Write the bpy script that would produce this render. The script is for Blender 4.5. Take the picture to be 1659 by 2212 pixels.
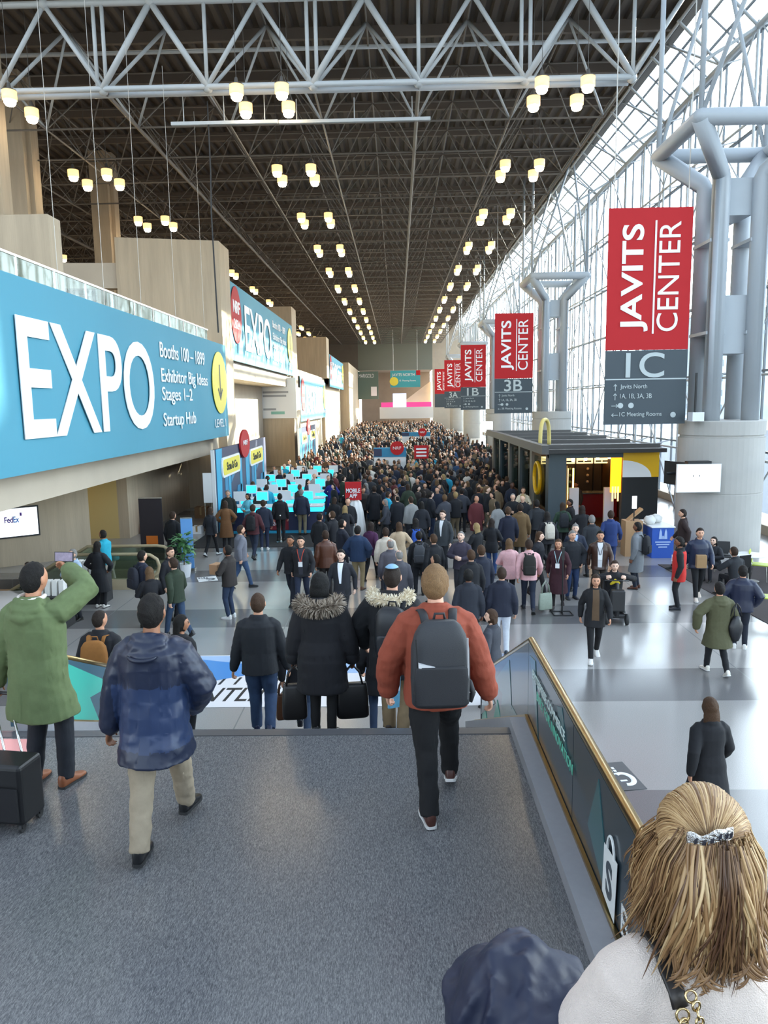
import bpy, bmesh, math, random
import numpy as np
from mathutils import Vector, Matrix, noise

for o in list(bpy.data.objects):
    bpy.data.objects.remove(o)
SC = bpy.context.scene
COL = SC.collection
R = math.radians
V = Vector

# ---------------------------------------------------------------- camera
FPX = 1620.0                                  # focal length in pixels of the 1659 x 2212 frame
CAM_H = 5.0
camd = bpy.data.cameras.new('camera')
camd.sensor_fit = 'VERTICAL'
camd.sensor_height = 36.0
camd.lens = FPX / 2212.0 * 36.0
camd.clip_end = 2000
camd.clip_start = 0.05
CAM = bpy.data.objects.new('camera', camd)
CAM.location = (0, 0, CAM_H)
CAM.rotation_euler = (Matrix.Rotation(R(1.13), 3, 'Z') @ Matrix.Rotation(R(90 - 8.22), 3, 'X') @ Matrix.Rotation(R(-0.9), 3, 'Z')).to_euler()
COL.objects.link(CAM)
SC.camera = CAM
bpy.context.view_layer.update()
_RM = CAM.rotation_euler.to_matrix()

def ray(px, py):
    return _RM @ V(((px - 829.5) / FPX, -(py - 1106) / FPX, -1))

def at(px, py, Y=None, Z=None, X=None):
    """a point of the place seen at a photograph pixel, on the plane Y=, Z= or X="""
    d = ray(px, py)
    if Y is not None: t = Y / d.y
    elif Z is not None: t = (Z - CAM_H) / d.z
    else: t = X / d.x
    return V((0, 0, CAM_H)) + d * t

# ---------------------------------------------------------------- sky, sun, exposure
SUN_AZ, SUN_EL = 50.0, 21.0                   # degrees right of the hall axis, degrees above the horizon
world = bpy.data.worlds.new('sky')
SC.world = world
world.use_nodes = True
nt = world.node_tree
bg = nt.nodes['Background']
sky = nt.nodes.new('ShaderNodeTexSky')
sky.sky_type = 'NISHITA'
sky.sun_disc = False
sky.sun_elevation = R(SUN_EL)
sky.sun_rotation = R(SUN_AZ)
sky.air_density = 1.0
sky.dust_density = 1.6
sky.ozone_density = 1.2
hsv = nt.nodes.new('ShaderNodeHueSaturation')
hsv.inputs['Saturation'].default_value = 0.38
nt.links.new(sky.outputs[0], hsv.inputs['Color'])
nt.links.new(hsv.outputs[0], bg.inputs[0])
bg.inputs[1].default_value = 0.9
sund = bpy.data.lights.new('sun', 'SUN')
sund.energy = 22.0
sund.angle = R(0.6)
sund.color = (1.0, 0.86, 0.66)
SUN = bpy.data.objects.new('sun', sund)
COL.objects.link(SUN)
_sd = V((math.sin(R(SUN_AZ)) * math.cos(R(SUN_EL)), math.cos(R(SUN_AZ)) * math.cos(R(SUN_EL)), math.sin(R(SUN_EL))))
SUN.rotation_euler = _sd.to_track_quat('Z', 'Y').to_euler()
SUN.location = _sd * 200

vs = SC.view_settings
vs.view_transform = 'Standard'
vs.look = 'None'
vs.gamma = 1.0
vs.use_curve_mapping = False
vs.exposure = 0.70
cy = SC.cycles
cy.max_bounces = 6
cy.diffuse_bounces = 3
cy.glossy_bounces = 3
cy.transmission_bounces = 3
cy.transparent_max_bounces = 16
cy.sample_clamp_indirect = 6.0
cy.use_denoising = True
cy.adaptive_threshold = 0.02
cy.caustics_reflective = False
cy.caustics_refractive = False

# ---------------------------------------------------------------- materials
MATS = {}

def mat(name, color=(.5, .5, .5), rough=.6, metal=0.0, spec=.5, emit=None, estr=1.0, vary=0.0, vscale=6.0, bump=0.0, bscale=40.0,
        stretch=(1, 1, 1), coat=0.0, sheen=0.0):
    if name in MATS: return MATS[name]
    m = bpy.data.materials.new(name)
    m.use_nodes = True
    n = m.node_tree.nodes; l = m.node_tree.links
    b = n['Principled BSDF']
    c = tuple(color) + (1,)
    b.inputs['Base Color'].default_value = c
    b.inputs['Roughness'].default_value = rough
    b.inputs['Metallic'].default_value = metal
    b.inputs['Specular IOR Level'].default_value = spec
    b.inputs['Coat Weight'].default_value = coat
    if sheen:
        b.inputs['Sheen Weight'].default_value = sheen
        b.inputs['Sheen Tint'].default_value = c
    if emit is not None:
        b.inputs['Emission Color'].default_value = tuple(emit) + (1,)
        b.inputs['Emission Strength'].default_value = estr
    if vary or bump:
        tc = n.new('ShaderNodeTexCoord')
        mp = n.new('ShaderNodeMapping'); mp.inputs['Scale'].default_value = stretch
        l.new(tc.outputs['Object'], mp.inputs[0])
    if vary:
        nz = n.new('ShaderNodeTexNoise'); nz.inputs['Scale'].default_value = vscale; nz.inputs['Detail'].default_value = 5
        l.new(mp.outputs[0], nz.inputs['Vector'])
        mx = n.new('ShaderNodeMix'); mx.data_type = 'RGBA'
        mx.inputs[6].default_value = tuple(max(0, x * (1 - vary)) for x in color) + (1,)
        mx.inputs[7].default_value = tuple(min(1, x * (1 + vary)) for x in color) + (1,)
        l.new(nz.outputs[0], mx.inputs[0]); l.new(mx.outputs[2], b.inputs['Base Color'])
    if bump:
        nb = n.new('ShaderNodeTexNoise'); nb.inputs['Scale'].default_value = bscale; nb.inputs['Detail'].default_value = 4
        l.new(mp.outputs[0], nb.inputs['Vector'])
        bp = n.new('ShaderNodeBump'); bp.inputs['Strength'].default_value = bump; bp.inputs['Distance'].default_value = .02
        l.new(nb.outputs[0], bp.inputs['Height']); l.new(bp.outputs[0], b.inputs['Normal'])
    MATS[name] = m
    return m

def glass_mat(name, tint=(.86, .95, .97), refl=.12, rough=.03, edge=.6):
    if name in MATS: return MATS[name]
    m = bpy.data.materials.new(name); m.use_nodes = True
    n = m.node_tree.nodes; l = m.node_tree.links
    out = n['Material Output']; n.remove(n['Principled BSDF'])
    tr = n.new('ShaderNodeBsdfTransparent'); tr.inputs[0].default_value = tuple(tint) + (1,)
    gl = n.new('ShaderNodeBsdfGlossy'); gl.inputs['Roughness'].default_value = rough
    lw = n.new('ShaderNodeLayerWeight'); lw.inputs[0].default_value = .5      # same from both sides of the pane
    pw = n.new('ShaderNodeMath'); pw.operation = 'POWER'; pw.inputs[1].default_value = 5.0
    ml = n.new('ShaderNodeMath'); ml.operation = 'MULTIPLY'; ml.inputs[1].default_value = edge
    ad = n.new('ShaderNodeMath'); ad.operation = 'ADD'; ad.inputs[1].default_value = refl; ad.use_clamp = True
    l.new(lw.outputs['Facing'], pw.inputs[0]); l.new(pw.outputs[0], ml.inputs[0]); l.new(ml.outputs[0], ad.inputs[0])
    mx = n.new('ShaderNodeMixShader')
    l.new(ad.outputs[0], mx.inputs[0])
    l.new(tr.outputs[0], mx.inputs[1]); l.new(gl.outputs[0], mx.inputs[2]); l.new(mx.outputs[0], out.inputs[0])
    MATS[name] = m
    return m

def hexc(s):
    s = s.lstrip('#')
    return tuple((c / 12.92 if c <= .04045 else ((c + .055) / 1.055) ** 2.4) for c in (int(s[i:i + 2], 16) / 255 for i in (0, 2, 4)))

# ---------------------------------------------------------------- mesh helpers
def tag(o, label=None, cat=None, group=None, kind=None):
    if label: o['label'] = label
    if cat: o['category'] = cat
    if group: o['group'] = group
    if kind: o['kind'] = kind
    return o

def link(name, me, parent=None):
    o = bpy.data.objects.new(name, me)
    COL.objects.link(o)
    if parent is not None: o.parent = parent
    return o

def empty(name, loc=(0, 0, 0), rz=0.0, label=None, cat=None, group=None, kind=None, parent=None):
    o = link(name, None, parent)
    o.location = loc; o.rotation_euler = (0, 0, rz)
    o.empty_display_size = .1
    return tag(o, label, cat, group, kind)

class MB:
    def __init__(s):
        s.v = []; s.f = []; s.mi = []
    def add(s, vs, fs, mi=0):
        n = len(s.v)
        s.v += [tuple(p) for p in vs]
        s.f += [tuple(i + n for i in f) for f in fs]
        s.mi += [mi] * len(fs)
        return s
    def box2(s, x0, x1, y0, y1, z0, z1, mi=0):
        return s.add([(x0, y0, z0), (x1, y0, z0), (x1, y1, z0), (x0, y1, z0), (x0, y0, z1), (x1, y0, z1), (x1, y1, z1), (x0, y1, z1)],
                     [(0, 3, 2, 1), (4, 5, 6, 7), (0, 1, 5, 4), (1, 2, 6, 5), (2, 3, 7, 6), (3, 0, 4, 7)], mi)
    def box(s, c, sz, mi=0):
        return s.box2(c[0] - sz[0] / 2, c[0] + sz[0] / 2, c[1] - sz[1] / 2, c[1] + sz[1] / 2, c[2] - sz[2] / 2, c[2] + sz[2] / 2, mi)
    def path(s, pts, rad, n=8, mi=0, cap=True, flat=1.0, up=None, round_=False):
        """tube through pts with a radius per point; flat squeezes it across 'up'"""
        pts = [V(p) for p in pts]
        if not hasattr(rad, '__len__'): rad = [rad] * len(pts)
        rad = list(rad)
        if round_:
            d0 = (pts[0] - pts[1]).normalized(); d1 = (pts[-1] - pts[-2]).normalized()
            a, b = rad[0], rad[-1]
            pts = [pts[0] + d0 * a * .95, pts[0] + d0 * a * .6] + pts + [pts[-1] + d1 * b * .6, pts[-1] + d1 * b * .95]
            rad = [a * .3, a * .8] + rad + [b * .8, b * .3]
        rings = []
        u = None
        for i, p in enumerate(pts):
            t = (pts[min(i + 1, len(pts) - 1)] - pts[max(i - 1, 0)])
            if t.length < 1e-9: t = V((0, 0, 1))
            t.normalize()
            if u is None:
                u = V(up) if up is not None else (V((0, 0, 1)) if abs(t.z) < .9 else V((0, 1, 0)))
            u = u - t * u.dot(t)
            if u.length < 1e-6: u = t.orthogonal()
            u.normalize()
            w = t.cross(u)
            rings.append([p + (u * (math.sin(2 * math.pi * k / n) * flat) + w * math.cos(2 * math.pi * k / n)) * rad[i] for k in range(n)])
        return s.loft(rings, cap, mi)
    def loft(s, rings, cap=True, mi=0):
        n = len(rings[0])
        vs = [p for r in rings for p in r]
        fs = []
        for i in range(len(rings) - 1):
            for k in range(n):
                a = i * n + k; b = i * n + (k + 1) % n
                fs.append((a, b, b + n, a + n))
        if cap:
            fs.append(tuple(range(n - 1, -1, -1)))
            fs.append(tuple(range((len(rings) - 1) * n, len(rings) * n)))
        return s.add(vs, fs, mi)
    def tube(s, a, b, r, n=6, mi=0):
        return s.path([a, b], r, n, mi)
    def lathe(s, prof, n=20, c=(0, 0, 0), mi=0):
        return s.loft([[(c[0] + r * math.cos(2 * math.pi * k / n), c[1] + r * math.sin(2 * math.pi * k / n), c[2] + z) for k in range(n)] for r, z in prof], True, mi)
    def sphere(s, c, r, n=12, m=8, mi=0):
        r = (r, r, r) if not hasattr(r, '__len__') else r
        rings = []
        for i in range(m + 1):
            t = math.pi * (i + .02) / (m + .04) - math.pi / 2
            rings.append([(c[0] + r[0] * math.cos(t) * math.cos(2 * math.pi * k / n), c[1] + r[1] * math.cos(t) * math.sin(2 * math.pi * k / n), c[2] + r[2] * math.sin(t)) for k in range(n)])
        return s.loft(rings, True, mi)
    def prism(s, poly, fn, d0, d1, mi=0):
        """2-D outline poly, fn(u, v, d) -> point, between depths d0 and d1"""
        n = len(poly)
        vs = [fn(u, v, d0) for u, v in poly] + [fn(u, v, d1) for u, v in poly]
        fs = [tuple(range(n - 1, -1, -1)), tuple(range(n, 2 * n))] + [(i, (i + 1) % n, (i + 1) % n + n, i + n) for i in range(n)]
        return s.add(vs, fs, mi)
    def mesh(s, name, mats=(), smooth=False):
        me = bpy.data.meshes.new(name)
        me.from_pydata([tuple(p) for p in s.v], [], s.f)
        for m in (mats if isinstance(mats, (list, tuple)) else [mats]):
            me.materials.append(m)
        if any(s.mi): me.polygons.foreach_set('material_index', s.mi)
        if smooth: me.polygons.foreach_set('use_smooth', [True] * len(me.polygons))
        me.validate(); me.update()
        return me
    def build(s, name, mats, parent=None, smooth=False, fix=True):
        me = s.mesh(name, mats, smooth)
        if fix: recalc(me)
        return link(name, me, parent)

def recalc(me):
    bm = bmesh.new(); bm.from_mesh(me)
    bmesh.ops.recalc_face_normals(bm, faces=bm.faces)
    bm.to_mesh(me); bm.free()

def bevel(o, w=.02, seg=2):
    bm = bmesh.new(); bm.from_mesh(o.data)
    bmesh.ops.bevel(bm, geom=[e for e in bm.edges if len(e.link_faces) == 2 and e.calc_face_angle(0) > .6], offset=w, segments=seg, affect='EDGES', profile=.5)
    bm.to_mesh(o.data); bm.free()
    return o

def text(body, size, mt, parent, origin, xdir, ydir, name='lettering', align='LEFT', depth=.01, sx=1.0, spacing=1.0, bold=0.0, valign='BOTTOM'):
    """flat lettering turned into a mesh; xdir runs along the line, ydir up the letter"""
    cu = bpy.data.curves.new(name, 'FONT')
    cu.body = body; cu.size = size; cu.extrude = depth / 2
    cu.align_x = align; cu.align_y = valign if valign != 'BOTTOM' else 'BOTTOM_BASELINE'
    cu.space_character = spacing; cu.resolution_u = 6
    cu.offset = bold
    tmp = bpy.data.objects.new(name, cu)
    me = bpy.data.meshes.new_from_object(tmp)
    bpy.data.objects.remove(tmp)
    me.materials.clear(); me.materials.append(mt)
    x = V(xdir).normalized(); y = V(ydir).normalized(); z = x.cross(y)
    M = Matrix(((x.x * sx, y.x, z.x, origin[0]), (x.y * sx, y.y, z.y, origin[1]), (x.z * sx, y.z, z.z, origin[2]), (0, 0, 0, 1)))
    me.transform(M)
    return link(name, me, parent)
# ================================================================ the hall
def fit_text(body, mt, parent, p0, xdir, ydir, w, h, name='lettering', bold=0.0, depth=.02):
    """lettering whose box is w long and h high, lower left corner at p0"""
    o = text(body, 1.0, mt, parent, (0, 0, 0), (1, 0, 0), (0, 1, 0), name, depth=depth, bold=bold)
    me = o.data
    n = len(me.vertices); co = np.empty(n * 3); me.vertices.foreach_get('co', co); co = co.reshape(-1, 3)
    lo, hi = co.min(0), co.max(0)
    x = V(xdir).normalized(); y = V(ydir).normalized(); z = x.cross(y)
    u = (co[:, 0] - lo[0]) / max(hi[0] - lo[0], 1e-6) * w
    v = (co[:, 1] - lo[1]) / max(hi[1] - lo[1], 1e-6) * h
    d = co[:, 2]
    out = np.array(p0)[None] + u[:, None] * np.array(x) + v[:, None] * np.array(y) + d[:, None] * np.array(z)
    me.vertices.foreach_set('co', out.ravel()); me.update()
    return o

def struct(name, mb, m, parent=None, label=None):
    o = mb.build(name, m, parent)
    if parent is None: tag(o, label, None, None, 'structure')
    return o

# ---- surface materials
def floor_material():
    m = bpy.data.materials.new('polished terrazzo'); m.use_nodes = True
    n = m.node_tree.nodes; l = m.node_tree.links; b = n['Principled BSDF']
    tc = n.new('ShaderNodeTexCoord'); sp = n.new('ShaderNodeSeparateXYZ'); l.new(tc.outputs['Object'], sp.inputs[0])
    def math_(op, a, bb=None, clamp=False):
        k = n.new('ShaderNodeMath'); k.operation = op; k.use_clamp = clamp
        for i, q in enumerate((a, bb)):
            if q is None: continue
            if isinstance(q, (int, float)): k.inputs[i].default_value = q
            else: l.new(q, k.inputs[i])
        return k.outputs[0]
    fy = math_('FRACT', math_('DIVIDE', math_('SUBTRACT', sp.outputs[1], 12.06 - 44.5), 4.45))
    band = math_('LESS_THAN', fy, .345)
    fx = math_('FRACT', math_('DIVIDE', math_('SUBTRACT', sp.outputs[0], -0.4 - 44.5), 4.45))
    jx = math_('LESS_THAN', math_('ABSOLUTE', math_('SUBTRACT', fx, .5)), .0025)
    nz = n.new('ShaderNodeTexNoise'); nz.inputs['Scale'].default_value = 90; nz.inputs['Detail'].default_value = 3
    l.new(tc.outputs['Object'], nz.inputs['Vector'])
    n2 = n.new('ShaderNodeTexNoise'); n2.inputs['Scale'].default_value = .7; n2.inputs['Detail'].default_value = 3
    l.new(tc.outputs['Object'], n2.inputs['Vector'])
    mx = n.new('ShaderNodeMix'); mx.data_type = 'RGBA'
    mx.inputs[6].default_value = (.43, .41, .39, 1); mx.inputs[7].default_value = (.22, .212, .21, 1)
    l.new(band, mx.inputs[0])
    m2 = n.new('ShaderNodeMix'); m2.data_type = 'RGBA'; m2.blend_type = 'MULTIPLY'; m2.inputs[0].default_value = .55
    l.new(mx.outputs[2], m2.inputs[6]); l.new(nz.outputs[0], m2.inputs[7])
    m3 = n.new('ShaderNodeMix'); m3.data_type = 'RGBA'; m3.inputs[7].default_value = (.2, .2, .2, 1)
    l.new(m2.outputs[2], m3.inputs[6]); l.new(jx, m3.inputs[0]); l.new(m3.outputs[2], b.inputs['Base Color'])
    l.new(math_('ADD', math_('MULTIPLY', n2.outputs[0], .14), .13), b.inputs['Roughness'])
    b.inputs['Specular IOR Level'].default_value = .6
    return m

def landing_material():
    m = bpy.data.materials.new('dark speckled terrazzo'); m.use_nodes = True
    n = m.node_tree.nodes; l = m.node_tree.links; b = n['Principled BSDF']
    tc = n.new('ShaderNodeTexCoord'); mp = n.new('ShaderNodeMapping'); mp.inputs['Scale'].default_value = (1, .16, 1)
    l.new(tc.outputs['Object'], mp.inputs[0])
    nz = n.new('ShaderNodeTexNoise'); nz.inputs['Scale'].default_value = 270; nz.inputs['Detail'].default_value = 4; nz.inputs['Roughness'].default_value = .75
    l.new(mp.outputs[0], nz.inputs['Vector'])
    rp = n.new('ShaderNodeValToRGB'); e = rp.color_ramp.elements
    e[0].position = .36; e[0].color = (.055, .056, .060, 1); e[1].position = .68; e[1].color = (.27, .265, .26, 1)
    k = rp.color_ramp.elements.new(.5); k.color = (.125, .125, .130, 1)
    l.new(nz.outputs[0], rp.inputs[0]); l.new(rp.outputs[0], b.inputs['Base Color'])
    b.inputs['Roughness'].default_value = .21
    b.inputs['Specular IOR Level'].default_value = .5
    return m

M_FLOOR = floor_material()
M_LAND = landing_material()
M_CONC = mat('board marked concrete', (.47, .375, .265), .85, vary=.22, vscale=1.6, stretch=(3, 3, .25), bump=.25, bscale=9)
M_CONC2 = mat('smooth concrete', (.50, .425, .33), .8, vary=.12, vscale=.9, bump=.1, bscale=12)
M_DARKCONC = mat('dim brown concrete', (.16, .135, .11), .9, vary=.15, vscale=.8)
M_DECK = mat('dark roof deck', (.098, .080, .066), .8, vary=.25, vscale=.5)
M_BEAM = mat('dark roof beam', (.15, .122, .10), .75)
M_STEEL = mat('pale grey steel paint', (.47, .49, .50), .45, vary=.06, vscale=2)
M_STEEL_DIM = mat('dimmed space frame steel', (.155, .135, .115), .55)  # first truss steel, darkened in colour for weaker light under the roof
M_PIPE = mat('blue grey pipe paint', (.40, .43, .46), .42, vary=.05, vscale=1.2)
M_MULL = mat('dark window mullion', (.16, .18, .20), .45)
M_DRUM = mat('column drum plaster', (.44, .42, .39), .75, vary=.08, vscale=1.5, bump=.08)
M_GLASS = glass_mat('window glass', (.74, .87, .95), .02, edge=.35)
M_RAILGLASS = glass_mat('railing glass', (.62, .72, .71), .03, edge=.35)
M_WHITE = mat('white paint', (.80, .80, .79), .5)
M_BLACK = mat('matt black', (.012, .012, .013), .5)
M_CHROME = mat('brushed steel', (.60, .59, .56), .25, metal=1.0)
M_WIRE = mat('hanging wire', (.45, .42, .38), .4, metal=.6)

# ---- floor with the escalator well cut out
WX0, WX1, WY0, WY1 = -15.0, -8.95, 20.2, 21.6
mb = MB()
for x0, x1, y0, y1 in ((-34, WX0, -8, 170), (WX1, 16, -8, 170), (WX0, WX1, -8, WY0), (WX0, WX1, WY1, 170)):
    mb.box2(x0, x1, y0, y1, -.3, 0)
FLOOR = struct('floor', mb, M_FLOOR, label='polished pale terrazzo floor with darker grey cross bands')
mb = MB().box2(WX0 - .1, WX0, WY0, WY1, -5, -.3).box2(WX1, WX1 + .1, WY0, WY1, -5, -.3).box2(WX0, WX1, WY0 - .1, WY0, -5, -.3).box2(WX0, WX1, WY0, WY1, -5.2, -5)
struct('wall_well', mb, M_CONC2)

# black carpet of the registration area, brown carpet of the seating area, white floor graphic
M_CARPET = mat('black carpet', (.018, .017, .018), .95, bump=.3, bscale=220)
M_BROWN = mat('dark brown carpet', (.062, .050, .048), .95, bump=.3, bscale=220, vary=.2, vscale=30)
mb = MB().box2(-7.6, 1.6, 26.2, 46, .004, .016)
tag(mb.build('carpet', M_CARPET), 'black carpet laid under the registration counters', 'carpet')
mb = MB(); e = [(7.9, 22.6), (16, 21.5), (16, 8), (8.4, 12.5)]
mb.prism(e, lambda u, v, d: (u, v, d), .004, .014)
tag(mb.build('carpet', M_BROWN), 'dark brown carpet under the seating area at right', 'carpet')

def floor_graphic():
    p = [at(300, 1530, Z=0), at(1040, 1532, Z=0), at(1060, 1400, Z=0), at(250, 1400, Z=0)]
    x0, x1 = -4.3, 2.1; y0, y1 = p[0].y, 14.55
    r = MB().box2(x0, x1, y0, y1, .003, .008).build('floor_graphic', mat('white floor vinyl', (.80, .78, .78), .3))
    tag(r, 'white floor graphic with blue arrow and black lettering beyond the stairs', 'floor graphic')
    z = .0095
    # blue sweep and arrow
    blue = mat('blue vinyl', hexc('4f8fd0'), .3); pale = mat('pale blue vinyl', hexc('a9c4e6'), .3)
    b = MB().prism([(x0, 13.4), (x1, 13.55), (x1, 14.5), (x0, 14.5)], lambda u, v, d: (u, v, d), z, z + .002)
    b.build('pale_band', pale, r)
    a = at(455, 1465, Z=0); c = at(480, 1425, Z=0); d_ = at(400, 1445, Z=0)
    b = MB().prism([(x0, 12.7), (-2.2, 13.75), (x0, 14.4)], lambda u, v, d: (u, v, d), z + .003, z + .005)
    b.build('arrow', blue, r)
    ink = mat('black vinyl', (.02, .02, .022), .4)
    p0 = at(405, 1517, Z=0); p1 = at(582, 1517, Z=0); p2 = at(430, 1487, Z=0)
    fit_text('FRONTLINE', ink, r, (p0.x - .75, p0.y, z), (1, 0, 0), (.12, 1, 0), 2.45, p2.y - p0.y, bold=.01, depth=.002)
    q = at(470, 1480, Z=0)
    for i, t in enumerate((0, .28, .52, .75, 1.0)):
        MB().prism([(q.x + t, q.y), (q.x + t + .05, q.y), (q.x + t + .1, q.y + .35), (q.x + t + .05, q.y + .35)], lambda u, v, d: (u, v, d), z, z + .002).build('stroke', ink, r)
floor_graphic()

# ---- stairs: upper flight, landing, lower flight
LZ, LY0, LY1 = 2.05, 2.65, 6.53
SX0, SX1 = -6.6, 0.985                        # stair width
RISE, RUN = .15, .333
mb = MB()
mb.prism([(LY0, LZ), (LY1, LZ), (LY1, LZ - .3), (LY0, LZ - .3)], lambda u, v, d: (d, u, v), SX0, SX1)
LAND = struct('floor_landing', mb, M_LAND, label='dark grey speckled stair landing')
M_STRING = mat('grey stone stringer', (.30, .30, .315), .45, vary=.08, vscale=20)
M_TREAD = mat('stair nosing', (.08, .08, .085), .35)
st = empty('stairs', (0, LY1, 0), kind='structure'); tag(st, 'lower flight of steps going down from the landing')
for k in range(13):
    z = LZ - RISE * (k + 1); y = RUN * k
    MB().box2(SX0, SX1, y, y + RUN, max(z - .5, 0), z).build('step', M_LAND, st)
st2 = empty('stairs', (0, LY0, LZ), kind='structure'); tag(st2, 'upper flight of steps behind the landing')
for k in range(13):
    MB().box2(SX0, SX1, -RUN * (k + 1), -RUN * k, RISE * k - .2, RISE * (k + 1)).build('step', M_LAND, st2)
mb = MB().box2(SX0, SX1, LY1 - .14, LY1 - .02, LZ, LZ + .006)
struct('trim_1', mb, M_TREAD, label='dark nosing strip along the landing edge')
mb = MB().box2(SX0, SX1, LY0 - 4.4, LY1, -.01, LZ - .3)
struct('wall_stair_base', mb, M_CONC2)

def balustrade(side):
    """stringer kerb and printed panel along one edge of the stairs"""
    s = 1 if side == 'right' else -1
    xk0 = SX1 if s > 0 else -3.40                # inner edge of the kerb
    K = .17
    lab = ('dark teal printed balustrade with gold rail at right of the stair landing' if s > 0 else
           'green printed balustrade going down the left side of the lower steps')
    root = empty('stair_balustrade', (0, 0, 0), label=lab, cat='balustrade', group=None)
    # kerb: upper flight, landing, lower flight
    sl = RISE / RUN
    yA, yB = LY0 - 4.3, LY1 + 4.45
    prof = [(yA, LZ + 4.3 * sl), (LY0, LZ), (LY1, LZ), (yB, LZ - 4.45 * sl)] if s > 0 else [(LY1, LZ), (yB, LZ - 4.45 * sl)]
    x0, x1 = sorted((xk0, xk0 + s * K))
    top = [(y, z + .10) for y, z in prof]; bot = [(y, max(z - .55, 0)) for y, z in reversed(prof)]
    MB().prism(top + bot, lambda u, v, d: (d, u, v), x0, x1).build('kerb', M_STRING, root)
    # panel
    xp = xk0 + s * K
    pa, pb = sorted((xp, xp + s * .05))
    H = .80
    yE = LY1 + 3.75
    zE = LZ - (yE - LY1) * sl
    segs = [([(yA, LZ + 4.3 * sl), (LY0, LZ)], 'upper'), ([(LY0, LZ), ((LY0 + LY1) / 2 + .2, LZ)], 'mid'), ([((LY0 + LY1) / 2 + .2, LZ), (LY1, LZ)], 'mid'), ([(LY1, LZ), (yE, zE)], 'lower')]
    if s < 0: segs = segs[3:]
    if s > 0:
        ground = mat('dark slate print', hexc('2b3840'), .28, coat=.3); tealm = mat('teal print', hexc('2f5f63'), .28, coat=.3)
        brightm = mat('green print', hexc('2f9d83'), .3); m0 = ground
    else:
        ground = mat('slate print', hexc('3d5a68'), .35); tealm = mat('sea green print', hexc('3fae9b'), .35)
        brightm = mat('mint print', hexc('52dcae'), .35); m0 = ground
    for pts, nm in segs:
        (ya, za), (yb, zb) = pts
        base = .04
        poly = [(ya + .006, za + base), (yb - .006, zb + base), (yb - .006, zb + H), (ya + .006, za + H)]
        p = MB().prism(poly, lambda u, v, d: (d, u, v), pa, pb).build('panel', m0, root)
        # printed facets (thin inlays just proud of both faces)
        rnd = random.Random(ord(nm[0]) + (7 if s > 0 else 3))
        tri = []
        if nm == 'lower':
            tri = [((.10, 0), (.5, 0), (.42, .55), tealm), ((.25, .2), (.62, .75), (.3, .95), tealm), ((.45, 0), (.66, 0), (.55, .40), brightm), ((.8, 0), (1, 0), (.9, .45), brightm), ((.6, .35), (1, .2), (.9, .95), tealm)]
        elif nm == 'mid' and s > 0:
            tri = [((.05, .0), (.3, .0), (.22, .95), tealm), ((.55, .05), (.8, .4), (.7, .95), tealm)] if yb < LY1 else [((.05, .5), (.3, .9), (.2, .98), tealm), ((.7, .1), (.95, .9), (.8, .95), tealm)]
        for ti, t in enumerate(tri):
            ti = .0012 * ti
            q = [(ya + (yb - ya) * u, za + (zb - za) * u + base + .01 + (H - base - .02) * v) for u, v in t[:3]]
            if s > 0: da, db = pa - .004 - ti, pa - .0005
            else: da, db = pb + .0005, pb + .004 + ti
            MB().prism(q, lambda u, v, d: (d, u, v), da, db).build('facet', t[3], p)
    # rail on top and brass strip at the foot
    gold = mat('bronze rail', (.42, .30, .13), .28, metal=1.0)
    xr = (pa + pb) / 2
    railp = [(xr, y, z + H + .025) for y, z in prof[:-1] + [(yE, zE)]]
    MB().path(railp, .032, 10).build('rail', gold, root, smooth=True)
    MB().prism([(y, z + .125) for y, z in prof] + [(y, z + .10) for y, z in reversed(prof)], lambda u, v, d: (d, u, v), xp - s * .03, xp - s * .005).build('foot_strip', gold, root)
    MB().box2(pa - .01, pb + .01, yE, yE + .06, zE - .6 if zE > .6 else 0, zE + H + .03).build('end_post', M_MULL, root)
    if s > 0:
        ink = mat('pale green print ink', hexc('dcefe8'), .4); ink2 = mat('mint print ink', hexc('6fd0b0'), .4); wh = mat('white print ink', (.85, .87, .84), .4)
        xf = pa - .012
        def line(body, ya, yb, z, h, m):
            # seen from inside the stair the line reads from far to near
            fit_text(body, m, root, (xf, ya, z), (0, -1, 0), (0, 0, 1), ya - yb, h, depth=.003, bold=.015)
        line('ENTERPRISE COMMERCE', 6.25, 5.0, LZ + .58, .075, ink)
        line('BUILT FOR INNOVATION', 6.05, 4.75, LZ + .46, .075, ink2)
        # shopping-bag emblem with an S, then Booth
        yb_ = 3.98
        bag = [(yb_, LZ + .16), (yb_ - .24, LZ + .13), (yb_ - .27, LZ + .50), (yb_ - .02, LZ + .47)]
        e_ = MB().prism([(y, z) for y, z in bag], lambda u, v, d: (d, u, v), xf - .002, xf).build('bag_emblem', wh, root)
        pts = [(xf - .002, yb_ - .15 + .065 * math.cos(t), LZ + .48 + .10 * math.sin(t)) for t in np.linspace(0, math.pi, 9)]
        MB().path(pts, .008, 6).build('bag_handle', wh, e_)
        fit_text('S', ground, e_, (xf - .004, yb_ - .075, LZ + .2), (0, -1, 0), (0, 0, 1), .115, .22, bold=.03, depth=.002)
        fit_text('Booth', wh, root, (xf, 3.62, LZ + .17), (0, -1, 0), (0, 0, 1), .62, .17, depth=.003)
    return root
balustrade('right'); balustrade('left')

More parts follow.
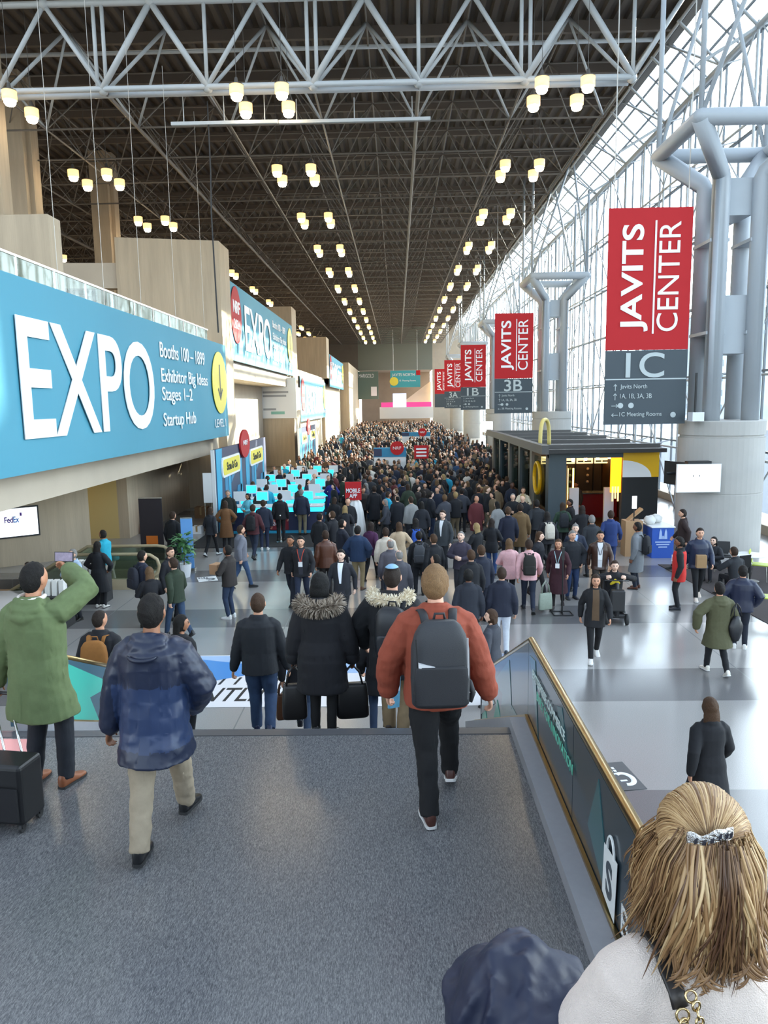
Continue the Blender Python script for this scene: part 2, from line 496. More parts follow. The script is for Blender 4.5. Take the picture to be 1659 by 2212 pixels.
# ---- left side: lower wall, slab edges, upper floors, towers
def cbox(name, x0, x1, y0, y1, z0, z1, m=None):
    return struct(name, MB().box2(x0, x1, y0, y1, z0, z1), m or M_CONC)
XW = -10.4
cbox('wall_left', -15.2, -14.8, -8, 21.7, -5, 3.0)
DWA, DWB = V((-14.8, 21.65, 0)), V((-10.5, 25.0, 0))         # slanting concrete wall behind the escalator
DWU = (DWB - DWA).normalized(); DWN = V((DWU.y, -DWU.x, 0))
mb = MB().prism([(DWA.x, DWA.y), (DWB.x, DWB.y), (DWB.x - .25, DWB.y + .32), (DWA.x - .25, DWA.y + .32)], lambda u, v, d: (u, v, d), -5, 3.0)
struct('wall_left_slant', mb, M_CONC)
cbox('ceiling_soffit', -15.2, -10.8, 5, 25.5, 2.95, 3.05, M_CONC2)
cbox('wall_left', XW - .4, XW, 28.4, 37, 0, 3.0)
M_YELL = mat('yellow corridor plaster', (.62, .46, .19), .8)
mb = MB().box2(XW - 3.2, XW - .4, 28.4, 28.6, 0, 3.0)
struct('wall_corridor', mb, M_YELL)
cbox('wall_corridor_back', XW - 3.6, XW - 3.2, 20, 30, 0, 3.0, M_YELL)
cbox('ceiling_corridor', XW - 3.6, XW, 20, 30, 2.95, 3.0, M_CONC2)
lampm = mat('corridor light', (1, .9, .7), .4, emit=(1.0, .78, .45), estr=9.0)
cl = empty('ceiling_lamp', (XW - 1.9, 26.5, 2.93), label='warm ceiling light in the yellow corridor at left', cat='lamp')
MB().lathe([(.3, .0), (.3, .03), (.25, .04)], 20).build('rim', M_CHROME, cl)
MB().lathe([(.26, -.02), (.27, 0), (.2, .01)], 20).build('diffuser', lampm, cl)
cbox('trim_2', -10.8, -8.75, 6, 36.6, 2.78, 3.62, M_CONC2)           # slab edge below the first sign
cbox('floor_upper', -34, -8.7, 6, 37, 6.6, 7.35, M_CONC2)
cbox('wall_left_upper', -9.3, -8.9, 6, 36.6, 3.62, 6.6, M_CONC2)
cbox('wall_left_block', -20, at(105, 500, Y=22).x, 22, 22.8, 7.35, at(105, 462, Y=22).z, M_CONC)
# the tall tower whose broad face looks towards the stairs
xa = at(265, 600, Y=37).x; xb = at(471, 600, Y=37).x
mb = MB().prism([(xa, 36.2), (xb, 37.4), (xb, 39.6), (xa, 39.6)], lambda u, v, d: (u, v, d), 0, at(470, 520, Y=37.4).z)
struct('wall_left_tower', mb, M_CONC)
mb = MB().prism([(-22, 35.5), (xa, 36.4), (xa, 36.9), (-22, 36.0)], lambda u, v, d: (u, v, d), 10.6, 11.75)
struct('wall_left_parapet', mb, M_CONC2)
# second stretch, third stretch
cbox('floor_upper', -34, -9.0, 39.8, 66, 6.5, 7.4, M_CONC2)
cbox('wall_left_upper', -9.6, -9.2, 39.8, 65.4, 7.4, 11.6, M_CONC2)
cbox('wall_left_alcove', -11.4, -11, 39.6, 61.6, 0, 6.5, M_CONC2)
cbox('wall_left', -15, -8.5, 62, 66.4, 0, 6.5, M_CONC)
cbox('wall_left', -9.9, -9.4, 66.4, 94, 0, 8.2, M_CONC)
cbox('floor_upper', -34, -9.0, 66.4, 118, 7.6, 8.2, M_CONC2)
cbox('wall_left_tower', -13, -8.8, 64.6, 67.4, 6.5, 13.2, M_CONC)
cbox('wall_left', -12, -9.0, 94, 120, 0, 11.5, M_CONC)
cbox('wall_left', -12, -7.6, 120, 152, 0, 11.5, M_CONC)
cbox('wall_left_tower', -13, -8.4, 91.5, 95, 8.2, 13.0, M_CONC)
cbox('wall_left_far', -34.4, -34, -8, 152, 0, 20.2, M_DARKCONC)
def sqcol(px0, px1, Y):
    a = at(px0, 400, Y=Y).x; b = at(px1, 400, Y=Y).x
    mb = MB().box2(a, b, Y, Y + .9, 7.3, 20.2)
    mb.box2(a + (b - a) * .62, b + .22, Y + .35, Y + 1.1, 7.3, 20.2)
    o = mb.build('column', M_CONC); tag(o, None, None, None, 'structure')
sqcol(4, 56, 36); sqcol(194, 232, 47); sqcol(-70, -20, 29); sqcol(305, 333, 72)

# far end
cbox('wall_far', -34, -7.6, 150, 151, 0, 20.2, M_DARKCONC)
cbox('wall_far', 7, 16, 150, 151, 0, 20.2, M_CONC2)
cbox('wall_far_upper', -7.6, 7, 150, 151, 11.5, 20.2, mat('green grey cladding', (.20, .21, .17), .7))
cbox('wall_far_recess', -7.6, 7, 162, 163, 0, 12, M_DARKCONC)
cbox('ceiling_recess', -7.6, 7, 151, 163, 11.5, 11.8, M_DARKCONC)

# ---- roof deck (corrugated), cross beams, edge
def roof():
    root = empty('ceiling', (0, 0, 0), kind='structure', label='dark corrugated roof deck of the hall')
    x0, x1, y0, y1, z = -34.0, 11.5, 27.6, 151.0, 20.2
    p = .55; n = int((x1 - x0) / p)
    vs, fs = [], []
    for i in range(n):
        xa = x0 + i * p
        for j, (dx, dz) in enumerate(((0, 0), (.2, 0), (.275, .16), (.475, .16))):
            vs += [(xa + dx, y0, z + dz), (xa + dx, y1, z + dz)]
    k = len(vs) // 2
    for i in range(k - 1):
        fs.append((2 * i, 2 * i + 1, 2 * i + 3, 2 * i + 2))
    MB().add(vs, fs).build('roof_deck', M_DECK, root, fix=False)
    mb = MB().box2(x0, x1 + .2, y0, y1, z + .3, z + .5)
    mb.build('roof_slab', M_DECK, root)
    y = 29.2
    beam = None
    while y < 150:
        if beam is None:
            beam = MB().box2(x0, x1, -.09, .09, z - .42, z + .02).mesh('beam', M_BEAM)
        o = link('beam', beam, root); o.location = (0, y, 0)
        y += 3.86
    MB().box2(x1 - .1, x1 + .25, y0, y1, z - .5, z + .5).build('edge_beam', M_STEEL_DIM, root)
    MB().box2(x0, x1, y0 - .2, y0, z - .3, z + .5).build('edge_beam', M_STEEL_DIM, root)
roof()

# ---- first truss, near and pale, each member a part
TX = [0.93 + 3.86 * k for k in range(-9, 3)]
TZ0, TZ1, TY = 16.55, 19.45, 29.2
def first_truss():
    root = empty('roof_truss', (0, TY, TZ0), label='pale grey tube truss spanning the hall nearest the stairs', cat='truss')
    h = TZ1 - TZ0
    def member(nm, a, b, r, n=10):
        MB().tube(a, b, r, n).build(nm, M_STEEL, root, smooth=True)
    xe = TX[-1] + 1.9
    for y in (0, .55):
        member('bottom_chord', (TX[0], y, 0), (TX[-1], y, -.06 * 0), .10)
    member('top_chord', (TX[0], 0, h), (xe, 0, h), .115)
    member('top_chord', (TX[0], 3.86, h), (xe, 3.86, h), .08)
    node = MB().sphere((0, 0, 0), .19, 12, 8).mesh('node', M_STEEL, True)
    for i, x in enumerate(TX):
        for d in (-.16, .16) if i % 2 == 0 else (0,):
            member('post', (x + d, 0, 0), (x + d, 0, 3.6), .072)
        o = link('node', node, root); o.location = (x, .1, 0)
        for s in (-1, 1):
            xt = x + s * 1.93
            if xt < TX[0] or xt > xe + .1: continue
            member('diagonal', (x, 0, 0), (xt, 0, h), .115 if (i + (s > 0)) % 2 else .085)
            member('diagonal', (x, .3, 0), (xt, 1.93, h), .07)
            member('diagonal', (x, 3.86, 0), (xt, 1.93, h), .05)
        o = link('node', node, root); o.location = (x + 1.93, 0, h)
    return root
first_truss()

# ---- the rest of the space frame, thin members joined
def space_frame():
    mb = MB()
    ys = [29.2 + 3.86 * j for j in range(1, 32)]
    r = .04
    for j, y in enumerate(ys):
        mb.path([(TX[0] - 12, y, TZ0), (TX[-1], y, TZ0)], r, 4, cap=False)
        mb.path([(TX[0] - 12, y + 1.93, TZ1), (TX[-1] + 1.9, y + 1.93, TZ1)], r, 4, cap=False)
        xs = [TX[0] - 3.86 * k for k in (3, 2, 1)] + TX
        for x in xs:
            for sx in (-1, 1):
                for sy in (-1, 1):
                    if (sx, sy) == (-1, -1) and y > 80: continue
                    mb.path([(x, y, TZ0), (x + sx * 1.93, y + sy * 1.93, TZ1)], .03, 3, cap=False)
    for k in range(-3, len(TX)):
        x = TX[0] + 3.86 * k
        big = (k % 3 == 0)
        mb.path([(x, 29.2, TZ0), (x, 149, TZ0)], .085 if big else .045, 5, cap=False)
        mb.path([(x + 1.93, 29.2, TZ1), (x + 1.93, 149, TZ1)], .04, 4, cap=False)
    o = mb.build('ceiling_space_frame', M_STEEL_DIM, fix=False)
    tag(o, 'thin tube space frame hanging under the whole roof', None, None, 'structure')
space_frame()

# ---- right side: glass wall with chamfered top, frame, panes
GX = 13.6
def glass_wall():
    root = empty('window_1', (0, 0, 0), kind='structure', label='tall glass curtain wall along the right side')
    ch0, ch1 = (11.55, 20.2), (GX, 18.4)
    y0, y1 = -8.0, 150.0
    # panes: near ones one by one
    rows = [(0.35, 3.0), (3.0, 6.0), (6.0, 9.0), (9.0, 12.0), (12.0, 15.0), (15.0, 18.4)]
    shared = {}
    ys = [y0 + 3.04 * k for k in range(int((y1 - y0) / 3.04) + 1)]
    mbf = MB()
    for y in ys:
        for z0, z1 in rows:
            if 18 < y < 76:
                k = z1 - z0
                if k not in shared:
                    shared[k] = MB().add([(0, .04, .04), (0, 3.0, .04), (0, 3.0, k - .04), (0, .04, k - .04)], [(3, 2, 1, 0)]).mesh('pane', M_GLASS)
                o = link('pane', shared[k], root); o.location = (GX, y, z0)
            else:
                mbf.add([(GX, y + .04, z0 + .04), (GX, y + 3, z0 + .04), (GX, y + 3, z1 - .04), (GX, y + .04, z1 - .04)], [(3, 2, 1, 0)])
        if 18 < y < 76:
            if 'c' not in shared:
                dx, dz = ch1[0] - ch0[0], ch1[1] - ch0[1]
                shared['c'] = MB().add([(0, .04, 0), (dx, .04, dz), (dx, 3, dz), (0, 3, 0)], [(0, 1, 2, 3)]).mesh('roof_pane', M_GLASS)
            o = link('roof_pane', shared['c'], root); o.location = (ch0[0], y, ch0[1])
        else:
            mbf.add([(ch0[0], y + .04, ch0[1]), (ch1[0], y + .04, ch1[1]), (ch1[0], y + 3, ch1[1]), (ch0[0], y + 3, ch0[1])], [(0, 1, 2, 3)])
    o = mbf.build('far_panes', M_GLASS, root, fix=False); tag(o, kind='stuff')
    # mullions
    mb = MB()
    for k in range(int((y1 - y0) / 1.52) + 1):
        y = y0 + 1.52 * k
        mb.box2(GX - .05, GX + .03, y - .03, y + .03, 0, 18.4)
        if k % 2 == 0: mb.prism([(ch0[0], ch0[1] - .05), (ch1[0] - .05, ch1[1]), (ch1[0] + .03, ch1[1]), (ch0[0], ch0[1] + .03)], lambda u, v, d: (u, d, v), y - .03, y + .03)
    for z in (.3, 3, 6, 9, 12, 15, 18.4):
        mb.box2(GX - .09, GX + .05, y0, y1, z - .04, z + .04)
    for t in (.33, .66):
        x = ch0[0] + (ch1[0] - ch0[0]) * t; z = ch0[1] + (ch1[1] - ch0[1]) * t
        mb.box2(x - .05, x + .03, y0, y1, z - .05, z + .03)
    o = mb.build('mullions', M_MULL, root, fix=False)
    # inner tube frame
    mb = MB()
    IX = 12.75
    ny = int((y1 - y0) / 3.04)
    zs = [0, 3, 6, 9, 12, 15, 18.0]
    for k in range(ny + 1):
        y = y0 + 3.04 * k
        mb.path([(IX, y, 0), (IX, y, 17.8)], .055, 5, cap=False)
        mb.path([(IX, y, 17.8), (11.0, y, TZ1)], .06, 5, cap=False)
        if k % 2: mb.path([(IX, y, 17.8), (11.3, y + 3.04, 20.0)], .05, 4, cap=False)
        if k % 3 == 0: mb.path([(10.6, y, TZ0), (IX, y, 17.8)], .06, 4, cap=False)
        for i, z in enumerate(zs[1:]):
            mb.path([(IX, y, z - .2), (GX - .1, y, z)], .03, 4, cap=False)
            if k < ny and (i + k) % 3:
                s = (i + k) % 2
                mb.path([(IX, y + (3.04 if s else 0), zs[i]), (IX, y + (0 if s else 3.04), z)], .038, 4, cap=False)
    for z in zs[1:]:
        mb.path([(IX, y0, z - .2), (IX, y1, z - .2)], .05 if z < 17 else .12, 6, cap=False)
    mb.path([(11.1, y0, TZ1), (11.1, y1, TZ1)], .07, 6, cap=False)
    o = mb.build('frame_tubes', M_STEEL, root, fix=False, smooth=True)
    MB().box2(GX - .15, GX + .15, y0, y1, 0, .35).build('sill', M_CONC2, root)
glass_wall()
# ---- the glass hall behind and above the stairs
M_ROOFGLASS = glass_mat('tinted roof glass', (.42, .47, .50), .06)
def atrium():
    root = empty('ceiling_atrium', (0, 0, 0), kind='structure', label='tinted glass roof of the entrance hall above the stairs')
    z, y0, y1, x0, x1 = 24.0, -16.0, 27.5, -34.0, 13.6
    MB().add([(x0, y0, z), (x1, y0, z), (x1, y1, z), (x0, y1, z)], [(0, 1, 2, 3)]).build('roof_pane', M_ROOFGLASS, root, fix=False)
    MB().add([(x0, y0, 0), (x1, y0, 0), (x1, y0, z), (x0, y0, z)], [(0, 1, 2, 3)]).build('rear_pane', M_ROOFGLASS, root, fix=False)
    MB().add([(x1, y0, 18.4), (x1, y1, 18.4), (x1, y1, z), (x1, y0, z)], [(0, 1, 2, 3)]).build('side_pane', M_ROOFGLASS, root, fix=False)
    mb = MB()
    for k in range(12):
        y = y0 + 3.86 * k
        mb.path([(x0, y, z - .2), (x1, y, z - .2)], .09, 5, cap=False)
    for k in range(13):
        x = x0 + 3.86 * k
        mb.path([(x, y0, z - .2), (x, y1, z - .2)], .09, 5, cap=False)
        mb.path([(x, y0 + .2, 0), (x, y0 + .2, z)], .09, 5, cap=False)
    mb.build('frame_tubes', M_STEEL, root, fix=False)
    MB().box2(x0, x1, y1, y1 + .2, 20.2, z).build('fascia', M_CONC2, root)
atrium()
# ---- ground, distant city and added sun blockers outside
cbox('ground_outside', 16, 400, -200, 500, -1.0, -.4, mat('street paving', (.34, .34, .35), .9, vary=.1))
def building_or_sun_blocker(x, y, w, d, h, m, label):
    r = empty('building_or_sun_blocker', (x, y, -.4), label=label, cat='building_or_sun_blocker')
    MB().box2(-w / 2, w / 2, -d / 2, d / 2, 0, h).build('walls', m, r)
    MB().box2(-w / 2 - .3, w / 2 + .3, -d / 2 - .3, d / 2 + .3, h, h + .8).build('parapet', M_CONC2, r)
    win = mat('far window glass', (.10, .14, .18), .15)
    wm = MB().box2(-.06, .0, -.9, .9, 0, 1.7).mesh('window', win)
    nz = int(min(h, 34) / 4); ny = int(d / 4.2)
    for i in range(nz):
        for j in range(ny):
            o = link('window', wm, r); o.location = (-w / 2, -d / 2 + 4.2 * j + 2.1, 2 + 4 * i)
B1 = mat('pale blue cladding', (.42, .50, .58), .5); B2 = mat('sand brick', (.44, .36, .29), .85, vary=.1); B3 = mat('grey brick', (.36, .37, .39), .85)
building_or_sun_blocker(66, 55.5, 2, 39, 62, B3, 'tall grey sun blocker added outside across the street')  # this row is added out of view, sized and gapped to block sun
building_or_sun_blocker(66, 76.8, 2, 2.4, 41, B2, 'narrow sand coloured sun blocker added outside between two tall ones')
building_or_sun_blocker(66, 87.9, 2, 19.4, 62, B1, 'tall pale blue sun blocker added outside beyond the glass wall')
building_or_sun_blocker(66, 114, 6, 30, 31, B2, 'low sand coloured sun blocker added outside beyond the blue one')
# pale distant blocks seen low through the far glass
building_or_sun_blocker(96, 205, 16, 40, 26, B1, 'low pale blue block far up the street')
building_or_sun_blocker(120, 300, 30, 60, 34, B3, 'wide grey block at the far end of the street')
# pink reflection painted as a thin sheet at the left of the landing
pk = MB().prism([(-3.95, 4.9), (-2.98, 4.75), (-3.28, 6.35), (-3.95, 6.35)], lambda u, v, d: (u, v, d), LZ + .002, LZ + .004).build('painted_reflection', mat('pink reflection paint', hexc('e8a09a'), .3))
tag(pk, 'pink reflection painted on the dark landing floor behind the suitcase', 'painted reflection')
# ================================================================ signs, lamps, columns
M_TEAL = mat('teal sign cloth', hexc('4892a8'), .7, bump=.15, bscale=3, stretch=(.3, 1.2, .25))
M_SIGNW = mat('sign white', (.86, .86, .87), .5)
M_RED = mat('red sign print', hexc('b4141b'), .75)
M_SLATE = mat('slate sign print', hexc('3a444b'), .5)
M_YEL = mat('yellow sign print', hexc('e8d648'), .5)
M_NAVY = mat('navy sign print', hexc('2c3150'), .5)
M_GREYLET = mat('grey sign lettering', hexc('b4bcbc'), .5)
M_INK = mat('dark sign lettering', hexc('2b2f26'), .5)

def arrow(parent, m, c, u, v, s, th=.01):
    """arrow pointing along v (u across), centre c, length s, thin slab facing u x v"""
    u, v = V(u).normalized(), V(v).normalized(); w = u.cross(v)
    mb = MB()
    f = lambda a, b, d: tuple(V(c) + u * a + v * b + w * d)
    mb.prism([(-.045 * s, -.5 * s), (.045 * s, -.5 * s), (.045 * s, .40 * s), (-.045 * s, .40 * s)], f, 0, th)
    mb.prism([(-.27 * s, .20 * s), (-.20 * s, .14 * s), (0, .38 * s), (.20 * s, .14 * s), (.27 * s, .20 * s), (0, .5 * s)], f, 0, th)
    return mb.build('arrow', m, parent)

def disc(parent, m, c, r, th, name, sz=1.0, n=40):
    """round slab in the Y-Z plane facing +X"""
    return MB().prism([(r * math.cos(t), r * sz * math.sin(t)) for t in np.linspace(0, 2 * math.pi, n, endpoint=False)],
                      lambda a, b, d: (c[0] + d, c[1] + a, c[2] + b), 0, th).build(name, m, parent)

def expo_sign(X, y0, z0, z1, label, near=False):
    """long cloth sign on the slab edge, read from the hall; 24 m long, layout as fractions of its length"""
    L = 24.0; H = z1 - z0
    r = empty('hall_sign', (X, y0, z0), label=label, cat='sign')
    # gently puckered cloth over a frame
    ny, nz = 72, 14
    vs = [(.05 + .018 * math.sin(k / ny * 55 + 2.2 * j / nz) * math.sin(math.pi * j / nz), L * k / ny, H * j / nz) for k in range(ny + 1) for j in range(nz + 1)]
    fs = [(k * (nz + 1) + j, (k + 1) * (nz + 1) + j, (k + 1) * (nz + 1) + j + 1, k * (nz + 1) + j + 1) for k in range(ny) for j in range(nz)]
    MB().add(vs, fs).build('cloth', M_TEAL, r, smooth=True, fix=False)
    MB().box2(-.12, .0, 0, L, 0, H).build('backing_frame', M_BLACK, r)
    f = lambda t: t * L
    xs = .085
    Y, Z = (0, 1, 0), (0, 0, 1)
    d = disc(r, M_RED, (xs, f(.068), H * .60), .055 * L, .02, 'red_disc', 1.15)
    fit_text('NRF', M_SIGNW, d, (xs + .03, f(.034), H * .62), Y, Z, f(.07), H * .16, bold=.02)
    fit_text('2024', M_SIGNW, d, (xs + .03, f(.034), H * .42), Y, Z, f(.07), H * .12)
    fit_text('EXPO', M_SIGNW, r, (xs, f(.165), H * .17), Y, Z, f(.375), H * .64, name='headline', bold=.012)
    for body, zz, w in (('Booths 100 \u2013 1899', .73, .25), ('Exhibitor Big Ideas', .50, .265), ('Stages 1\u20132', .35, .16), ('Startup Hub', .14, .175)):
        fit_text(body, M_SIGNW, r, (xs, f(.575), H * zz), Y, Z, f(w), H * (.125 if 'g' not in body and 'p' not in body else .145), bold=.006)
    d = disc(r, M_YEL, (xs, f(.932), H * .58), .058 * L, .02, 'yellow_disc', 1.0)
    arrow(d, M_INK, (xs + .03, f(.932), H * .58), Y, (0, 0, -1), H * .38)
    d.children[0].data.flip_normals()
    fit_text('LEVEL 1', M_SIGNW, r, (xs, f(.885), H * .11), Y, Z, f(.085), H * .085)
    if near:
        for y in (3.6, 6.4, 9.3, 12.4, 16.2, 20.4):
            MB().tube((.0, y, H), (-.0, y, 17.0 - z0), .008, 5).build('wire', M_WIRE, r)
    return r
expo_sign(-8.2, 12.3, 3.59, 7.85, 'nearest long teal EXPO sign on the left wall', True)
expo_sign(-8.8, 40.2, 7.43, 11.55, 'second teal EXPO sign, high on the left wall')
expo_sign(-8.8, 68.5, 3.5, 7.6, 'third teal EXPO sign, low on the left wall')
expo_sign(-8.4, 94.5, 7.2, 11.2, 'farthest teal EXPO sign on the left wall')

# glass railing over the first sign
def railing():
    r = empty('glass_railing', (-8.72, 6, 7.35), label='glass railing above the nearest teal sign', cat='railing')
    pane = MB().box2(-.008, .008, .03, 1.9, .08, 1.12).mesh('pane', M_RAILGLASS)
    for k in range(15):
        o = link('pane', pane, r); o.location = (0, 1.95 * k, 0)
        MB().box2(-.02, .02, 1.95 * k - .02, 1.95 * k + .02, 0, 1.14).build('post', M_CHROME, r)
    MB().box2(-.03, .03, 0, 29.3, 1.12, 1.17).build('handrail', M_CHROME, r)
railing()

# ---- red banners
def banner(k, label, num):
    Y = 24.4 + 27.4 * k
    a = at(1316, 450, Y=24.4); b = at(1479, 915, Y=24.4)
    W, H = b.x - a.x, a.z - b.z
    z0 = b.z
    r = empty('hanging_banner', (a.x, Y, z0), label=label, cat='banner')
    zr = H * .352
    MB().box2(0, W, 0, .04, zr, H).build('red_panel', M_RED, r)
    MB().box2(0, W, 0, .04, 0, zr - .01).build('grey_panel', M_SLATE, r)
    Z, NX = (0, 0, 1), (-1, 0, 0)
    fit_text('JAVITS', M_SIGNW, r, (W * .50, -.015, zr + H * .085), Z, NX, H * .49, W * .335, name='headline', bold=.02)
    fit_text('CENTER', M_SIGNW, r, (W * .86, -.015, zr + H * .085), Z, NX, H * .50, W * .255, name='headline')
    MB().box2(W * .555, W * .575, -.02, 0, zr + H * .075, zr + H * .59).build('rule', M_SIGNW, r)
    for x in (.06, .94):
        MB().tube((W * x, .02, H), (W * x, .02, 17.8 - z0), .018, 5).build('wire', M_WIRE, r)
    if num:
        fit_text(num, M_GREYLET, r, (W * .25, -.015, H * .222), (1, 0, 0), Z, W * .47, H * .118, name='hall_number', bold=.01)
        MB().box2(.02, W - .02, -.01, 0, H * .212, H * .218).build('rule', M_GREYLET, r)
        rows = [('Javits North', (0, 0, 1), .33), ('1A, 1B, 3A, 3B', (0, 0, 1), .39), ('', (1, 0, 0), 0), (num + ' Meeting Rooms', (-1, 0, 0), .52)]
        for i, (t, dr, w) in enumerate(rows):
            z = H * (.165 - i * .044)
            vv = V(dr); uu = V((0, -1, 0)).cross(vv) * -1
            arrow(r, M_GREYLET, (W * .13, -.012, z + .08), uu, vv, .22)
            if t: fit_text(t, M_GREYLET, r, (W * .19, -.012, z), (1, 0, 0), Z, W * w, H * .026)
            else:
                for q in (.20, .33): MB().prism([(W * q + .09 * math.cos(u), z + .09 + .09 * math.sin(u)) for u in np.linspace(0, 6.283, 12, endpoint=False)], lambda a_, b_, d: (a_, d, b_), -.012, 0).build('symbol', M_GREYLET, r)
            if i == 3: MB().prism([(W * .85 + .09 * math.cos(u), z + .07 + .09 * math.sin(u)) for u in np.linspace(0, 6.283, 12, endpoint=False)], lambda a_, b_, d: (a_, d, b_), -.012, 0).build('symbol', M_GREYLET, r)
banner(0, 'nearest and largest red hanging banner, marked 1C', '1C')
banner(1, 'red hanging banner marked 3B, second from the stairs', '3B')
banner(2, 'red hanging banner marked 1B, third from the stairs', '1B')
banner(3, 'red hanging banner marked 3A, fourth from the stairs', '3A')
banner(4, 'small red hanging banner, farthest down the hall', '')

# ---- pipe columns
def pipe_column(k, label):
    c = V((10.65, 25.0 + 27.4 * k, 0))
    r = empty('pipe_column', c, label=label, cat='column')
    DR, DH = 1.33, 4.3
    MB().lathe([(DR, 0), (DR, 1.95), (DR - .012, 1.96), (DR - .012, 1.99), (DR, 2.0), (DR, 3.75), (DR - .05, 3.76), (DR - .05, 3.83), (DR, 3.84), (DR, DH - .03), (DR - .03, DH)], 48).build('drum', M_DRUM, r, smooth=False)
    a, b, zb, zr = .62, 1.78, 11.75, 13.05
    for i, (sx, sy) in enumerate(((-1, -1), (1, -1), (1, 1), (-1, 1))):
        MB().path([(sx * a, sy * a, DH - .3), (sx * a, sy * a, zb - .1), (sx * (a + .06), sy * (a + .06), zb + .05), (sx * b, sy * b, zr)], .27, 20).build('pipe', M_PIPE, r, smooth=True)
        nx, ny = ((1, -1), (1, 1), (-1, 1), (-1, -1))[i]
        MB().path([(sx * b, sy * b, zr), (nx * b, ny * b, zr)], .24, 16, round_=True).build('ring_pipe', M_PIPE, r, smooth=True)
        MB().path([(sx * b, sy * b, zr), (sx * b, sy * b, 20.15 if sx < 0 else 18.3)], .085, 8).build('strut', M_PIPE, r, smooth=True)
        MB().path([(sx * b, sy * b, zr), (.45, sy * b * 1.6, 20.1)], .07, 8).build('strut', M_PIPE, r, smooth=True)
    for z0, z1 in ((6.4, 8.2), (10.6, 11.7)):
        MB().box2(-.40, .40, -.55, .55, z0, z1).build('tie_plate', M_PIPE, r)
    for z in (7.0, 9.8):
        for sx in (-1, 1):
            MB().box2(sx * a - .3, sx * a + .3, -.7, .7, z, z + .1).build('strap', M_PIPE, r)
    return r
for k, w in enumerate(('nearest, beside the seating area', 'second from the stairs', 'third from the stairs', 'fourth from the stairs', 'farthest from the stairs')):
    pipe_column(k, 'grey four-pipe column on a round drum, ' + w)

# ---- pendant lamps in clusters of four
M_BULB = mat('warm lamp diffuser', (.9, .75, .5), .4, emit=(1.0, .80, .52), estr=24.0)
M_LAMPGLASS = mat('amber lamp shade', (.55, .40, .20), .3, emit=(1.0, .60, .20), estr=1.3)
M_LAMPTOP = mat('lamp cap', (.10, .09, .08), .5)
def make_lamps():
    shade = MB().lathe([(.24, .05), (.25, .06), (.25, .36), (.235, .36), (.23, .06)], 16).mesh('shade', M_LAMPGLASS, True)
    cap = MB().lathe([(.25, .36), (.25, .39), (.08, .46), (.05, .62), (.02, .64)], 12).mesh('cap', M_LAMPTOP, True)
    bulb = MB().lathe([(.02, -.13), (.15, -.12), (.20, -.05), (.21, .2), (.1, .3)], 14).mesh('diffuser', M_BULB, True)
    rod = MB().tube((0, 0, .6), (0, 0, 4.5), .010, 4).mesh('rod', M_LAMPTOP)
    rows = {'centre': -4.72, 'right': 6.0, 'left': -14.4, 'far left': -25.2}
    nth = ['first', 'second', 'third', 'fourth', 'fifth', 'sixth', 'seventh', 'eighth', 'ninth', 'tenth', 'eleventh', 'twelfth', 'thirteenth']
    for rn, x in rows.items():
        for j in range(13):
            y = 29.0 + 9.0 * j
            for q, (dx, dy) in enumerate(((-.8, -.82), (.8, -.82), (-.8, .82), (.8, .82))):
                pos = ('near left', 'near right', 'far left', 'far right')[q]
                e = empty('pendant_lamp', (x + dx, y + dy, 15.8), label='%s lamp in the %s cluster of four, %s row of ceiling lamps' % (pos, nth[j], rn), cat='lamp', group='warm pendant lamps under the roof')
                link('shade', shade, e); link('diffuser', bulb, e); link('rod', rod, e)
                if j < 8: link('cap', cap, e)
make_lamps()

# hanging lighting bars below the first truss
for (pa, pb), Y, lb in ((((370, 268), (600, 266)), 30.0, 'left thin lighting bar hung below the first truss'), (((602, 264), (930, 261)), 30.5, 'right thin lighting bar hung below the first truss')):
    a, b = at(*pa, Y=Y), at(*pb, Y=Y)
    r = empty('lighting_bar', a, label=lb, cat='bar')
    L = b.x - a.x
    MB().box2(0, L, -.06, .06, -.06, .06).build('bar', M_STEEL, r)
    for t in (.12, .5, .88):
        MB().tube((L * t, 0, 0), (L * t, 0, TZ0 - a.z), .02, 5).build('hanger', M_STEEL, r)
a = at(455, 370, Y=30)
mb = MB().path([(a.x, 30, a.z + 2.5), (a.x, 30, a.z), (a.x - .05, 30, a.z - 1.5), (a.x, 30.05, a.z - 6)], .03, 6)
tag(mb.build('hanging_cable', M_BLACK), 'black cable hanging down from the roof in front of the concrete tower', 'cable')

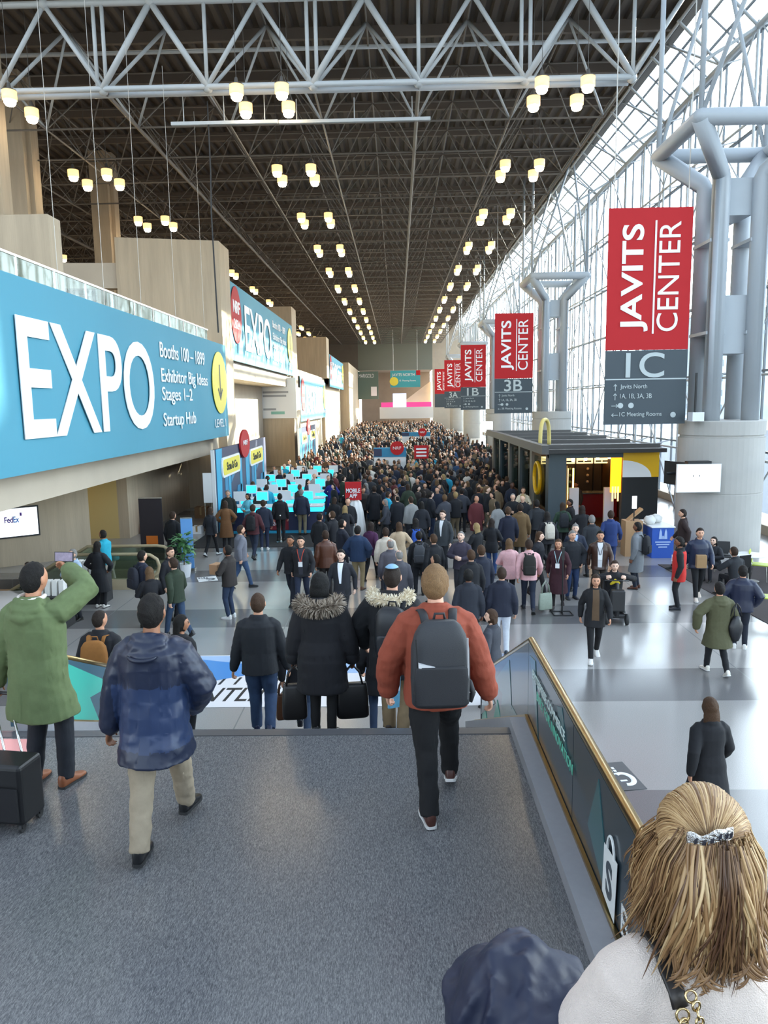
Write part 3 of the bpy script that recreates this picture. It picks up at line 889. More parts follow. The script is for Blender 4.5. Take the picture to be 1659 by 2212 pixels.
# ---- far end: boards and balcony
def far_end():
    Y = 148.0
    def board(p0, p1, m, name, label, cat, Y=Y, th=.3):
        a, b = at(*p0, Y=Y), at(*p1, Y=Y)
        r = empty(name, (a.x, Y, b.z), label=label, cat=cat)
        MB().box2(0, b.x - a.x, 0, th, 0, a.z - b.z).build('board', m, r)
        return r, b.x - a.x, a.z - b.z
    green = mat('dark green board', hexc('5f7268'), .6)
    r, w, h = board((763, 803), (818, 862), green, 'sign_board', 'tall grey green MARIGOLD board at the far end', 'sign')
    fit_text('MARIGOLD', M_SIGNW, r, (w * .22, -.02, h * .78), (1, 0, 0), (0, 0, 1), w * .6, h * .13)
    MB().box2(w * .7, w * .93, -.03, 0, h * .12, h * .45).build('notice', M_SIGNW, r)
    r, w, h = board((843, 801), (908, 836), mat('bright teal board', hexc('3aa0ad'), .5), 'sign_board', 'small teal direction sign hanging at the far end', 'sign', 140)
    fit_text('JAVITS NORTH', M_SIGNW, r, (w * .06, -.02, h * .62), (1, 0, 0), (0, 0, 1), w * .75, h * .22)
    fit_text('1B  Meeting Rooms', M_SIGNW, r, (w * .3, -.02, h * .32), (1, 0, 0), (0, 0, 1), w * .55, h * .13)
    MB().prism([(w * .12 + .8 * math.cos(u), h * .36 + .8 * math.sin(u)) for u in np.linspace(0, 6.283, 18, endpoint=False)], lambda a_, b_, d: (a_, d, b_), -.03, 0).build('yellow_disc', M_YEL, r)
    MB().box2(w * .86, w, -.03, 0, h * .72, h).build('red_corner', M_RED, r)
    for t in (.1, .9): MB().tube((w * t, .1, h), (w * t, .1, 18.5 - at(843, 836, Y=140).z), .03, 4).build('wire', M_WIRE, r)
    r, w, h = board((820, 880), (936, 903), M_WHITE, 'balcony', 'white balcony front across the far end of the hall', 'balcony', 145.5, 4)
    MB().box2(.3, w - .3, .5, .6, h, h + .9).build('magenta_glow_panel', mat('magenta panel', hexc('c63b7a'), .5, emit=hexc('c63b7a'), estr=.7), r)
    MB().box2(w * .25, w * .5, .4, .5, h, h + 2.6).build('screen', mat('lit far screen', (.6, .65, .8), .4, emit=(.55, .62, .85), estr=1.0), r)
    a = at(930, 836, Y=150.5)
    mb = MB().prism([(at(866, 872, Y=150).x, at(866, 872, Y=150).z), (at(932, 872, Y=150).x, at(932, 872, Y=150).z), (at(932, 822, Y=150).x, at(932, 822, Y=150).z)], lambda u, v, d: (u, d, v), 152, 153)
    struct('wall_far_stair', mb, M_CONC2)
far_end()
# white notice board on the wall that faces the stairs, and its frame
def notice():
    a, b = at(546, 817, Y=61.9), at(641, 903, Y=61.9)
    r = empty('notice_board', (a.x, 61.9, b.z), label='large white notice board facing the stairs under the second sign', cat='notice')
    w, h = b.x - a.x, a.z - b.z
    MB().box2(0, w, 0, .08, 0, h).build('board', M_WHITE, r)
    g = mat('grey print', (.35, .35, .36), .5)
    for i, (z, l) in enumerate(((.82, .45), (.62, .6), (.53, .55), (.2, .3))):
        MB().box2(w * .22, w * (.22 + l), -.01, 0, h * z, h * (z + .05)).build('print_line', g, r)
    MB().box2(w * .4, w * .72, -.01, 0, h * .1, h * .17).build('green_label', mat('green print label', hexc('7fb5a6'), .5), r)
notice()
# ================================================================ stands, kiosks, furniture
M_CYAN = mat('cyan light band', hexc('38c8e8'), .4, emit=hexc('2fc4ea'), estr=.9)
M_CYANP = mat('cyan print', hexc('2f9fc4'), .5)
M_CYAND = mat('deep cyan print', hexc('2b7ea6'), .5)
M_SCREENW = mat('lit white screen', (.9, .92, .95), .4, emit=(.92, .95, 1.0), estr=2.2)
M_NAVYP = mat('booth navy print', hexc('2f3350'), .5)
M_COUNTERW = mat('white counter laminate', (.74, .75, .76), .35)

def scan_backdrop(y0, L, label, near):
    X, H = -7.2, 3.3
    r = empty('booth_backdrop', (X, y0, 0), label=label, cat='backdrop')
    MB().box2(-.12, 0, 0, L, 0, H).build('wall_panel', M_NAVYP, r)
    MB().box2(-.13, .01, -.06, 0, 0, H).build('edge_strip', M_WHITE, r)
    def strip(poly, m):
        MB().prism(poly, lambda u, v, d: (d, u * L, v * H), .002, .014).build('stripe', m, r)
    for o in (0, .5):
        strip([(o + .02, 0), (o + .07, 0), (o + .11, 1), (o + .02, 1)], M_CYANP)
        strip([(o + .14, .15), (o + .19, .15), (o + .19, .72), (o + .14, .72)], M_CYAND)
        strip([(o + .20, .3), (o + .235, .3), (o + .235, .74), (o + .20, .74)], M_CYANP)
        strip([(o + .24, .52), (o + .33, .66), (o + .33, .74), (o + .24, .60)], M_CYAND)
        strip([(o + .28, 0), (o + .36, 0), (o + .43, .45), (o + .35, .45)], M_CYAND)
        strip([(o + .40, .2), (o + .44, .2), (o + .44, .8), (o + .40, .8)], M_CYANP)
    for yc in (.235, .74):
        n = 20
        def pill(w, h):
            o = []
            for k in range(n):
                t = 2 * math.pi * k / n
                o.append((math.copysign(w - h * .6, math.cos(t)) + h * .6 * math.cos(t), h * math.copysign(abs(math.sin(t)) ** .7, math.sin(t))))
            return o
        f = lambda u, v, d: (d, yc * L + u, H * .76 + v)
        p = MB().prism(pill(1.75, .42), f, .02, .08).build('pill_sign', M_WHITE, r)
        MB().prism(pill(1.6, .33), f, .08, .09).build('yellow_face', M_YEL, p)
        fit_text('Scan & Go', M_INK, p, (.10, yc * L - 1.0, H * .76 - .16), (0, 1, 0), (0, 0, 1), 2.0, .34, bold=.01)
    d = disc(r, M_RED, (.02, .49 * L, H * .99), 1.05, .08, 'red_disc', .62)
    fit_text('NRF', M_SIGNW, d, (.11, .49 * L - .5, H * .97), (0, 1, 0), (0, 0, 1), 1.0, .22)
    if near:
        a, b = at(437, 1022, Y=29.2), at(464, 1086, Y=29.2)
        MB().box2(a.x - X, -.14, -.08, -.04, b.z, a.z).build('side_board', M_WHITE, r)
        for t in (.1, .9): MB().box2(a.x - X + t * (-.14 - a.x + X) - .02, a.x - X + t * (-.14 - a.x + X) + .02, -.06, -.02, 0, b.z).build('board_leg', M_CHROME, r)
scan_backdrop(29.3, 11.5, 'near navy and cyan backdrop with yellow Scan & Go signs', True)
scan_backdrop(55, 11, 'far navy and cyan backdrop with yellow Scan & Go signs', False)

def counter(x, y, w, label, sign=False):
    r = empty('registration_counter', (x, y, 0), label=label, cat='counter', group='registration counters')
    MB().box2(-w / 2, w / 2, .05, .75, .12, .86).build('body', M_NAVYP, r)
    MB().box2(-w / 2 - .03, w / 2 + .03, 0, .8, .86, 1.04).build('light_band', M_CYAN, r)
    MB().box2(-w / 2 - .05, w / 2 + .05, -.02, .82, 1.04, 1.08).build('worktop', M_COUNTERW, r)
    MB().box2(-w / 2, w / 2, 0.02, .7, 0, .12).build('kick_strip', M_CYANP, r)
    if sign:
        p = MB().box2(-.1, .62, -.02, .05, .16, .84).build('red_panel', mat('dark red print', hexc('7d1f2c'), .5), r)
        fit_text('NRF', M_SIGNW, p, (.0, -.03, .56), (1, 0, 0), (0, 0, 1), .4, .18)
        fit_text('2024', M_SIGNW, p, (.0, -.03, .34), (1, 0, 0), (0, 0, 1), .45, .14)
def monitor(x, y, z, yaw, label, m=None):
    r = empty('monitor_stand', (x, y, z), yaw, label, 'screen', 'white check-in screens')
    MB().box2(-.15, .15, -.1, .1, 0, .02).build('foot', M_COUNTERW, r)
    MB().box2(-.03, .03, -.02, .02, .02, .22).build('stem', M_COUNTERW, r)
    MB().box2(-.24, .24, -.03, .03, .18, .56).build('case', M_COUNTERW, r)
    MB().box2(-.21, .21, .03, .036, .21, .53).build('display', m or M_CYAN, r)
ROWN = ['front', 'second', 'third', 'fourth', 'fifth', 'sixth']
for k in range(6):
    y = 29.0 + 2.45 * k
    x = -4.95
    counter(x, y, 3.9 if k == 0 else 3.5, '%s row registration counter with cyan light band' % ROWN[k], k == 0)
    for j, dx in enumerate((-1.35, -.45, .45, 1.35)):
        monitor(x + dx, y + .45, 1.08, (0.0, math.pi)[(j + k) % 2], '%s screen from the left on the %s registration counter' % (('first', 'second', 'third', 'fourth')[j], ROWN[k]), M_SCREENW if (j + k) % 2 == 0 else None)

def stanchion(px, py, label):
    p = at(px, py, Z=.0)
    r = empty('stanchion_post', (p.x, p.y, .016), label=label, cat='stanchion')
    MB().lathe([(.17, 0), (.17, .02), (.05, .04), (.03, .06)], 20).build('base', M_CHROME, r)
    MB().lathe([(.028, .05), (.028, .95), (.04, .96), (.04, 1.0), (.02, 1.02)], 14).build('post', M_CHROME, r, smooth=True)
    MB().box2(-.045, .045, -.02, .02, .88, .95).build('belt_head', M_BLACK, r)
stanchion(833, 1142, 'chrome queue post on the black carpet edge near the centre')
stanchion(607, 1172, 'chrome queue post in front of the front registration counter')
stanchion(742, 1120, 'chrome queue post beside the mobile app sign')

def mobile_sign():
    Y = 27.6
    a, b = at(745, 1042, Y=Y), at(781, 1081, Y=Y)
    r = empty('app_sign', ((a.x + b.x) / 2, Y, .016), label='red MOBILE APP sign on a white draped stand', cat='sign')
    w = b.x - a.x; z0, z1 = b.z, a.z
    MB().box2(-w / 2, w / 2, -.03, .03, z0, z1).build('panel', M_RED, r)
    fit_text('MOBILE', M_SIGNW, r, (-w * .43, -.05, z0 + .28), (1, 0, 0), (0, 0, 1), w * .86, .16, bold=.02)
    fit_text('APP', M_SIGNW, r, (-w * .24, -.05, z0 + .09), (1, 0, 0), (0, 0, 1), w * .48, .16, bold=.02)
    rings = []
    for z, k in ((0, .38), (.5, .33), (1.0, .27), (1.35, .2), (z0 + .05, .06)):
        rings.append([(.06 + k * (1 + .12 * math.sin(7 * t)) * math.cos(t), .16 + k * (1 + .12 * math.sin(7 * t)) * math.sin(t), z) for t in np.linspace(0, 6.2832, 36, endpoint=False)])
    MB().loft(rings).build('drape', mat('white cloth', (.78, .77, .74), .8), r, smooth=True)
mobile_sign()

def info_desk(px0, px1, py0, py1, Y, label, txt=None):
    a, b = at(px0, py0, Y=Y), at(px1, py1, Y=Y)
    r = empty('info_board', (a.x, Y, 0), label=label, cat='board')
    w = b.x - a.x; z1, zm = a.z, a.z - (a.z - b.z) * .36
    MB().box2(0, w, 0, .25, zm, z1).build('header', M_CYAND, r)
    MB().box2(.02, w - .02, .02, .23, 0, zm).build('board', M_COUNTERW, r)
    d = MB().prism([(w * .72 + .42 * math.cos(t), z1 - .02 + .42 * math.sin(t)) for t in np.linspace(0, 6.2832, 24, endpoint=False)], lambda u, v, q: (u, q, v), -.06, -.01).build('red_disc', M_RED, r)
    fit_text('NRF', M_SIGNW, d, (w * .72 - .25, -.075, z1 - .1), (1, 0, 0), (0, 0, 1), .5, .18)
    MB().box2(.02, w * .25, -.015, 0, zm + .05, z1 - .05).build('navy_block', M_NAVYP, r)
info_desk(807, 878, 968, 1022, 46, 'white information board with teal header standing in the crowd')
info_desk(868, 930, 934, 958, 76, 'farther white information board with teal header in the crowd')
for px, py, Y, lb in ((910, 962, 44, 'red square sign on a pole in the crowd'), (912, 930, 80, 'far red square sign on a pole in the crowd')):
    a = at(px, py, Y=Y)
    r = empty('pole_sign', (a.x, Y, 0), label=lb, cat='sign')
    MB().box2(-.42, .42, -.03, .03, a.z - .78, a.z).build('panel', M_RED, r)
    for q in range(3): MB().box2(-.3, .3, -.04, -.03, a.z - .66 + .2 * q, a.z - .56 + .2 * q).build('print_line', M_SIGNW, r)
    MB().tube((0, .06, 0), (0, .06, a.z - .2), .03, 8).build('pole', M_CHROME, r)

# ---- food kiosk on the right
def food_kiosk():
    x0, x1, y0, y1, H = 5.62, 9.55, 27.6, 44.0, 3.12
    r = empty('food_kiosk', (0, 0, 0), label='dark grey food kiosk with golden arch on its roof', cat='kiosk')
    dk = mat('kiosk slate panel', hexc('39454b'), .5); bl = mat('kiosk black panel', hexc('15181a'), .5)
    wood = mat('kiosk warm wall', hexc('5a3a1c'), .6, vary=.2); yel = mat('kiosk yellow', hexc('e0ad12'), .45)
    MB().box2(x0 - .1, x0 + .55, y0 - .05, y0 + .5, 0, H).build('corner_post', dk, r)
    xb = at(1342, 1100, Y=y0).x
    MB().box2(xb, x1, y0, y0 + .25, 0, H).build('end_wall', bl, r)
    # yellow and white graphic on the end wall
    MB().box2(xb, x1, y0 - .02, y0, H - .93, H - .02).build('yellow_graphic', yel, r)
    q = [(xb, H - .86), (xb + .95, H - .93)]
    pts = [(xb, H - .93)] + [(xb + 1.05 * math.sin(t), H - .93 + .62 * math.cos(t)) for t in np.linspace(0, math.pi / 2, 10)]
    MB().prism(pts, lambda u, v, d: (u, d, v), y0 - .035, y0 - .02).build('white_graphic', M_WHITE, r)
    # roof: slab with beams and an overhang
    MB().box2(x0 - .35, x1 + .1, y0 - .5, y1, H, H + .14).build('roof_slab', mat('kiosk roof', (.04, .038, .036), .7), r)
    for k in range(5):
        MB().box2(x0 - .4, x1 + .1, y0 + .2 + 3.6 * k, y0 + .42 + 3.6 * k, H + .14, H + .28).build('roof_beam', mat('kiosk roof beam', (.10, .095, .09), .6), r)
    MB().box2(x0 - .45, x0 - .2, y0 - .55, y1, H - .02, H + .3).build('roof_edge', mat('kiosk roof beam', (.10, .095, .09), .6), r)
    MB().box2(x0 - .1, xb, y0 - .06, y0 + .2, H - .2, H).build('front_lintel', dk, r)
    # side facing the concourse: posts, glass, yellow frames
    for k, y in enumerate((31.4, 34.4, 37.6, 41.0, 43.9)):
        MB().box2(x0 - .08, x0 + .3, y - .25, y + .25, 0, H).build('side_post', dk if k % 2 else mat('kiosk grey post', hexc('6d6a64'), .5), r)
    for ya, yb in ((28.2, 31.1), (31.7, 34.1), (34.7, 37.3), (37.9, 40.7), (41.3, 43.6)):
        MB().box2(x0 + .02, x0 + .04, ya, yb, .9, H - .3).build('glass_pane', M_RAILGLASS, r)
        MB().box2(x0, x0 + .1, ya, yb, 0, .9).build('low_panel', wood, r)
    MB().box2(x0 - .02, x0 + .03, 28.2, 28.4, .0, H - .1).build('yellow_frame', yel, r)
    pts = []
    c = [(30.2 + .62 * math.cos(t), 1.95 + .62 * math.sin(t)) for t in np.linspace(0, 6.2832, 24, endpoint=False)]
    MB().path([(x0 - .03, u, v) for u, v in c + c[:1]], .07, 8, cap=False).build('yellow_ring', yel, r)
    # interior
    MB().box2(x0 + .3, x1, y1 - .3, y1, 0, H).build('rear_wall', wood, r)
    MB().box2(x1 - .15, x1, y0 + .25, y1, 0, H).build('right_wall', wood, r)
    MB().box2(x0 + .6, x1 - .1, y0 + .3, y1 - .3, .0, .02).build('floor_mat', wood, r)
    red = mat('kiosk red counter', hexc('8a1a1c'), .4)
    MB().box2(x0 + 1.0, x1 - .2, 32.0, 32.6, .0, 1.05).build('counter', red, r)
    MB().box2(x0 + .9, x1 - .15, 31.9, 32.7, 1.05, 1.10).build('counter_top', M_CHROME, r)
    MB().box2(x0 + .6, x1 - .2, 34.6, 34.8, 0, H).build('menu_wall', mat('kiosk dark menu wall', hexc('3b2a1a'), .6), r)
    lit = mat('lit menu box', (.9, .7, .4), .4, emit=(1.0, .62, .25), estr=1.6)
    for k in range(4):
        a = x0 + .8 + .8 * k
        m = MB().box2(a, a + .72, 33.8, 34.0, 2.2 - .0 * k, 2.52).build('menu_box', lit, r)
        MB().box2(a + .05, a + .3, 33.78, 33.8, 2.27, 2.33).build('menu_line', M_INK, m)
        MB().box2(a + .35, a + .65, 33.78, 33.8, 2.27, 2.33).build('menu_line', M_INK, m)
        MB().box2(a + .76, a + .79, 33.8, 34.0, .9, 2.5).build('divider', M_BLACK, r)
        for z in (1.3, 1.6, 1.9):
            MB().sphere((a + .68, 34.5, z), .07, 8, 6).build('poster_dot', mat('poster dot %d' % (k % 3), ((.6, .25, .15), (.3, .4, .15), (.65, .45, .3))[k % 3], .5), r)
    glow = mat('warm pendant glow', (1, .8, .5), .4, emit=(1.0, .66, .30), estr=9)
    for k in range(5):
        MB().lathe([(.05, 0), (.07, .02), (.07, .22), (.03, .25)], 12, (x0 + .9 + .6 * k, 30.2 + .4 * k, 2.55)).build('pendant', glow, r)
    for q in (0, .22):
        MB().box2(x0 + .95 + q, x0 + 1.0 + q, 29.2, 29.25, .8, 2.4).build('light_tube', mat('amber light tube', (1, .7, .3), .4, emit=(1.0, .55, .12), estr=6), r)
    MB().box2(x0 + .7, x0 + .75, 28.2, 28.6, .2, 2.6).build('light_jamb', mat('warm jamb', hexc('d99b3e'), .5), r)
    # orange lit sign hanging at the front
    xo = at(1321, 1000, Y=y0).x
    o = MB().box2(xo, xb - .03, y0 + .02, y0 + .12, 1.62, H - .12).build('orange_sign', mat('orange lit sign', hexc('f08a10'), .4, emit=hexc('f58a0a'), estr=2.0), r)
    for k in range(3): MB().box2(xo + .04 + .1 * k, xo + .10 + .1 * k, y0 - .0, y0 + .02, 1.3 + .1 * (k % 2), 1.85).build('fries', mat('pale fries', hexc('f3d9a0'), .5, emit=hexc('f3c980'), estr=.8), o)
    # golden arch, double curve, on the roof edge
    gold = mat('pale golden arch', hexc('e3cf7c'), .4)
    c = (x0 + .1, 29.4)
    pts = [(c[0] + .24 * math.copysign(abs(math.cos(t)) ** .8, math.cos(t)), c[1] + .35 * math.cos(t), H + .12 + 1.05 * math.sin(t) ** .7) for t in np.linspace(0.001, math.pi - .001, 26)]
    MB().path(pts, .075, 10).build('arch', gold, r, smooth=True)
    # order terminals in front
    for px in (1240, 1317):
        p = at(px, 1150, Z=0)
        MB().box2(p.x - .18, p.x + .18, 28.6, 28.75, 0, 1.7).build('order_terminal', M_COUNTERW, r)
food_kiosk()

# ---- blue draped table with wares beside the drum
def blue_table():
    a, b = at(1407, 1206, Z=0), at(1455, 1206, Z=0)
    y = a.y
    r = empty('draped_table', (a.x, y, 0), label='blue draped information table beside the column drum', cat='table')
    w = b.x - a.x
    MB().box2(0, w, 0, 1.5, 0, .98).build('blue_drape', mat('royal blue cloth', hexc('2d57b0'), .7), r)
    MB().box2(-.03, w + .03, -.03, 1.55, .98, 1.01).build('table_top', M_WHITE, r)
    ink = mat('pale blue print', hexc('a9bfe4'), .5)
    for q in (.38, .62):
        MB().prism([(w * q - .05, .62), (w * q + .05, .62), (w * q + .035, .85), (w * q, .95), (w * q - .035, .85)], lambda u, v, d: (u, d, v), -.012, 0).build('emblem', ink, r)
    MB().box2(w * .46, w * .54, -.012, 0, .62, .72).build('emblem', ink, r)
    for z, l in ((.5, .7), (.42, .6), (.34, .4)): MB().box2(w * (.5 - l / 2), w * (.5 + l / 2), -.01, 0, z, z + .04).build('print_line', ink, r)
    rnd = random.Random(4)
    for k, (lb, dx) in enumerate((('crumpled white bag on the blue table', .1), ('second white bag on the blue table', .4))):
        mb = MB().sphere((0, 0, .14), (.2, .17, .15), 14, 9)
        mb.v = [(x * (1 + .2 * noise.noise((x * 9, y_ * 9, z * 9 + k))), y_ * (1 + .2 * noise.noise((x * 7 + 4, y_ * 9, z * 9))), max(0.0, z + .05 * noise.noise((x * 11, y_ * 9, k)))) for x, y_, z in mb.v]
        o = mb.build('paper_bag', mat('white paper', (.75, .74, .70), .7), smooth=True); o.location = (a.x + dx, y + .55 + .3 * k, 1.01); tag(o, lb, 'bag')
    p = at(1384, 1166, Y=y + .2)
    r = empty('stand_desk', (a.x - .75, y + .3, 0), label='small wooden desk with a tilted board beside the blue table', cat='desk')
    wd = mat('pale wood', hexc('b08a63'), .6)
    MB().box2(0, .55, 0, .5, 0, 1.15).build('cabinet', wd, r)
    MB().prism([(.1, 1.15), (.55, 1.55), (.58, 1.5), (.16, 1.15)], lambda u, v, d: (u, d, v), .1, .4).build('tilted_board', wd, r)
    MB().box2(.22, .36, .1, .13, 1.55, 1.95).build('small_screen', M_SCREENW, r)
    MB().box2(.27, .3, .1, .13, 1.15, 1.55).build('screen_stem', M_BLACK, r)
blue_table()

# ---- screens on the near drum
def drum_screens():
    Y = 25.0 - 1.45
    a, b = at(1463, 1003, Y=Y), at(1556, 1063, Y=Y)
    r = empty('wall_screen', (a.x, Y, b.z), label='white lit screen fixed to the near column drum', cat='screen')
    w, h = b.x - a.x, a.z - b.z
    MB().box2(0, w, 0, .08, 0, h).build('case', M_COUNTERW, r)
    MB().box2(.03, w - .03, -.008, 0, .03, h - .03).build('display', M_SCREENW, r)
    MB().box2(w * .25, w * .78, .02, .3, h, h + .08).build('bracket', M_BLACK, r)
    for q in (.36, .5): MB().box2(w * q, w * q + .03, -.012, -.008, h * .55, h * .62).build('mark', M_SLATE, r)
    MB().box2(w * .4, w * .6, .08, .35, h * .3, h * .7).build('mount', M_BLACK, r)
    a2, b2 = at(1438, 998, Y=24.6), at(1461, 1048, Y=24.6)
    r2 = empty('wall_screen', (9.2, 24.5, b2.z), R(-70), label='black screen seen edge-on at the left of the column drum', cat='screen')
    MB().box2(-.75, .55, -.05, .05, 0, a2.z - b2.z).build('case', M_BLACK, r2)
    MB().box2(-.7, .5, .05, .06, .04, a2.z - b2.z - .04).build('display', mat('dark display', (.03, .03, .035), .2), r2)
    MB().tube((-.1, -.05, .4), (-.1, -.5, .4), .05, 8).build('mount', M_BLACK, r2)
    # speaker box and pole on top of the drum
    p = at(1503, 905, Y=24.0)
    r3 = empty('camera_box', (p.x, 24.0, 4.3), label='small white box with a black pole on top of the near drum', cat='box')
    MB().box2(-.18, .18, -.2, .2, 0, .28).build('box', M_COUNTERW, r3)
    MB().box2(-.06, -.01, -.03, .03, .28, 1.5).build('pole', M_BLACK, r3)
drum_screens()
p0 = at(1040, 911, Y=76); p1 = at(1064, 931, Y=76)
r = empty('wall_screen', (p0.x, 76, p1.z), label='small white lit screen far down the right side', cat='screen')
MB().box2(0, p1.x - p0.x, 0, .1, 0, p0.z - p1.z).build('display', M_SCREENW, r)
MB().tube(((p1.x - p0.x) / 2, .15, -p1.z), ((p1.x - p0.x) / 2, .15, .4), .05, 8).build('stand', M_BLACK, r)

# ---- seating at the right: tables and lime chairs
def cafe_chair(x, y, yaw, label, col):
    r = empty('cafe_chair', (x, y, .014), yaw, label, 'chair', 'chairs in the seating area')
    m = mat('chair shell ' + col, hexc(col), .5)
    sh = [(-.21, -.2), (.21, -.2), (.22, .2), (-.22, .2)]
    o = MB().prism(sh, lambda u, v, d: (u, v, d), .44, .47).build('seat', m, r); bevel(o, .012)
    o = MB().prism([(-.21, .48), (.21, .48), (.19, .84), (-.19, .84)], lambda u, v, d: (u, -.2 - (v - .48) * .18 - d, v), 0, .025).build('backrest', m, r); bevel(o, .01)
    for sx in (-1, 1):
        MB().tube((sx * .18, .16, .45), (sx * .21, .20, 0), .011, 6).build('leg', M_CHROME, r)
        MB().path([(sx * .18, -.17, .47), (sx * .21, -.24, 0)], .011, 6).build('leg', M_CHROME, r)
        MB().tube((sx * .17, -.19, .45), (sx * .17, -.21, .52), .012, 6).build('back_post', M_CHROME, r)
def round_table(x, y, label):
    r = empty('cafe_table', (x, y, .014), 0, label, 'table', 'round tables in the seating area')
    MB().lathe([(.40, .72), (.42, .73), (.42, .745), (.40, .755)], 32).build('top', mat('white table top', (.75, .75, .73), .4), r)
    MB().lathe([(.26, 0), (.26, .015), (.04, .04), (.035, .72)], 20).build('pedestal', M_BLACK, r)
q = at(1590, 1290, Z=0)
round_table(9.6, 20.3, 'round white cafe table behind the man in navy')
round_table(11.3, 18.6, 'round white cafe table at the right frame edge')
cafe_chair(*at(1643, 1330, Z=0).xy, R(60), 'lime green chair at the right edge of the photo', 'b8c94a')
cafe_chair(*at(1640, 1255, Z=0).xy, R(-120), 'second lime green chair, behind the first at the right edge', 'b8c94a')
cafe_chair(*at(1560, 1235, Z=0).xy, R(160), 'black cafe chair of the woman beside the drum', '1a1a1c')
cafe_chair(*at(1590, 1262, Z=0).xy, R(20), 'black cafe chair of the man in the dark sweater', '1a1a1c')
# low planter by the glass
def planter():
    r = empty('planter', (11.6, 20.8, .0), label='dark planter with low green leaves by the glass wall', cat='planter')
    MB().box2(-.5, .5, -1.2, 1.2, 0, .5).build('trough', M_BLACK, r)
    mb = MB(); rnd = random.Random(8)
    for k in range(180):
        x, y, z = rnd.uniform(-.5, .5), rnd.uniform(-1.2, 1.2), rnd.uniform(.5, .85)
        a, b = rnd.uniform(0, 6.28), rnd.uniform(.2, 1.2); L = rnd.uniform(.12, .25)
        d = V((math.cos(a) * math.cos(b), math.sin(a) * math.cos(b), math.sin(b))); s = d.cross(V((0, 0, 1))).normalized() * .035
        p = V((x, y, z)); mb.add([p, p + d * L * .5 + s, p + d * L, p + d * L * .5 - s], [(0, 1, 2, 3)])
    o = mb.build('leaves', mat('leaf green', (.06, .16, .04), .5), r, fix=False); tag(o, kind='stuff')
planter()

# ---- left: escalators, lit screen, sign, tables with leaflets, plant, banner stands
def escalator(x, y, yaw, label):
    r = empty('escalator', (x, y, 0), yaw, label, 'escalator')
    w = .50
    flat, run = 2.15, 5.0
    sl = math.tan(R(30))
    st = mat('escalator step', (.10, .10, .105), .4, metal=.5)
    MB().box2(-w, w, -flat, 0, 0, .02).build('landing_plate', M_CHROME, r)
    for k in range(13):
        y = -flat - .4 * k; z = -.231 * k
        MB().box2(-w, w, y - .4, y, z - .35, z - .02).build('step', st, r)
    gl = glass_mat('escalator glass', (.72, .82, .76), .25)
    skirt = mat('escalator beige skirt', hexc('b9a98a'), .5, vary=.1)
    belt = mat('handrail belt', hexc('a99876'), .45)
    for s in (-1, 1):
        xx = s * (w + .12)
        def prof(h): return [(0.35, h * .55), (.28, h * .85), (.0, h), (-flat, h), (-flat - run, h - run * sl)]
        top = prof(.98)
        poly = [(.2, .28), (.3, .5), (.24, .8), (0, .93), (-flat, .93), (-flat - run, .93 - run * sl), (-flat - run, .28 - run * sl), (-flat, .28)]
        MB().prism(poly, lambda u, v, d: (d, u, v), xx - .01, xx + .01).build('glass_panel', gl, r)
        MB().prism([(.25, 0), (.25, .28), (-flat, .28), (-flat - run, .28 - run * sl), (-flat - run, -.3 - run * sl), (-flat, -.3), (-flat, 0)], lambda u, v, d: (d, u, v), xx - .11, xx + .11).build('skirt', skirt, r)
        pts = [(xx, -.2, .30), (xx, .12, .32), (xx, .30, .48), (xx, .34, .65), (xx, .28, .83), (xx, .1, .95), (xx, -.1, .98), (xx, -flat, .98), (xx, -flat - run, .98 - run * sl)]
        MB().path(pts, .045, 10).build('handrail', belt, r, smooth=True)
escalator(-7.0, 20.9, R(-90), 'escalator at left going down beside the concrete wall')

def on_slant(px, py):
    d = ray(px, py); o = V((0, 0, CAM_H))
    t = (DWA - o).dot(DWN) / d.dot(DWN)
    return o + d * t
def left_screen():
    yaw = math.atan2(DWU.y, DWU.x)
    p, q = on_slant(78, 1094), on_slant(78, 1153)
    h, L = p.z - q.z, 3.6
    ux = lambda px: (on_slant(px, 1120) - p).dot(DWU)
    r = empty('wall_screen', V((p.x, p.y, q.z)) + DWN * .06, yaw, 'white lit screen on the concrete wall behind the escalator', 'screen')
    MB().box2(-L - .05, .05, 0, .08, -.05, h + .05).build('frame', M_BLACK, r)
    MB().box2(-L, 0, -.008, 0, 0, h).build('display', mat('soft white screen', (.85, .87, .9), .4, emit=(.85, .90, .97), estr=.8), r)
    a, b = ux(8), ux(40)
    fit_text('Fed', mat('purple logo', hexc('4d148c'), .5), r, (a, -.018, h * .50), (1, 0, 0), (0, 0, 1), (b - a) * .58, h * .22, bold=.02)
    fit_text('Ex', mat('blue logo', hexc('3d86d8'), .5), r, (a + (b - a) * .6, -.018, h * .50), (1, 0, 0), (0, 0, 1), (b - a) * .4, h * .22, bold=.02)
    MB().box2(b + .03, b + .09, -.014, -.008, h * .72, h * .84).build('logo_mark', mat('purple logo', hexc('4d148c'), .5), r)
    p, q = on_slant(50, 1047), on_slant(50, 1083)
    h = p.z - q.z
    r = empty('direction_sign', V((p.x, p.y, q.z)) + DWN * .05, yaw, 'dark direction sign on the concrete wall above the white screen', 'sign')
    MB().box2(-4, 0, 0, .06, 0, h).build('panel', mat('brown grey sign', hexc('4c453e'), .6), r)
    fit_text('CENTER', M_GREYLET, r, (-1.75, -.012, h * .56), (1, 0, 0), (0, 0, 1), 1.1, h * .28)
    fit_text('Meeting Rooms', M_GREYLET, r, (-2.3, -.012, h * .14), (1, 0, 0), (0, 0, 1), 1.7, h * .28)
    for t in (-.42, -.2): MB().box2(t, t + .08, -.012, 0, h * .15, h * .6).build('symbol', M_GREYLET, r)
left_screen()

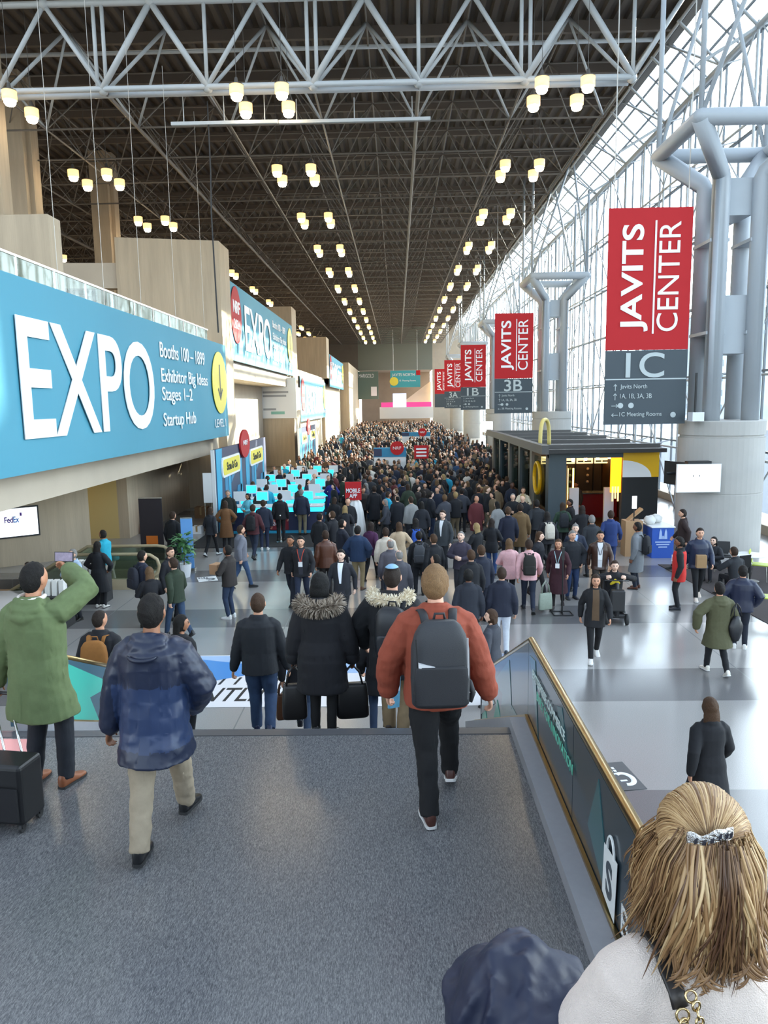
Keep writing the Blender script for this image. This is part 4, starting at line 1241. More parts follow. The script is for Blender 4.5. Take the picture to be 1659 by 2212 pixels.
def leaflet_table(px, py, w, label):
    p = at(px, py, Z=0)
    r = empty('leaflet_table', (p.x, p.y, 0), label=label, cat='table')
    MB().box2(-w / 2, w / 2, 0, .6, 0, .74).build('black_cloth', mat('black table cloth', (.02, .02, .022), .8), r)
    MB().box2(-w / 2 - .02, w / 2 + .02, -.02, .62, .74, .77).build('table_top', M_BLACK, r)
    n = int(w / .16)
    for k in range(n):
        o = MB().prism([(-.055, 0), (.055, 0), (.055, .34), (-.055, .34)], lambda u, v, d: (u, d + .1 * v, v), 0, .2).build('leaflet_stack', mat('white leaflet paper', (.82, .80, .74), .6))
        o.location = (p.x - w / 2 + .12 + .16 * k, p.y + .15, .77)
        tag(o, '%s white leaflet stack from the left on the %s' % (('first', 'second', 'third', 'fourth', 'fifth', 'sixth')[k], 'nearer black table' if py > 1330 else 'farther black table'), 'leaflets', 'leaflet stacks on the ' + ('near table' if py > 1330 else 'far table'))
leaflet_table(186, 1306, .95, 'black draped table with white leaflets beside the woman in the black coat')
leaflet_table(100, 1362, .85, 'nearer black draped table with white leaflets by the escalator')

def plant():
    p = at(399, 1246, Z=0)
    r = empty('potted_plant', (p.x, p.y, 0), label='leafy green potted plant beside the blue banner stand', cat='plant')
    MB().lathe([(.16, 0), (.22, .4), (.2, .4), (.18, .36)], 20).build('pot', M_COUNTERW, r)
    MB().path([(0, 0, .3), (.02, .01, .7), (0, .02, 1.1)], [.02, .016, .01], 6).build('stem', mat('plant stem', (.12, .08, .04), .8), r)
    rnd = random.Random(5)
    g = [mat('plant leaf', (.05, .15, .05), .45), mat('plant leaf pale', (.09, .22, .08), .45)]
    for k in range(110):
        a, b = rnd.uniform(0, 6.28), rnd.uniform(-.4, .9)
        z = rnd.uniform(.5, 1.25); rr = rnd.uniform(.0, .25)
        d = V((math.cos(a) * math.cos(b), math.sin(a) * math.cos(b), math.sin(b)))
        s = d.cross(V((0, 0, 1))).normalized() * .07; L = rnd.uniform(.2, .34)
        c = V((math.cos(a) * rr, math.sin(a) * rr, z))
        u = V((0, 0, -.05))
        MB().add([c, c + d * L * .45 + s, c + d * L + u, c + d * L * .45 - s, c + d * L * .45 + V((0, 0, .02))], [(0, 1, 4), (1, 2, 4), (2, 3, 4), (3, 0, 4)]).build('leaf', g[k % 2], r, fix=False)
plant()
def rollup(px, py, w, h, m, label, dark=None):
    p = at(px, py, Z=0)
    r = empty('banner_stand', (p.x, p.y, 0), label=label, cat='banner stand')
    MB().box2(-w / 2 - .03, w / 2 + .03, -.1, .1, 0, .08).build('base', M_CHROME, r)
    MB().box2(-w / 2, w / 2, -.01, .01, .08, h).build('print', m, r)
    MB().box2(-w / 2, w / 2, -.02, .02, h, h + .03).build('top_bar', M_CHROME, r)
    if dark: MB().box2(-w / 4, w / 4, -.016, -.01, h * .25, h * .42).build('orange_print', dark, r)
rollup(408, 1232, .36, 1.62, mat('light blue print', hexc('6fa8e6'), .5), 'light blue roll-up banner behind the potted plant')
rollup(332, 1215, .75, 2.1, mat('near black print', hexc('241d22'), .5), 'tall dark banner stand with an orange square by the escalators', mat('orange print', hexc('c86a20'), .5))
p = at(313, 1160, Z=0)
mb = MB().path([(0, 0, .0), (.05, 0, .35), (.2, 0, .6), (.3, .02, 1.0), (.32, .02, 1.35)], [.22, .2, .15, .14, .06], 12, round_=False)
o = mb.build('orange_figure', mat('orange foam', hexc('d8691c'), .6), smooth=True); o.location = (p.x - .2, p.y + .8, 0)
tag(o, 'orange curved display shape behind the dark banner stand', 'display')
# carton and white pack near the backdrop
for px, py, s_, m, lb, nm in ((437, 1118, (.55, .5, .5), mat('cardboard', hexc('8a6a4c'), .8), 'cardboard box beside the white side board', 'cardboard_box'), (428, 1152, (.35, .4, .3), M_WHITE, 'white box on the floor near the cardboard box', 'white_box')):
    p = at(px, py, Z=0)
    r = empty(nm, (p.x, p.y, 0), label=lb, cat='box')
    MB().box2(-s_[0] / 2, s_[0] / 2, -s_[1] / 2, s_[1] / 2, 0, s_[2]).build('carton', m, r)
    MB().box2(-.04, .04, -s_[1] / 2 - .002, s_[1] / 2 + .002, s_[2] * .3, s_[2] + .003).build('tape', mat('brown tape', hexc('a98c5e'), .4), r)
# paper signs lying or stuck on the floor
def floor_mark(cx, cy, w, d, rz, m, m2, label, curved):
    r = empty('floor_sign', (cx, cy, .004), rz, label, 'floor sign')
    MB().box2(-w / 2, w / 2, -d / 2, d / 2, 0, .004).build('sheet', m, r)
    for k in range(3):
        for j in range(4):
            if (j * 3 + k) % 5 == 4: continue
            MB().box2(-w * .44 + j * w * .13, -w * .44 + j * w * .13 + w * .09, d * .42 - k * d * .1 - d * .07, d * .42 - k * d * .1, .004, .006).build('small_mark', m2, r)
    if curved:
        pts = [(w * .08 + w * .26 * math.cos(t), -d * .12 + d * .2 * math.sin(t), .006) for t in np.linspace(-1.9, 2.2, 16)]
        MB().path(pts, .035, 6, flat=.15, up=(0, 0, 1)).build('swirl', m2, r)
        MB().box2(-w * .3, w * .2, d * .05, d * .1, .004, .006).build('bar', m2, r)
        MB().box2(-w * .1, w * .12, -d * .2, -d * .15, .004, .006).build('bar', m2, r)
p = at(1338, 1677, Z=0)
floor_mark(p.x, p.y, .42, .75, R(8), mat('dark grey floor print', (.075, .075, .08), .5), M_SIGNW, 'dark grey floor sign with white marks beside the balustrade', True)
p = at(448, 1251, Z=0)
floor_mark(p.x, p.y, .55, .6, R(20), M_WHITE, M_SLATE, 'white floor sign near the man holding a box', True)
# black sign stand seen from its back
p = at(1214, 1326, Z=0)
r = empty('sign_stand', (p.x, p.y, 0), label='black pole sign stand with square frame base among the walkers', cat='sign stand')
for a, b in (((-.22, -.18), (.22, -.18)), ((.22, -.18), (.22, .18)), ((.22, .18), (-.22, .18)), ((-.22, .18), (-.22, -.18)), ((0, -.18), (0, .18))):
    MB().path([(a[0], a[1], .015), (b[0], b[1], .015)], .014, 6).build('base_bar', M_BLACK, r)
MB().tube((0, 0, .01), (0, 0, 1.55), .018, 8).build('pole', M_BLACK, r)
MB().box2(-.03, .03, -.02, .02, 1.3, 1.6).build('clamp', M_BLACK, r)
# ================================================================ people
def ik(a, c, l1, l2, pole):
    a, c, pole = V(a), V(c), V(pole)
    d = c - a
    L = min(d.length, (l1 + l2) * .998)
    if L < 1e-6: d = V((0, 0, -1)); L = .1
    u = d.normalized()
    x = (l1 * l1 - l2 * l2 + L * L) / (2 * L)
    h = math.sqrt(max(l1 * l1 - x * x, 0))
    p = pole - u * pole.dot(u)
    p = p.normalized() if p.length > 1e-6 else u.orthogonal()
    return a + u * x + p * h, a + u * L

class Fig:
    """a posed human figure, 1.75 m tall, standing at the origin and facing +Y"""
    def __init__(s, female=False, girth=1.0, lean=0.0, hy=0.0, hp=0.0, lf=(-.10, 0, .085), rf=(.10, 0, .085), lfp=0.0, rfp=0.0,
                 lw=(-.27, .05, .84), rw=(.27, .05, .84), lpole=(-.5, -1, 0), rpole=(.5, -1, 0), drop=0.0, lknee=(0, 1, 0), rknee=(0, 1, 0), curl=.55,
                 lcurl=None, rcurl=None, feet=True):
        s.female, s.g, s.lean, s.hy, s.hp, s.drop = female, girth, lean, hy, hp, drop
        s.sw = .90 if female else 1.0
        s.lf, s.rf, s.lfp, s.rfp = V(lf), V(rf), lfp, rfp
        s.curl = (lcurl if lcurl is not None else curl, rcurl if rcurl is not None else curl)
        s.hip = [V((-.092, 0, .92 - drop)), V((.092, 0, .92 - drop))]
        s.ank = [s.lf, s.rf]
        s.knee = []
        for i in (0, 1):
            k, a = ik(s.hip[i], s.ank[i], .43, .42, (lknee, rknee)[i])
            s.knee.append(k); s.ank[i] = a
        s.sh = [s.bend((-.176 * s.sw, 0, 1.372)), s.bend((.176 * s.sw, 0, 1.372))]
        s.el, s.wr = [], []
        for i, (w, p) in enumerate(((lw, lpole), (rw, rpole))):
            e, w2 = ik(s.sh[i], w, .295, .265, p)
            s.el.append(e); s.wr.append(w2)
        s.hc = s.bend((0, .022, 1.624))
        s.hm = Matrix.Rotation(s.hy, 3, 'Z') @ Matrix.Rotation(-s.lean * .4 - s.hp, 3, 'X')
    def bend(s, p):
        x, y, z = p
        k = z - .95
        z -= s.drop
        if k <= 0 or s.lean == 0: return V((x, y, z))
        c, q = math.cos(s.lean), math.sin(s.lean)
        return V((x, y * c + k * q, .95 - s.drop + k * c - y * q))
    def head(s, p):
        return s.hc + s.hm @ (V(p) * 1.05)
    # ---- rings
    def ring(s, z, hw, hd, yo=0, n=22, p=2.35):
        out = []
        for k in range(n):
            t = 2 * math.pi * k / n
            c, q = math.cos(t), math.sin(t)
            out.append(s.bend((hw * math.copysign(abs(c) ** (2 / p), c), yo + hd * math.copysign(abs(q) ** (2 / p), q), z)))
        return out
    def torso_prof(s, t=0.0):
        g, w = s.g, s.sw
        if s.female:
            P = [(1.478, .062, .058, 0), (1.452, .080, .066, -.005), (1.425, .115, .085, -.008), (1.375, .150, .104, -.004), (1.27, .160, .126, .008), (1.15, .150, .112, .004), (1.06, .148, .108, 0), (.96, .172, .122, -.008), (.86, .180, .125, -.012)]
        else:
            P = [(1.478, .068, .062, 0), (1.452, .088, .070, -.005), (1.425, .128, .090, -.008), (1.375, .168, .110, -.004), (1.27, .178, .124, .004), (1.15, .172, .122, .006), (1.06, .166, .120, .006), (.96, .172, .122, 0), (.86, .175, .122, -.006)]
        return [(z, hw * (1 + (g - 1) * (1 if z < 1.4 else .3)) + t, hd * (1 + (g - 1) * (1.25 if z < 1.4 else .3)) + t, yo) for z, hw, hd, yo in P]
    def front(s, x, z, t):
        P = s.torso_prof(t)
        for (za, wa, da, ya), (zb, wb, db, yb) in zip(P, P[1:]):
            if zb <= z <= za:
                f = (za - z) / (za - zb)
                w = wa + (wb - wa) * f; d = da + (db - da) * f; yo = ya + (yb - ya) * f
                return yo + d * max(0, 1 - (abs(x) / w) ** 2.35) ** (1 / 2.35)
        w, d, yo = P[-1][1:]
        return yo + d * max(0, 1 - (abs(x) / w) ** 2.35) ** (1 / 2.35)
    # ---- raw shapes
    def head_mb(s, mb, ears=True):
        A, B = 30, 36
        rings = []
        for i in range(A + 1):
            la = -math.pi / 2 + math.pi * (i + .03) / (A + .06)
            r = []
            for k in range(B):
                lo = 2 * math.pi * k / B
                x = .0790 * math.cos(la) * math.sin(lo); y = .098 * math.cos(la) * math.cos(lo); z = .117 * math.sin(la)
                t = max(0, -z / .117)
                x *= 1 - .26 * t ** 1.6
                if y < 0: y *= 1 - .38 * t
                else:
                    y *= 1 - .06 * t
                    f = max(0, math.cos(lo)) ** .5
                    y += f * (.026 * math.exp(-(x / .0135) ** 2) * math.exp(-((z + .022) / (.016 if z < -.022 else .030)) ** 2)
                              - .009 * math.exp(-(((abs(x) - .031) / .016) ** 2 + ((z - .010) / .012) ** 2))
                              + .005 * math.exp(-((z - .030) / .011) ** 2)
                              + .007 * math.exp(-((x / .024) ** 2 + ((z + .060) / .009) ** 2))
                              + .010 * math.exp(-((x / .024) ** 2 + ((z + .098) / .016) ** 2)))
                r.append(s.head((x, y, z)))
            rings.append(r)
        mb.loft(rings)
        if ears:
            for q in (-1, 1):
                e = MB().sphere((0, 0, 0), (.012, .021, .034), 10, 8)
                mb.add([s.head((q * .079 + v[0] - q * .12 * v[1], -.010 + v[1], -.002 + v[2])) for v in e.v], e.f)
    def hand_mb(s, mb, i, fat=1.0):
        w, e = s.wr[i], s.el[i]
        d = (w - e).normalized()
        q = -1 if i == 0 else 1
        side = V((q, 0, 0))                     # away from the body
        n = side - d * side.dot(d)
        n = n.normalized() if n.length > .2 else V((0, 0, 1)).cross(d).normalized()
        f = d.cross(n).normalized()             # across the palm
        if f.y < 0: f = -f                      # thumb towards the front
        c = s.curl[i]
        def pt(a, b, h): return w + d * a + f * b + n * h
        rings = []
        for a, hw, hd in ((-.03, .026, .021), (.0, .027, .02), (.03, .036, .018), (.065, .042, .017), (.092, .041, .014), (.10, .034, .010)):
            rings.append([pt(a, hw * math.cos(t), -.004 * a / .1 + hd * math.sin(t)) for t in np.linspace(0, 6.2832, 12, endpoint=False)])
        mb.loft(rings)
        for j, (b, L) in enumerate(((.031, .072), (.0105, .082), (-.0105, .076), (-.031, .060))):
            p = pt(.088, b, 0); pts = [pt(.075, b, 0), p]
            ang = .25 + c * .3
            for sg in (.45, .32, .23):
                v = d * math.cos(ang) - n * math.sin(ang) + f * (b * 1.2)
                p = p + v * L * sg; pts.append(p)
                ang += .35 + c * .75
            mb.path(pts, [.0095 * fat] * 3 + [.0085 * fat, .0075 * fat], 8, round_=True)
        p = pt(.022, .030, -.004)
        v1 = (d * .72 + f * .62 - n * .25).normalized(); v2 = (d * .92 + f * .22 - n * .42).normalized()
        mb.path([pt(.005, .012, 0), p, p + v1 * .034, p + v1 * .034 + v2 * .03, p + v1 * .034 + v2 * .05], [.014, .0135, .011, .0095, .008], 8, round_=True)
    def body_mb(s, fine=True):
        mb = MB()
        P = s.torso_prof(-.012)
        mb.loft([s.ring(*r) for r in P])
        mb.path([s.bend((0, -.005, 1.42)), s.bend((0, .0, 1.50)), s.hc + s.hm @ V((0, -.012, -.06))], [.066, .056 if not s.female else .049, .052 if not s.female else .046], 14)
        for i in (0, 1):
            q = -1 if i == 0 else 1
            mb.path([s.bend((q * .09, 0, 1.378)), s.sh[i], s.sh[i].lerp(s.el[i], .5), s.el[i], s.el[i].lerp(s.wr[i], .35), s.wr[i]], [.05, .052, .044, .037, .038, .026], 12, round_=True)
            s.hand_mb(mb, i, 1.0 if fine else 1.25)
            mb.path([s.hip[i] + V((0, 0, .06)), s.hip[i], s.hip[i].lerp(s.knee[i], .5), s.knee[i], s.knee[i].lerp(s.ank[i], .35), s.ank[i], ], [.08, .083, .07, .053, .05, .036], 14, round_=True)
            f, u = s.foot_axes(i)
            mb.path([s.ank[i] - f * .03 - u * .04, s.ank[i] + f * .05 - u * .045, s.ank[i] + f * .14 - u * .062], [.03, .034, .02], 10, round_=True)
        s.head_mb(mb)
        return mb
    def foot_axes(s, i):
        p = (s.lfp, s.rfp)[i]
        q = -1 if i == 0 else 1
        f = V((q * .12, math.cos(p), -math.sin(p))).normalized()
        r = V((1, 0, 0)); r = (r - f * r.dot(f)).normalized()
        return f, r.cross(f)
    def shoe_mb(s, i, fat=1.0):
        mb, so = MB(), MB()
        f, u = s.foot_axes(i); r = f.cross(u)
        a = s.ank[i]
        P = [(-.072, .020, -.01), (-.062, .034, .02), (-.02, .040, .035), (.02, .040, .022), (.06, .043, -.012), (.11, .049, -.032), (.155, .047, -.042), (.185, .034, -.052), (.196, .018, -.062)]
        rings = []
        for q, hw, zt in P:
            hw *= fat; b = -.082; m = (zt + b) / 2; hh = (zt - b) / 2
            rings.append([a + f * q + r * (hw * math.copysign(abs(math.cos(t)) ** .7, math.cos(t))) + u * (m + hh * math.copysign(abs(math.sin(t)) ** .8, math.sin(t))) for t in np.linspace(0, 6.2832, 14, endpoint=False)])
        mb.loft(rings)
        n = len(P)
        for z0, z1 in ((-.087, -.066),):
            out = [(q, hw * fat + .001) for q, hw, _ in P] + [(q, -hw * fat - .001) for q, hw, _ in reversed(P)]
            so.prism(out, lambda q, w, d: tuple(a + f * q + r * w + u * d), z0, z1)
        return mb, so
    def trousers_mb(s, fit=0.0, flare=0.0, hem=.05):
        mb = MB()
        P = s.torso_prof(.004)
        w = P[-2][1]; d = P[-2][2]
        mb.loft([s.ring(1.0, w * .97, d * .97), s.ring(.94, w, d), s.ring(.86, w * .98, d * .98), s.ring(.80, w * .86, d * .85)])
        for i in (0, 1):
            h, k, a = s.hip[i], s.knee[i], s.ank[i]
            f, u = s.foot_axes(i)
            e = a.lerp(k, -.05) if hem < .08 else a.lerp(k, (hem - .085) / .42)
            pts = [h + V((0, 0, .05)), h.lerp(k, .08), h.lerp(k, .5), k, k.lerp(a, .45), e]
            g = s.g
            mb.path(pts, [.085 * g, .098 * g + fit, .084 * g + fit, .068 + fit, .060 + fit + flare * .4, .052 + fit + flare], 16, round_=False)
        return mb
    def skirted(s, P, hem, flare, t):
        """extend the torso profile down to a hem"""
        z, hw, hd, yo = P[-1]
        ky = (s.knee[0].y + s.knee[1].y) / 2 * .5
        kd = abs(s.knee[0].y - s.knee[1].y) * .5
        n = 4
        out = list(P)
        if hem >= z:
            return [r for r in P if r[0] > hem] + [(hem, P[-1][1], P[-1][2], P[-1][3])]
        for j in range(1, n + 1):
            f = j / n
            dz = (z - hem) * f
            out.append((z - dz, hw + flare * f, hd + flare * f + kd * min(1, dz / .4), yo + ky * min(1, dz / .4)))
        return out
    def top_mb(s, hem=.80, t=.018, flare=.01, sleeve=.0, hood=False, collar=True, cuff=1.0, body=True):
        mb = MB()
        P = s.skirted(s.torso_prof(t), hem, flare, t)
        mb.loft([s.ring(*r) for r in P])
        for i in (0, 1):
            q = -1 if i == 0 else 1
            sh, el, wr = s.sh[i], s.el[i], s.wr[i]
            mb.path([s.bend((q * .08, 0, 1.388)), s.bend((q * .135, 0, 1.388)), sh.lerp(el, .06), sh.lerp(el, .5), el, el.lerp(wr, .4), el.lerp(wr, .97)],
                    [.045 + t, .052 + t, .060 + t, .054 + t + sleeve, .047 + t + sleeve, .044 + t + sleeve, (.034 + t * .8 + sleeve) * cuff], 16, round_=True)
        if collar:
            for zz, rr in ((1.462, .088), (1.492, .080)):
                pts = [s.bend((rr * math.sin(a), -.010 + .9 * rr * -math.cos(a), zz - .03 * (1 - math.cos(a)) * .5)) for a in np.linspace(-2.5, 2.5, 13)]
                mb.path(pts, [.014] + [.024] * 11 + [.014], 10, flat=1.0, round_=True)
        if hood:
            for rr, zz, yy, th in ((.098, 1.455, -.03, .042), (.108, 1.41, -.065, .042), (.085, 1.36, -.10, .034)):
                pts = [s.bend((rr * math.sin(a), yy - rr * .55 * math.cos(a), zz + .02 * (1 - math.cos(a)))) for a in np.linspace(-1.6, 1.6, 11)]
                mb.path(pts, [th * .5] + [th] * 9 + [th * .5], 10, round_=True)
        return mb
    def hair_mb(s, style='short', length=.30, fine=True):
        """hair as a cap that leaves the face free, with a drape behind for long hair"""
        mb = MB()
        A, B = (26, 44) if fine else (12, 18)
        ex = {'short': .011, 'crop': .005, 'long': .012, 'bob': .014, 'balding': .004, 'hat': .010}[style]
        rings = []
        for i in range(A + 1):
            la = -math.pi / 2 + math.pi * (i + .03) / (A + .06)
            r = []
            for k in range(B):
                lo = 2 * math.pi * k / B
                cx, cy, cz = math.cos(la) * math.sin(lo), math.cos(la) * math.cos(lo), math.sin(la)
                st = 1 + .06 * noise.noise((cx * 7, cy * 7, cz * 4 + 3)) + (.05 * noise.noise((cx * 22, cy * 22, cz * 9)) if fine else 0)
                x = (.0805 + ex) * cx * st; y = (.096 + ex) * cy * st - .006; z = (.116 + ex) * cz * st + .004
                # the hair line: high in front, low at the nape
                line = .086 if cy > .5 else (.086 - .06 * (.5 - cy) / .45 if cy > .05 else .026 - .104 * min(1, (.05 - cy) / .5))
                if style == 'balding': line = max(line, -.07) if cy < 0 else .2
                if style in ('long', 'bob') and cy < .35: line -= .05
                if z < line:
                    k_ = min(1, (line - z) / .03)
                    x *= 1 - .22 * k_; y *= 1 - .22 * k_
                if style == 'balding' and cz > .62: x *= .9; y *= .9; z *= .93
                r.append(s.head((x, y, z)))
            rings.append(r)
        mb.loft(rings)
        if style in ('long', 'bob'):
            L = length if style == 'long' else .13
            rg = []
            n = 18
            for j in range(7):
                f = j / 6
                z = .03 - (L + .03) * f
                hw = .082 + .018 * math.sin(f * 2.6) - .02 * max(0, f - .8) * 5 * .6
                yb = -.085 - .02 * math.sin(f * math.pi)
                rgk = []
                for k in range(n):
                    t = 2 * math.pi * k / n
                    d = .034 if f < .9 else .020
                    rgk.append(s.head((hw * math.cos(t), yb + .020 + .55 * abs(math.cos(t)) ** 2 * .075 * (1 - .5 * f) + d * math.sin(t), z + .01 * math.sin(k * 2.3))))
                rg.append(rgk)
            mb.loft(rg)
        return mb

# ---------------------------------------------------------------- turning raw shapes into clean surfaces
def remesh(jobs):
    """[(MB, voxel, smooth steps, decimate ratio)] -> meshes, all evaluated together"""
    tmp = []
    for mb, vox, sm, dec in jobs:
        me = mb.mesh('tmp'); recalc(me)
        o = link('tmp', me)
        m = o.modifiers.new('r', 'REMESH'); m.mode = 'VOXEL'; m.voxel_size = vox; m.use_smooth_shade = True
        if sm:
            m = o.modifiers.new('s', 'SMOOTH'); m.iterations = sm; m.factor = .5
        if dec < 1:
            m = o.modifiers.new('d', 'DECIMATE'); m.ratio = dec
        tmp.append(o)
    dg = bpy.context.evaluated_depsgraph_get()
    dg.update()
    out = []
    for o in tmp:
        me = bpy.data.meshes.new_from_object(o.evaluated_get(dg), depsgraph=dg)
        me.polygons.foreach_set('use_smooth', [True] * len(me.polygons))
        out.append(me)
    for o in tmp:
        d = o.data
        bpy.data.objects.remove(o); bpy.data.meshes.remove(d)
    return out

def wrinkle(me, amp=.006, sc=(9, 9, 13), seed=0, bands=None, zmax=9):
    n = len(me.vertices)
    co = np.empty(n * 3); me.vertices.foreach_get('co', co); co = co.reshape(-1, 3)
    no = np.empty(n * 3); me.vertices.foreach_get('normal', no); no = no.reshape(-1, 3)
    d = np.array([noise.noise((p[0] * sc[0] + seed, p[1] * sc[1], p[2] * sc[2])) + .5 * noise.noise((p[0] * sc[0] * 2.3, p[1] * sc[1] * 2.3 + seed, p[2] * sc[2] * 2.1)) for p in co]) * amp
    if bands:
        z0, z1, per, a = bands
        k = np.abs(np.sin(np.pi * (co[:, 2] - z0) / per)) ** .6 * a
        d += np.where((co[:, 2] > z0) & (co[:, 2] < z1), k, a * .8)
    co += no * d[:, None]
    me.vertices.foreach_set('co', co.ravel()); me.update()

def face_paint(me, fig):
    """eye, brow and lip faces of a body mesh (slots 1, 2, 3)"""
    inv = fig.hm.transposed()
    idx = []
    for p in me.polygons:
        q = inv @ (V(p.center) - fig.hc)
        k = 0
        if q.y > .045:
            ax = abs(q.x)
            if ((ax - .031) / .015) ** 2 + ((q.z - .010) / .0085) ** 2 < 1: k = 1
            elif ((ax - .031) / .021) ** 2 + ((q.z - .030) / .0065) ** 2 < 1: k = 2
            elif (q.x / .024) ** 2 + ((q.z + .060) / .0085) ** 2 < 1: k = 3
        idx.append(k)
    me.polygons.foreach_set('material_index', idx)

def cloth(h, rough=.85, kind=''):
    c = hexc(h)
    if kind == 'puffer': return mat('nylon ' + h, c, .42, vary=.12, vscale=20)
    if kind == 'denim': return mat('denim ' + h, c, .85, vary=.28, vscale=14)
    if kind == 'leather': return mat('leather ' + h, c, .4, vary=.15, vscale=30)
    return mat('cloth ' + h, c, rough, vary=.14, vscale=25, bump=.12, bscale=260)
def skin(h): return mat('skin ' + h, hexc(h), .55, vary=.06, vscale=18)
def hairm(h): return mat('hair ' + h, hexc(h), .6, vary=.5, vscale=60, stretch=(3, 3, .5), bump=.8, bscale=110, spec=.3)
M_EYE = mat('dark eye', (.02, .015, .012), .25)
M_BROW = mat('brow hair', (.06, .04, .03), .8)
M_LIP = mat('lip', (.42, .17, .14), .5)
M_SOLEW = mat('white shoe sole', (.72, .71, .68), .6)
M_SOLED = mat('dark shoe sole', (.03, .03, .03), .6)
SKINS = ['e0b297', 'd3a184', 'c68f70', 'a87353', '7c4f38', '57382a', 'e6bda5', 'd9a98c']
HAIRS = ['1c1613', '2a1d16', '3a281c', '16120f', '4f3724', '6d5237', '8b8782', '231a15', 'a58a5c']

def setmat(o, m, slot=0):
    o.material_slots[slot].link = 'OBJECT'
    o.material_slots[slot].material = m
    return o

class Proto:
    """meshes of one kind of person; copies share them"""
    def __init__(s, fig, top=dict(), hair=('short', .3), trousers=dict(), topname='jacket', shirt=None, badge=False, vox=.013, dec=.55, wr=.004, skirt=False, shoe_fat=1.0, drape=None):
        s.fig, s.topname = fig, topname
        jobs = [(fig.body_mb(vox < .01), vox if vox < .01 else .0115, 2, dec), (fig.top_mb(**top), vox, 3, dec), (fig.trousers_mb(**trousers), vox, 3, dec * .8)]
        shoes = [fig.shoe_mb(i, shoe_fat) for i in (0, 1)]
        jobs += [(shoes[0][0], .010, 2, .6), (shoes[1][0], .010, 2, .6)]
        if hair: jobs.append((fig.hair_mb(*hair), .007 if vox < .01 else .010, 1, dec))
        r = remesh(jobs)
        s.body, s.top, s.trousers, s.shoe = r[0], r[1], r[2], r[3:5]
        s.hair = r[5] if hair else None
        s.sole = [sh[1].mesh('sole', M_SOLEW) for sh in shoes]
        for k in s.sole: recalc(k)
        if wr:
            wrinkle(s.top, wr, seed=len(s.top.vertices) % 17)
            wrinkle(s.trousers, wr * .9, seed=3)
        for me in (s.body, s.top, s.trousers, s.shoe[0], s.shoe[1], s.hair):
            if me is not None:
                me.materials.clear(); me.materials.append(M_WHITE)
        for m in (M_EYE, M_BROW, M_LIP): s.body.materials.append(m)
        face_paint(s.body, fig)
        s.extra = []
        t = top.get('t', .018)
        if shirt:
            s.extra.append(('shirt', s.patch(shirt[0], shirt[1], shirt[2], shirt[3], t + .006)))
        if badge:
            f = fig
            mb = MB()
            yb = max(f.front(.0, z, t) for z in (1.16, 1.08)) + .012
            c = f.bend((0.0, yb, 1.10))
            vb = []
            for dx, dz in ((-.05, -.06), (.05, -.06), (.05, .06), (-.05, .06)):
                vb.append(f.bend((dx, yb, 1.10 + dz)))
            mb.add([tuple(p) for p in vb] + [tuple(p + V((0, .006, 0))) for p in vb], [(0, 1, 2, 3), (7, 6, 5, 4), (0, 4, 5, 1), (1, 5, 6, 2), (2, 6, 7, 3), (3, 7, 4, 0)])
            me = mb.mesh('badge', M_WHITE); recalc(me)
            s.extra.append(('badge', me))
            mb = MB()
            for q in (-1, 1):
                pts = [f.bend((q * (.012 + .075 * k ** 1.2), f.front(q * (.012 + .075 * k ** 1.2), 1.16 + .29 * k, t) + .008, 1.16 + .29 * k)) for k in np.linspace(0, 1, 8)]
                mb.path(pts, .0085, 5, flat=.4)
            me = mb.mesh('lanyard', M_WHITE); recalc(me)
            s.extra.append(('lanyard', me))
    def patch(s, z0, z1, w0, w1, t):
        f = s.fig
        vs, fs = [], []
        n, m = 12, 9
        for i in range(n):
            z = z0 + (z1 - z0) * i / (n - 1)
            w = w0 + (w1 - w0) * i / (n - 1)
            for k in range(m):
                x = w * (2 * k / (m - 1) - 1)
                p = f.bend((x, f.front(x, min(z, 1.475), t), z)); vs.append(tuple(p))
        for i in range(n - 1):
            for k in range(m - 1):
                a = i * m + k
                fs.append((a + m, a + m + 1, a + 1, a))
        mb = MB().add(vs, fs)
        me = mb.mesh('shirt', M_WHITE, True)
        return me
    def place(s, loc, yaw, label, h=1.75, sk='d3a184', hr='1c1613', top='1d1f24', tr='1c1e26', sh='15130f', sole=None, extra=('e8e8e6', 'e8e8e6', 'a0262a'), group=None, tk='', trk='', parent=None, pitch=0):
        k = h / 1.75
        b = link('person', s.body)
        b.location = loc; b.rotation_euler = (pitch, 0, yaw); b.scale = (k, k, k)
        setmat(b, skin(sk))
        tag(b, label, 'person', group)
        if s.hair is not None: setmat(link('hair', s.hair, b), hairm(hr))
        setmat(link(s.topname, s.top, b), cloth(top, kind=tk))
        setmat(link('trousers', s.trousers, b), cloth(tr, kind=trk))
        for i in (0, 1):
            o = setmat(link('shoe', s.shoe[i], b), cloth(sh, kind='leather'))
            q = setmat(link('sole', s.sole[i], o), M_SOLEW if sole else M_SOLED)
        for (nm, me), c in zip(s.extra, extra):
            o = link(nm, me, b)
            m = {'shirt': extra[0], 'badge': 'f0f0ee', 'lanyard': extra[2]}[nm]
            setmat(o, cloth(m))
        return b

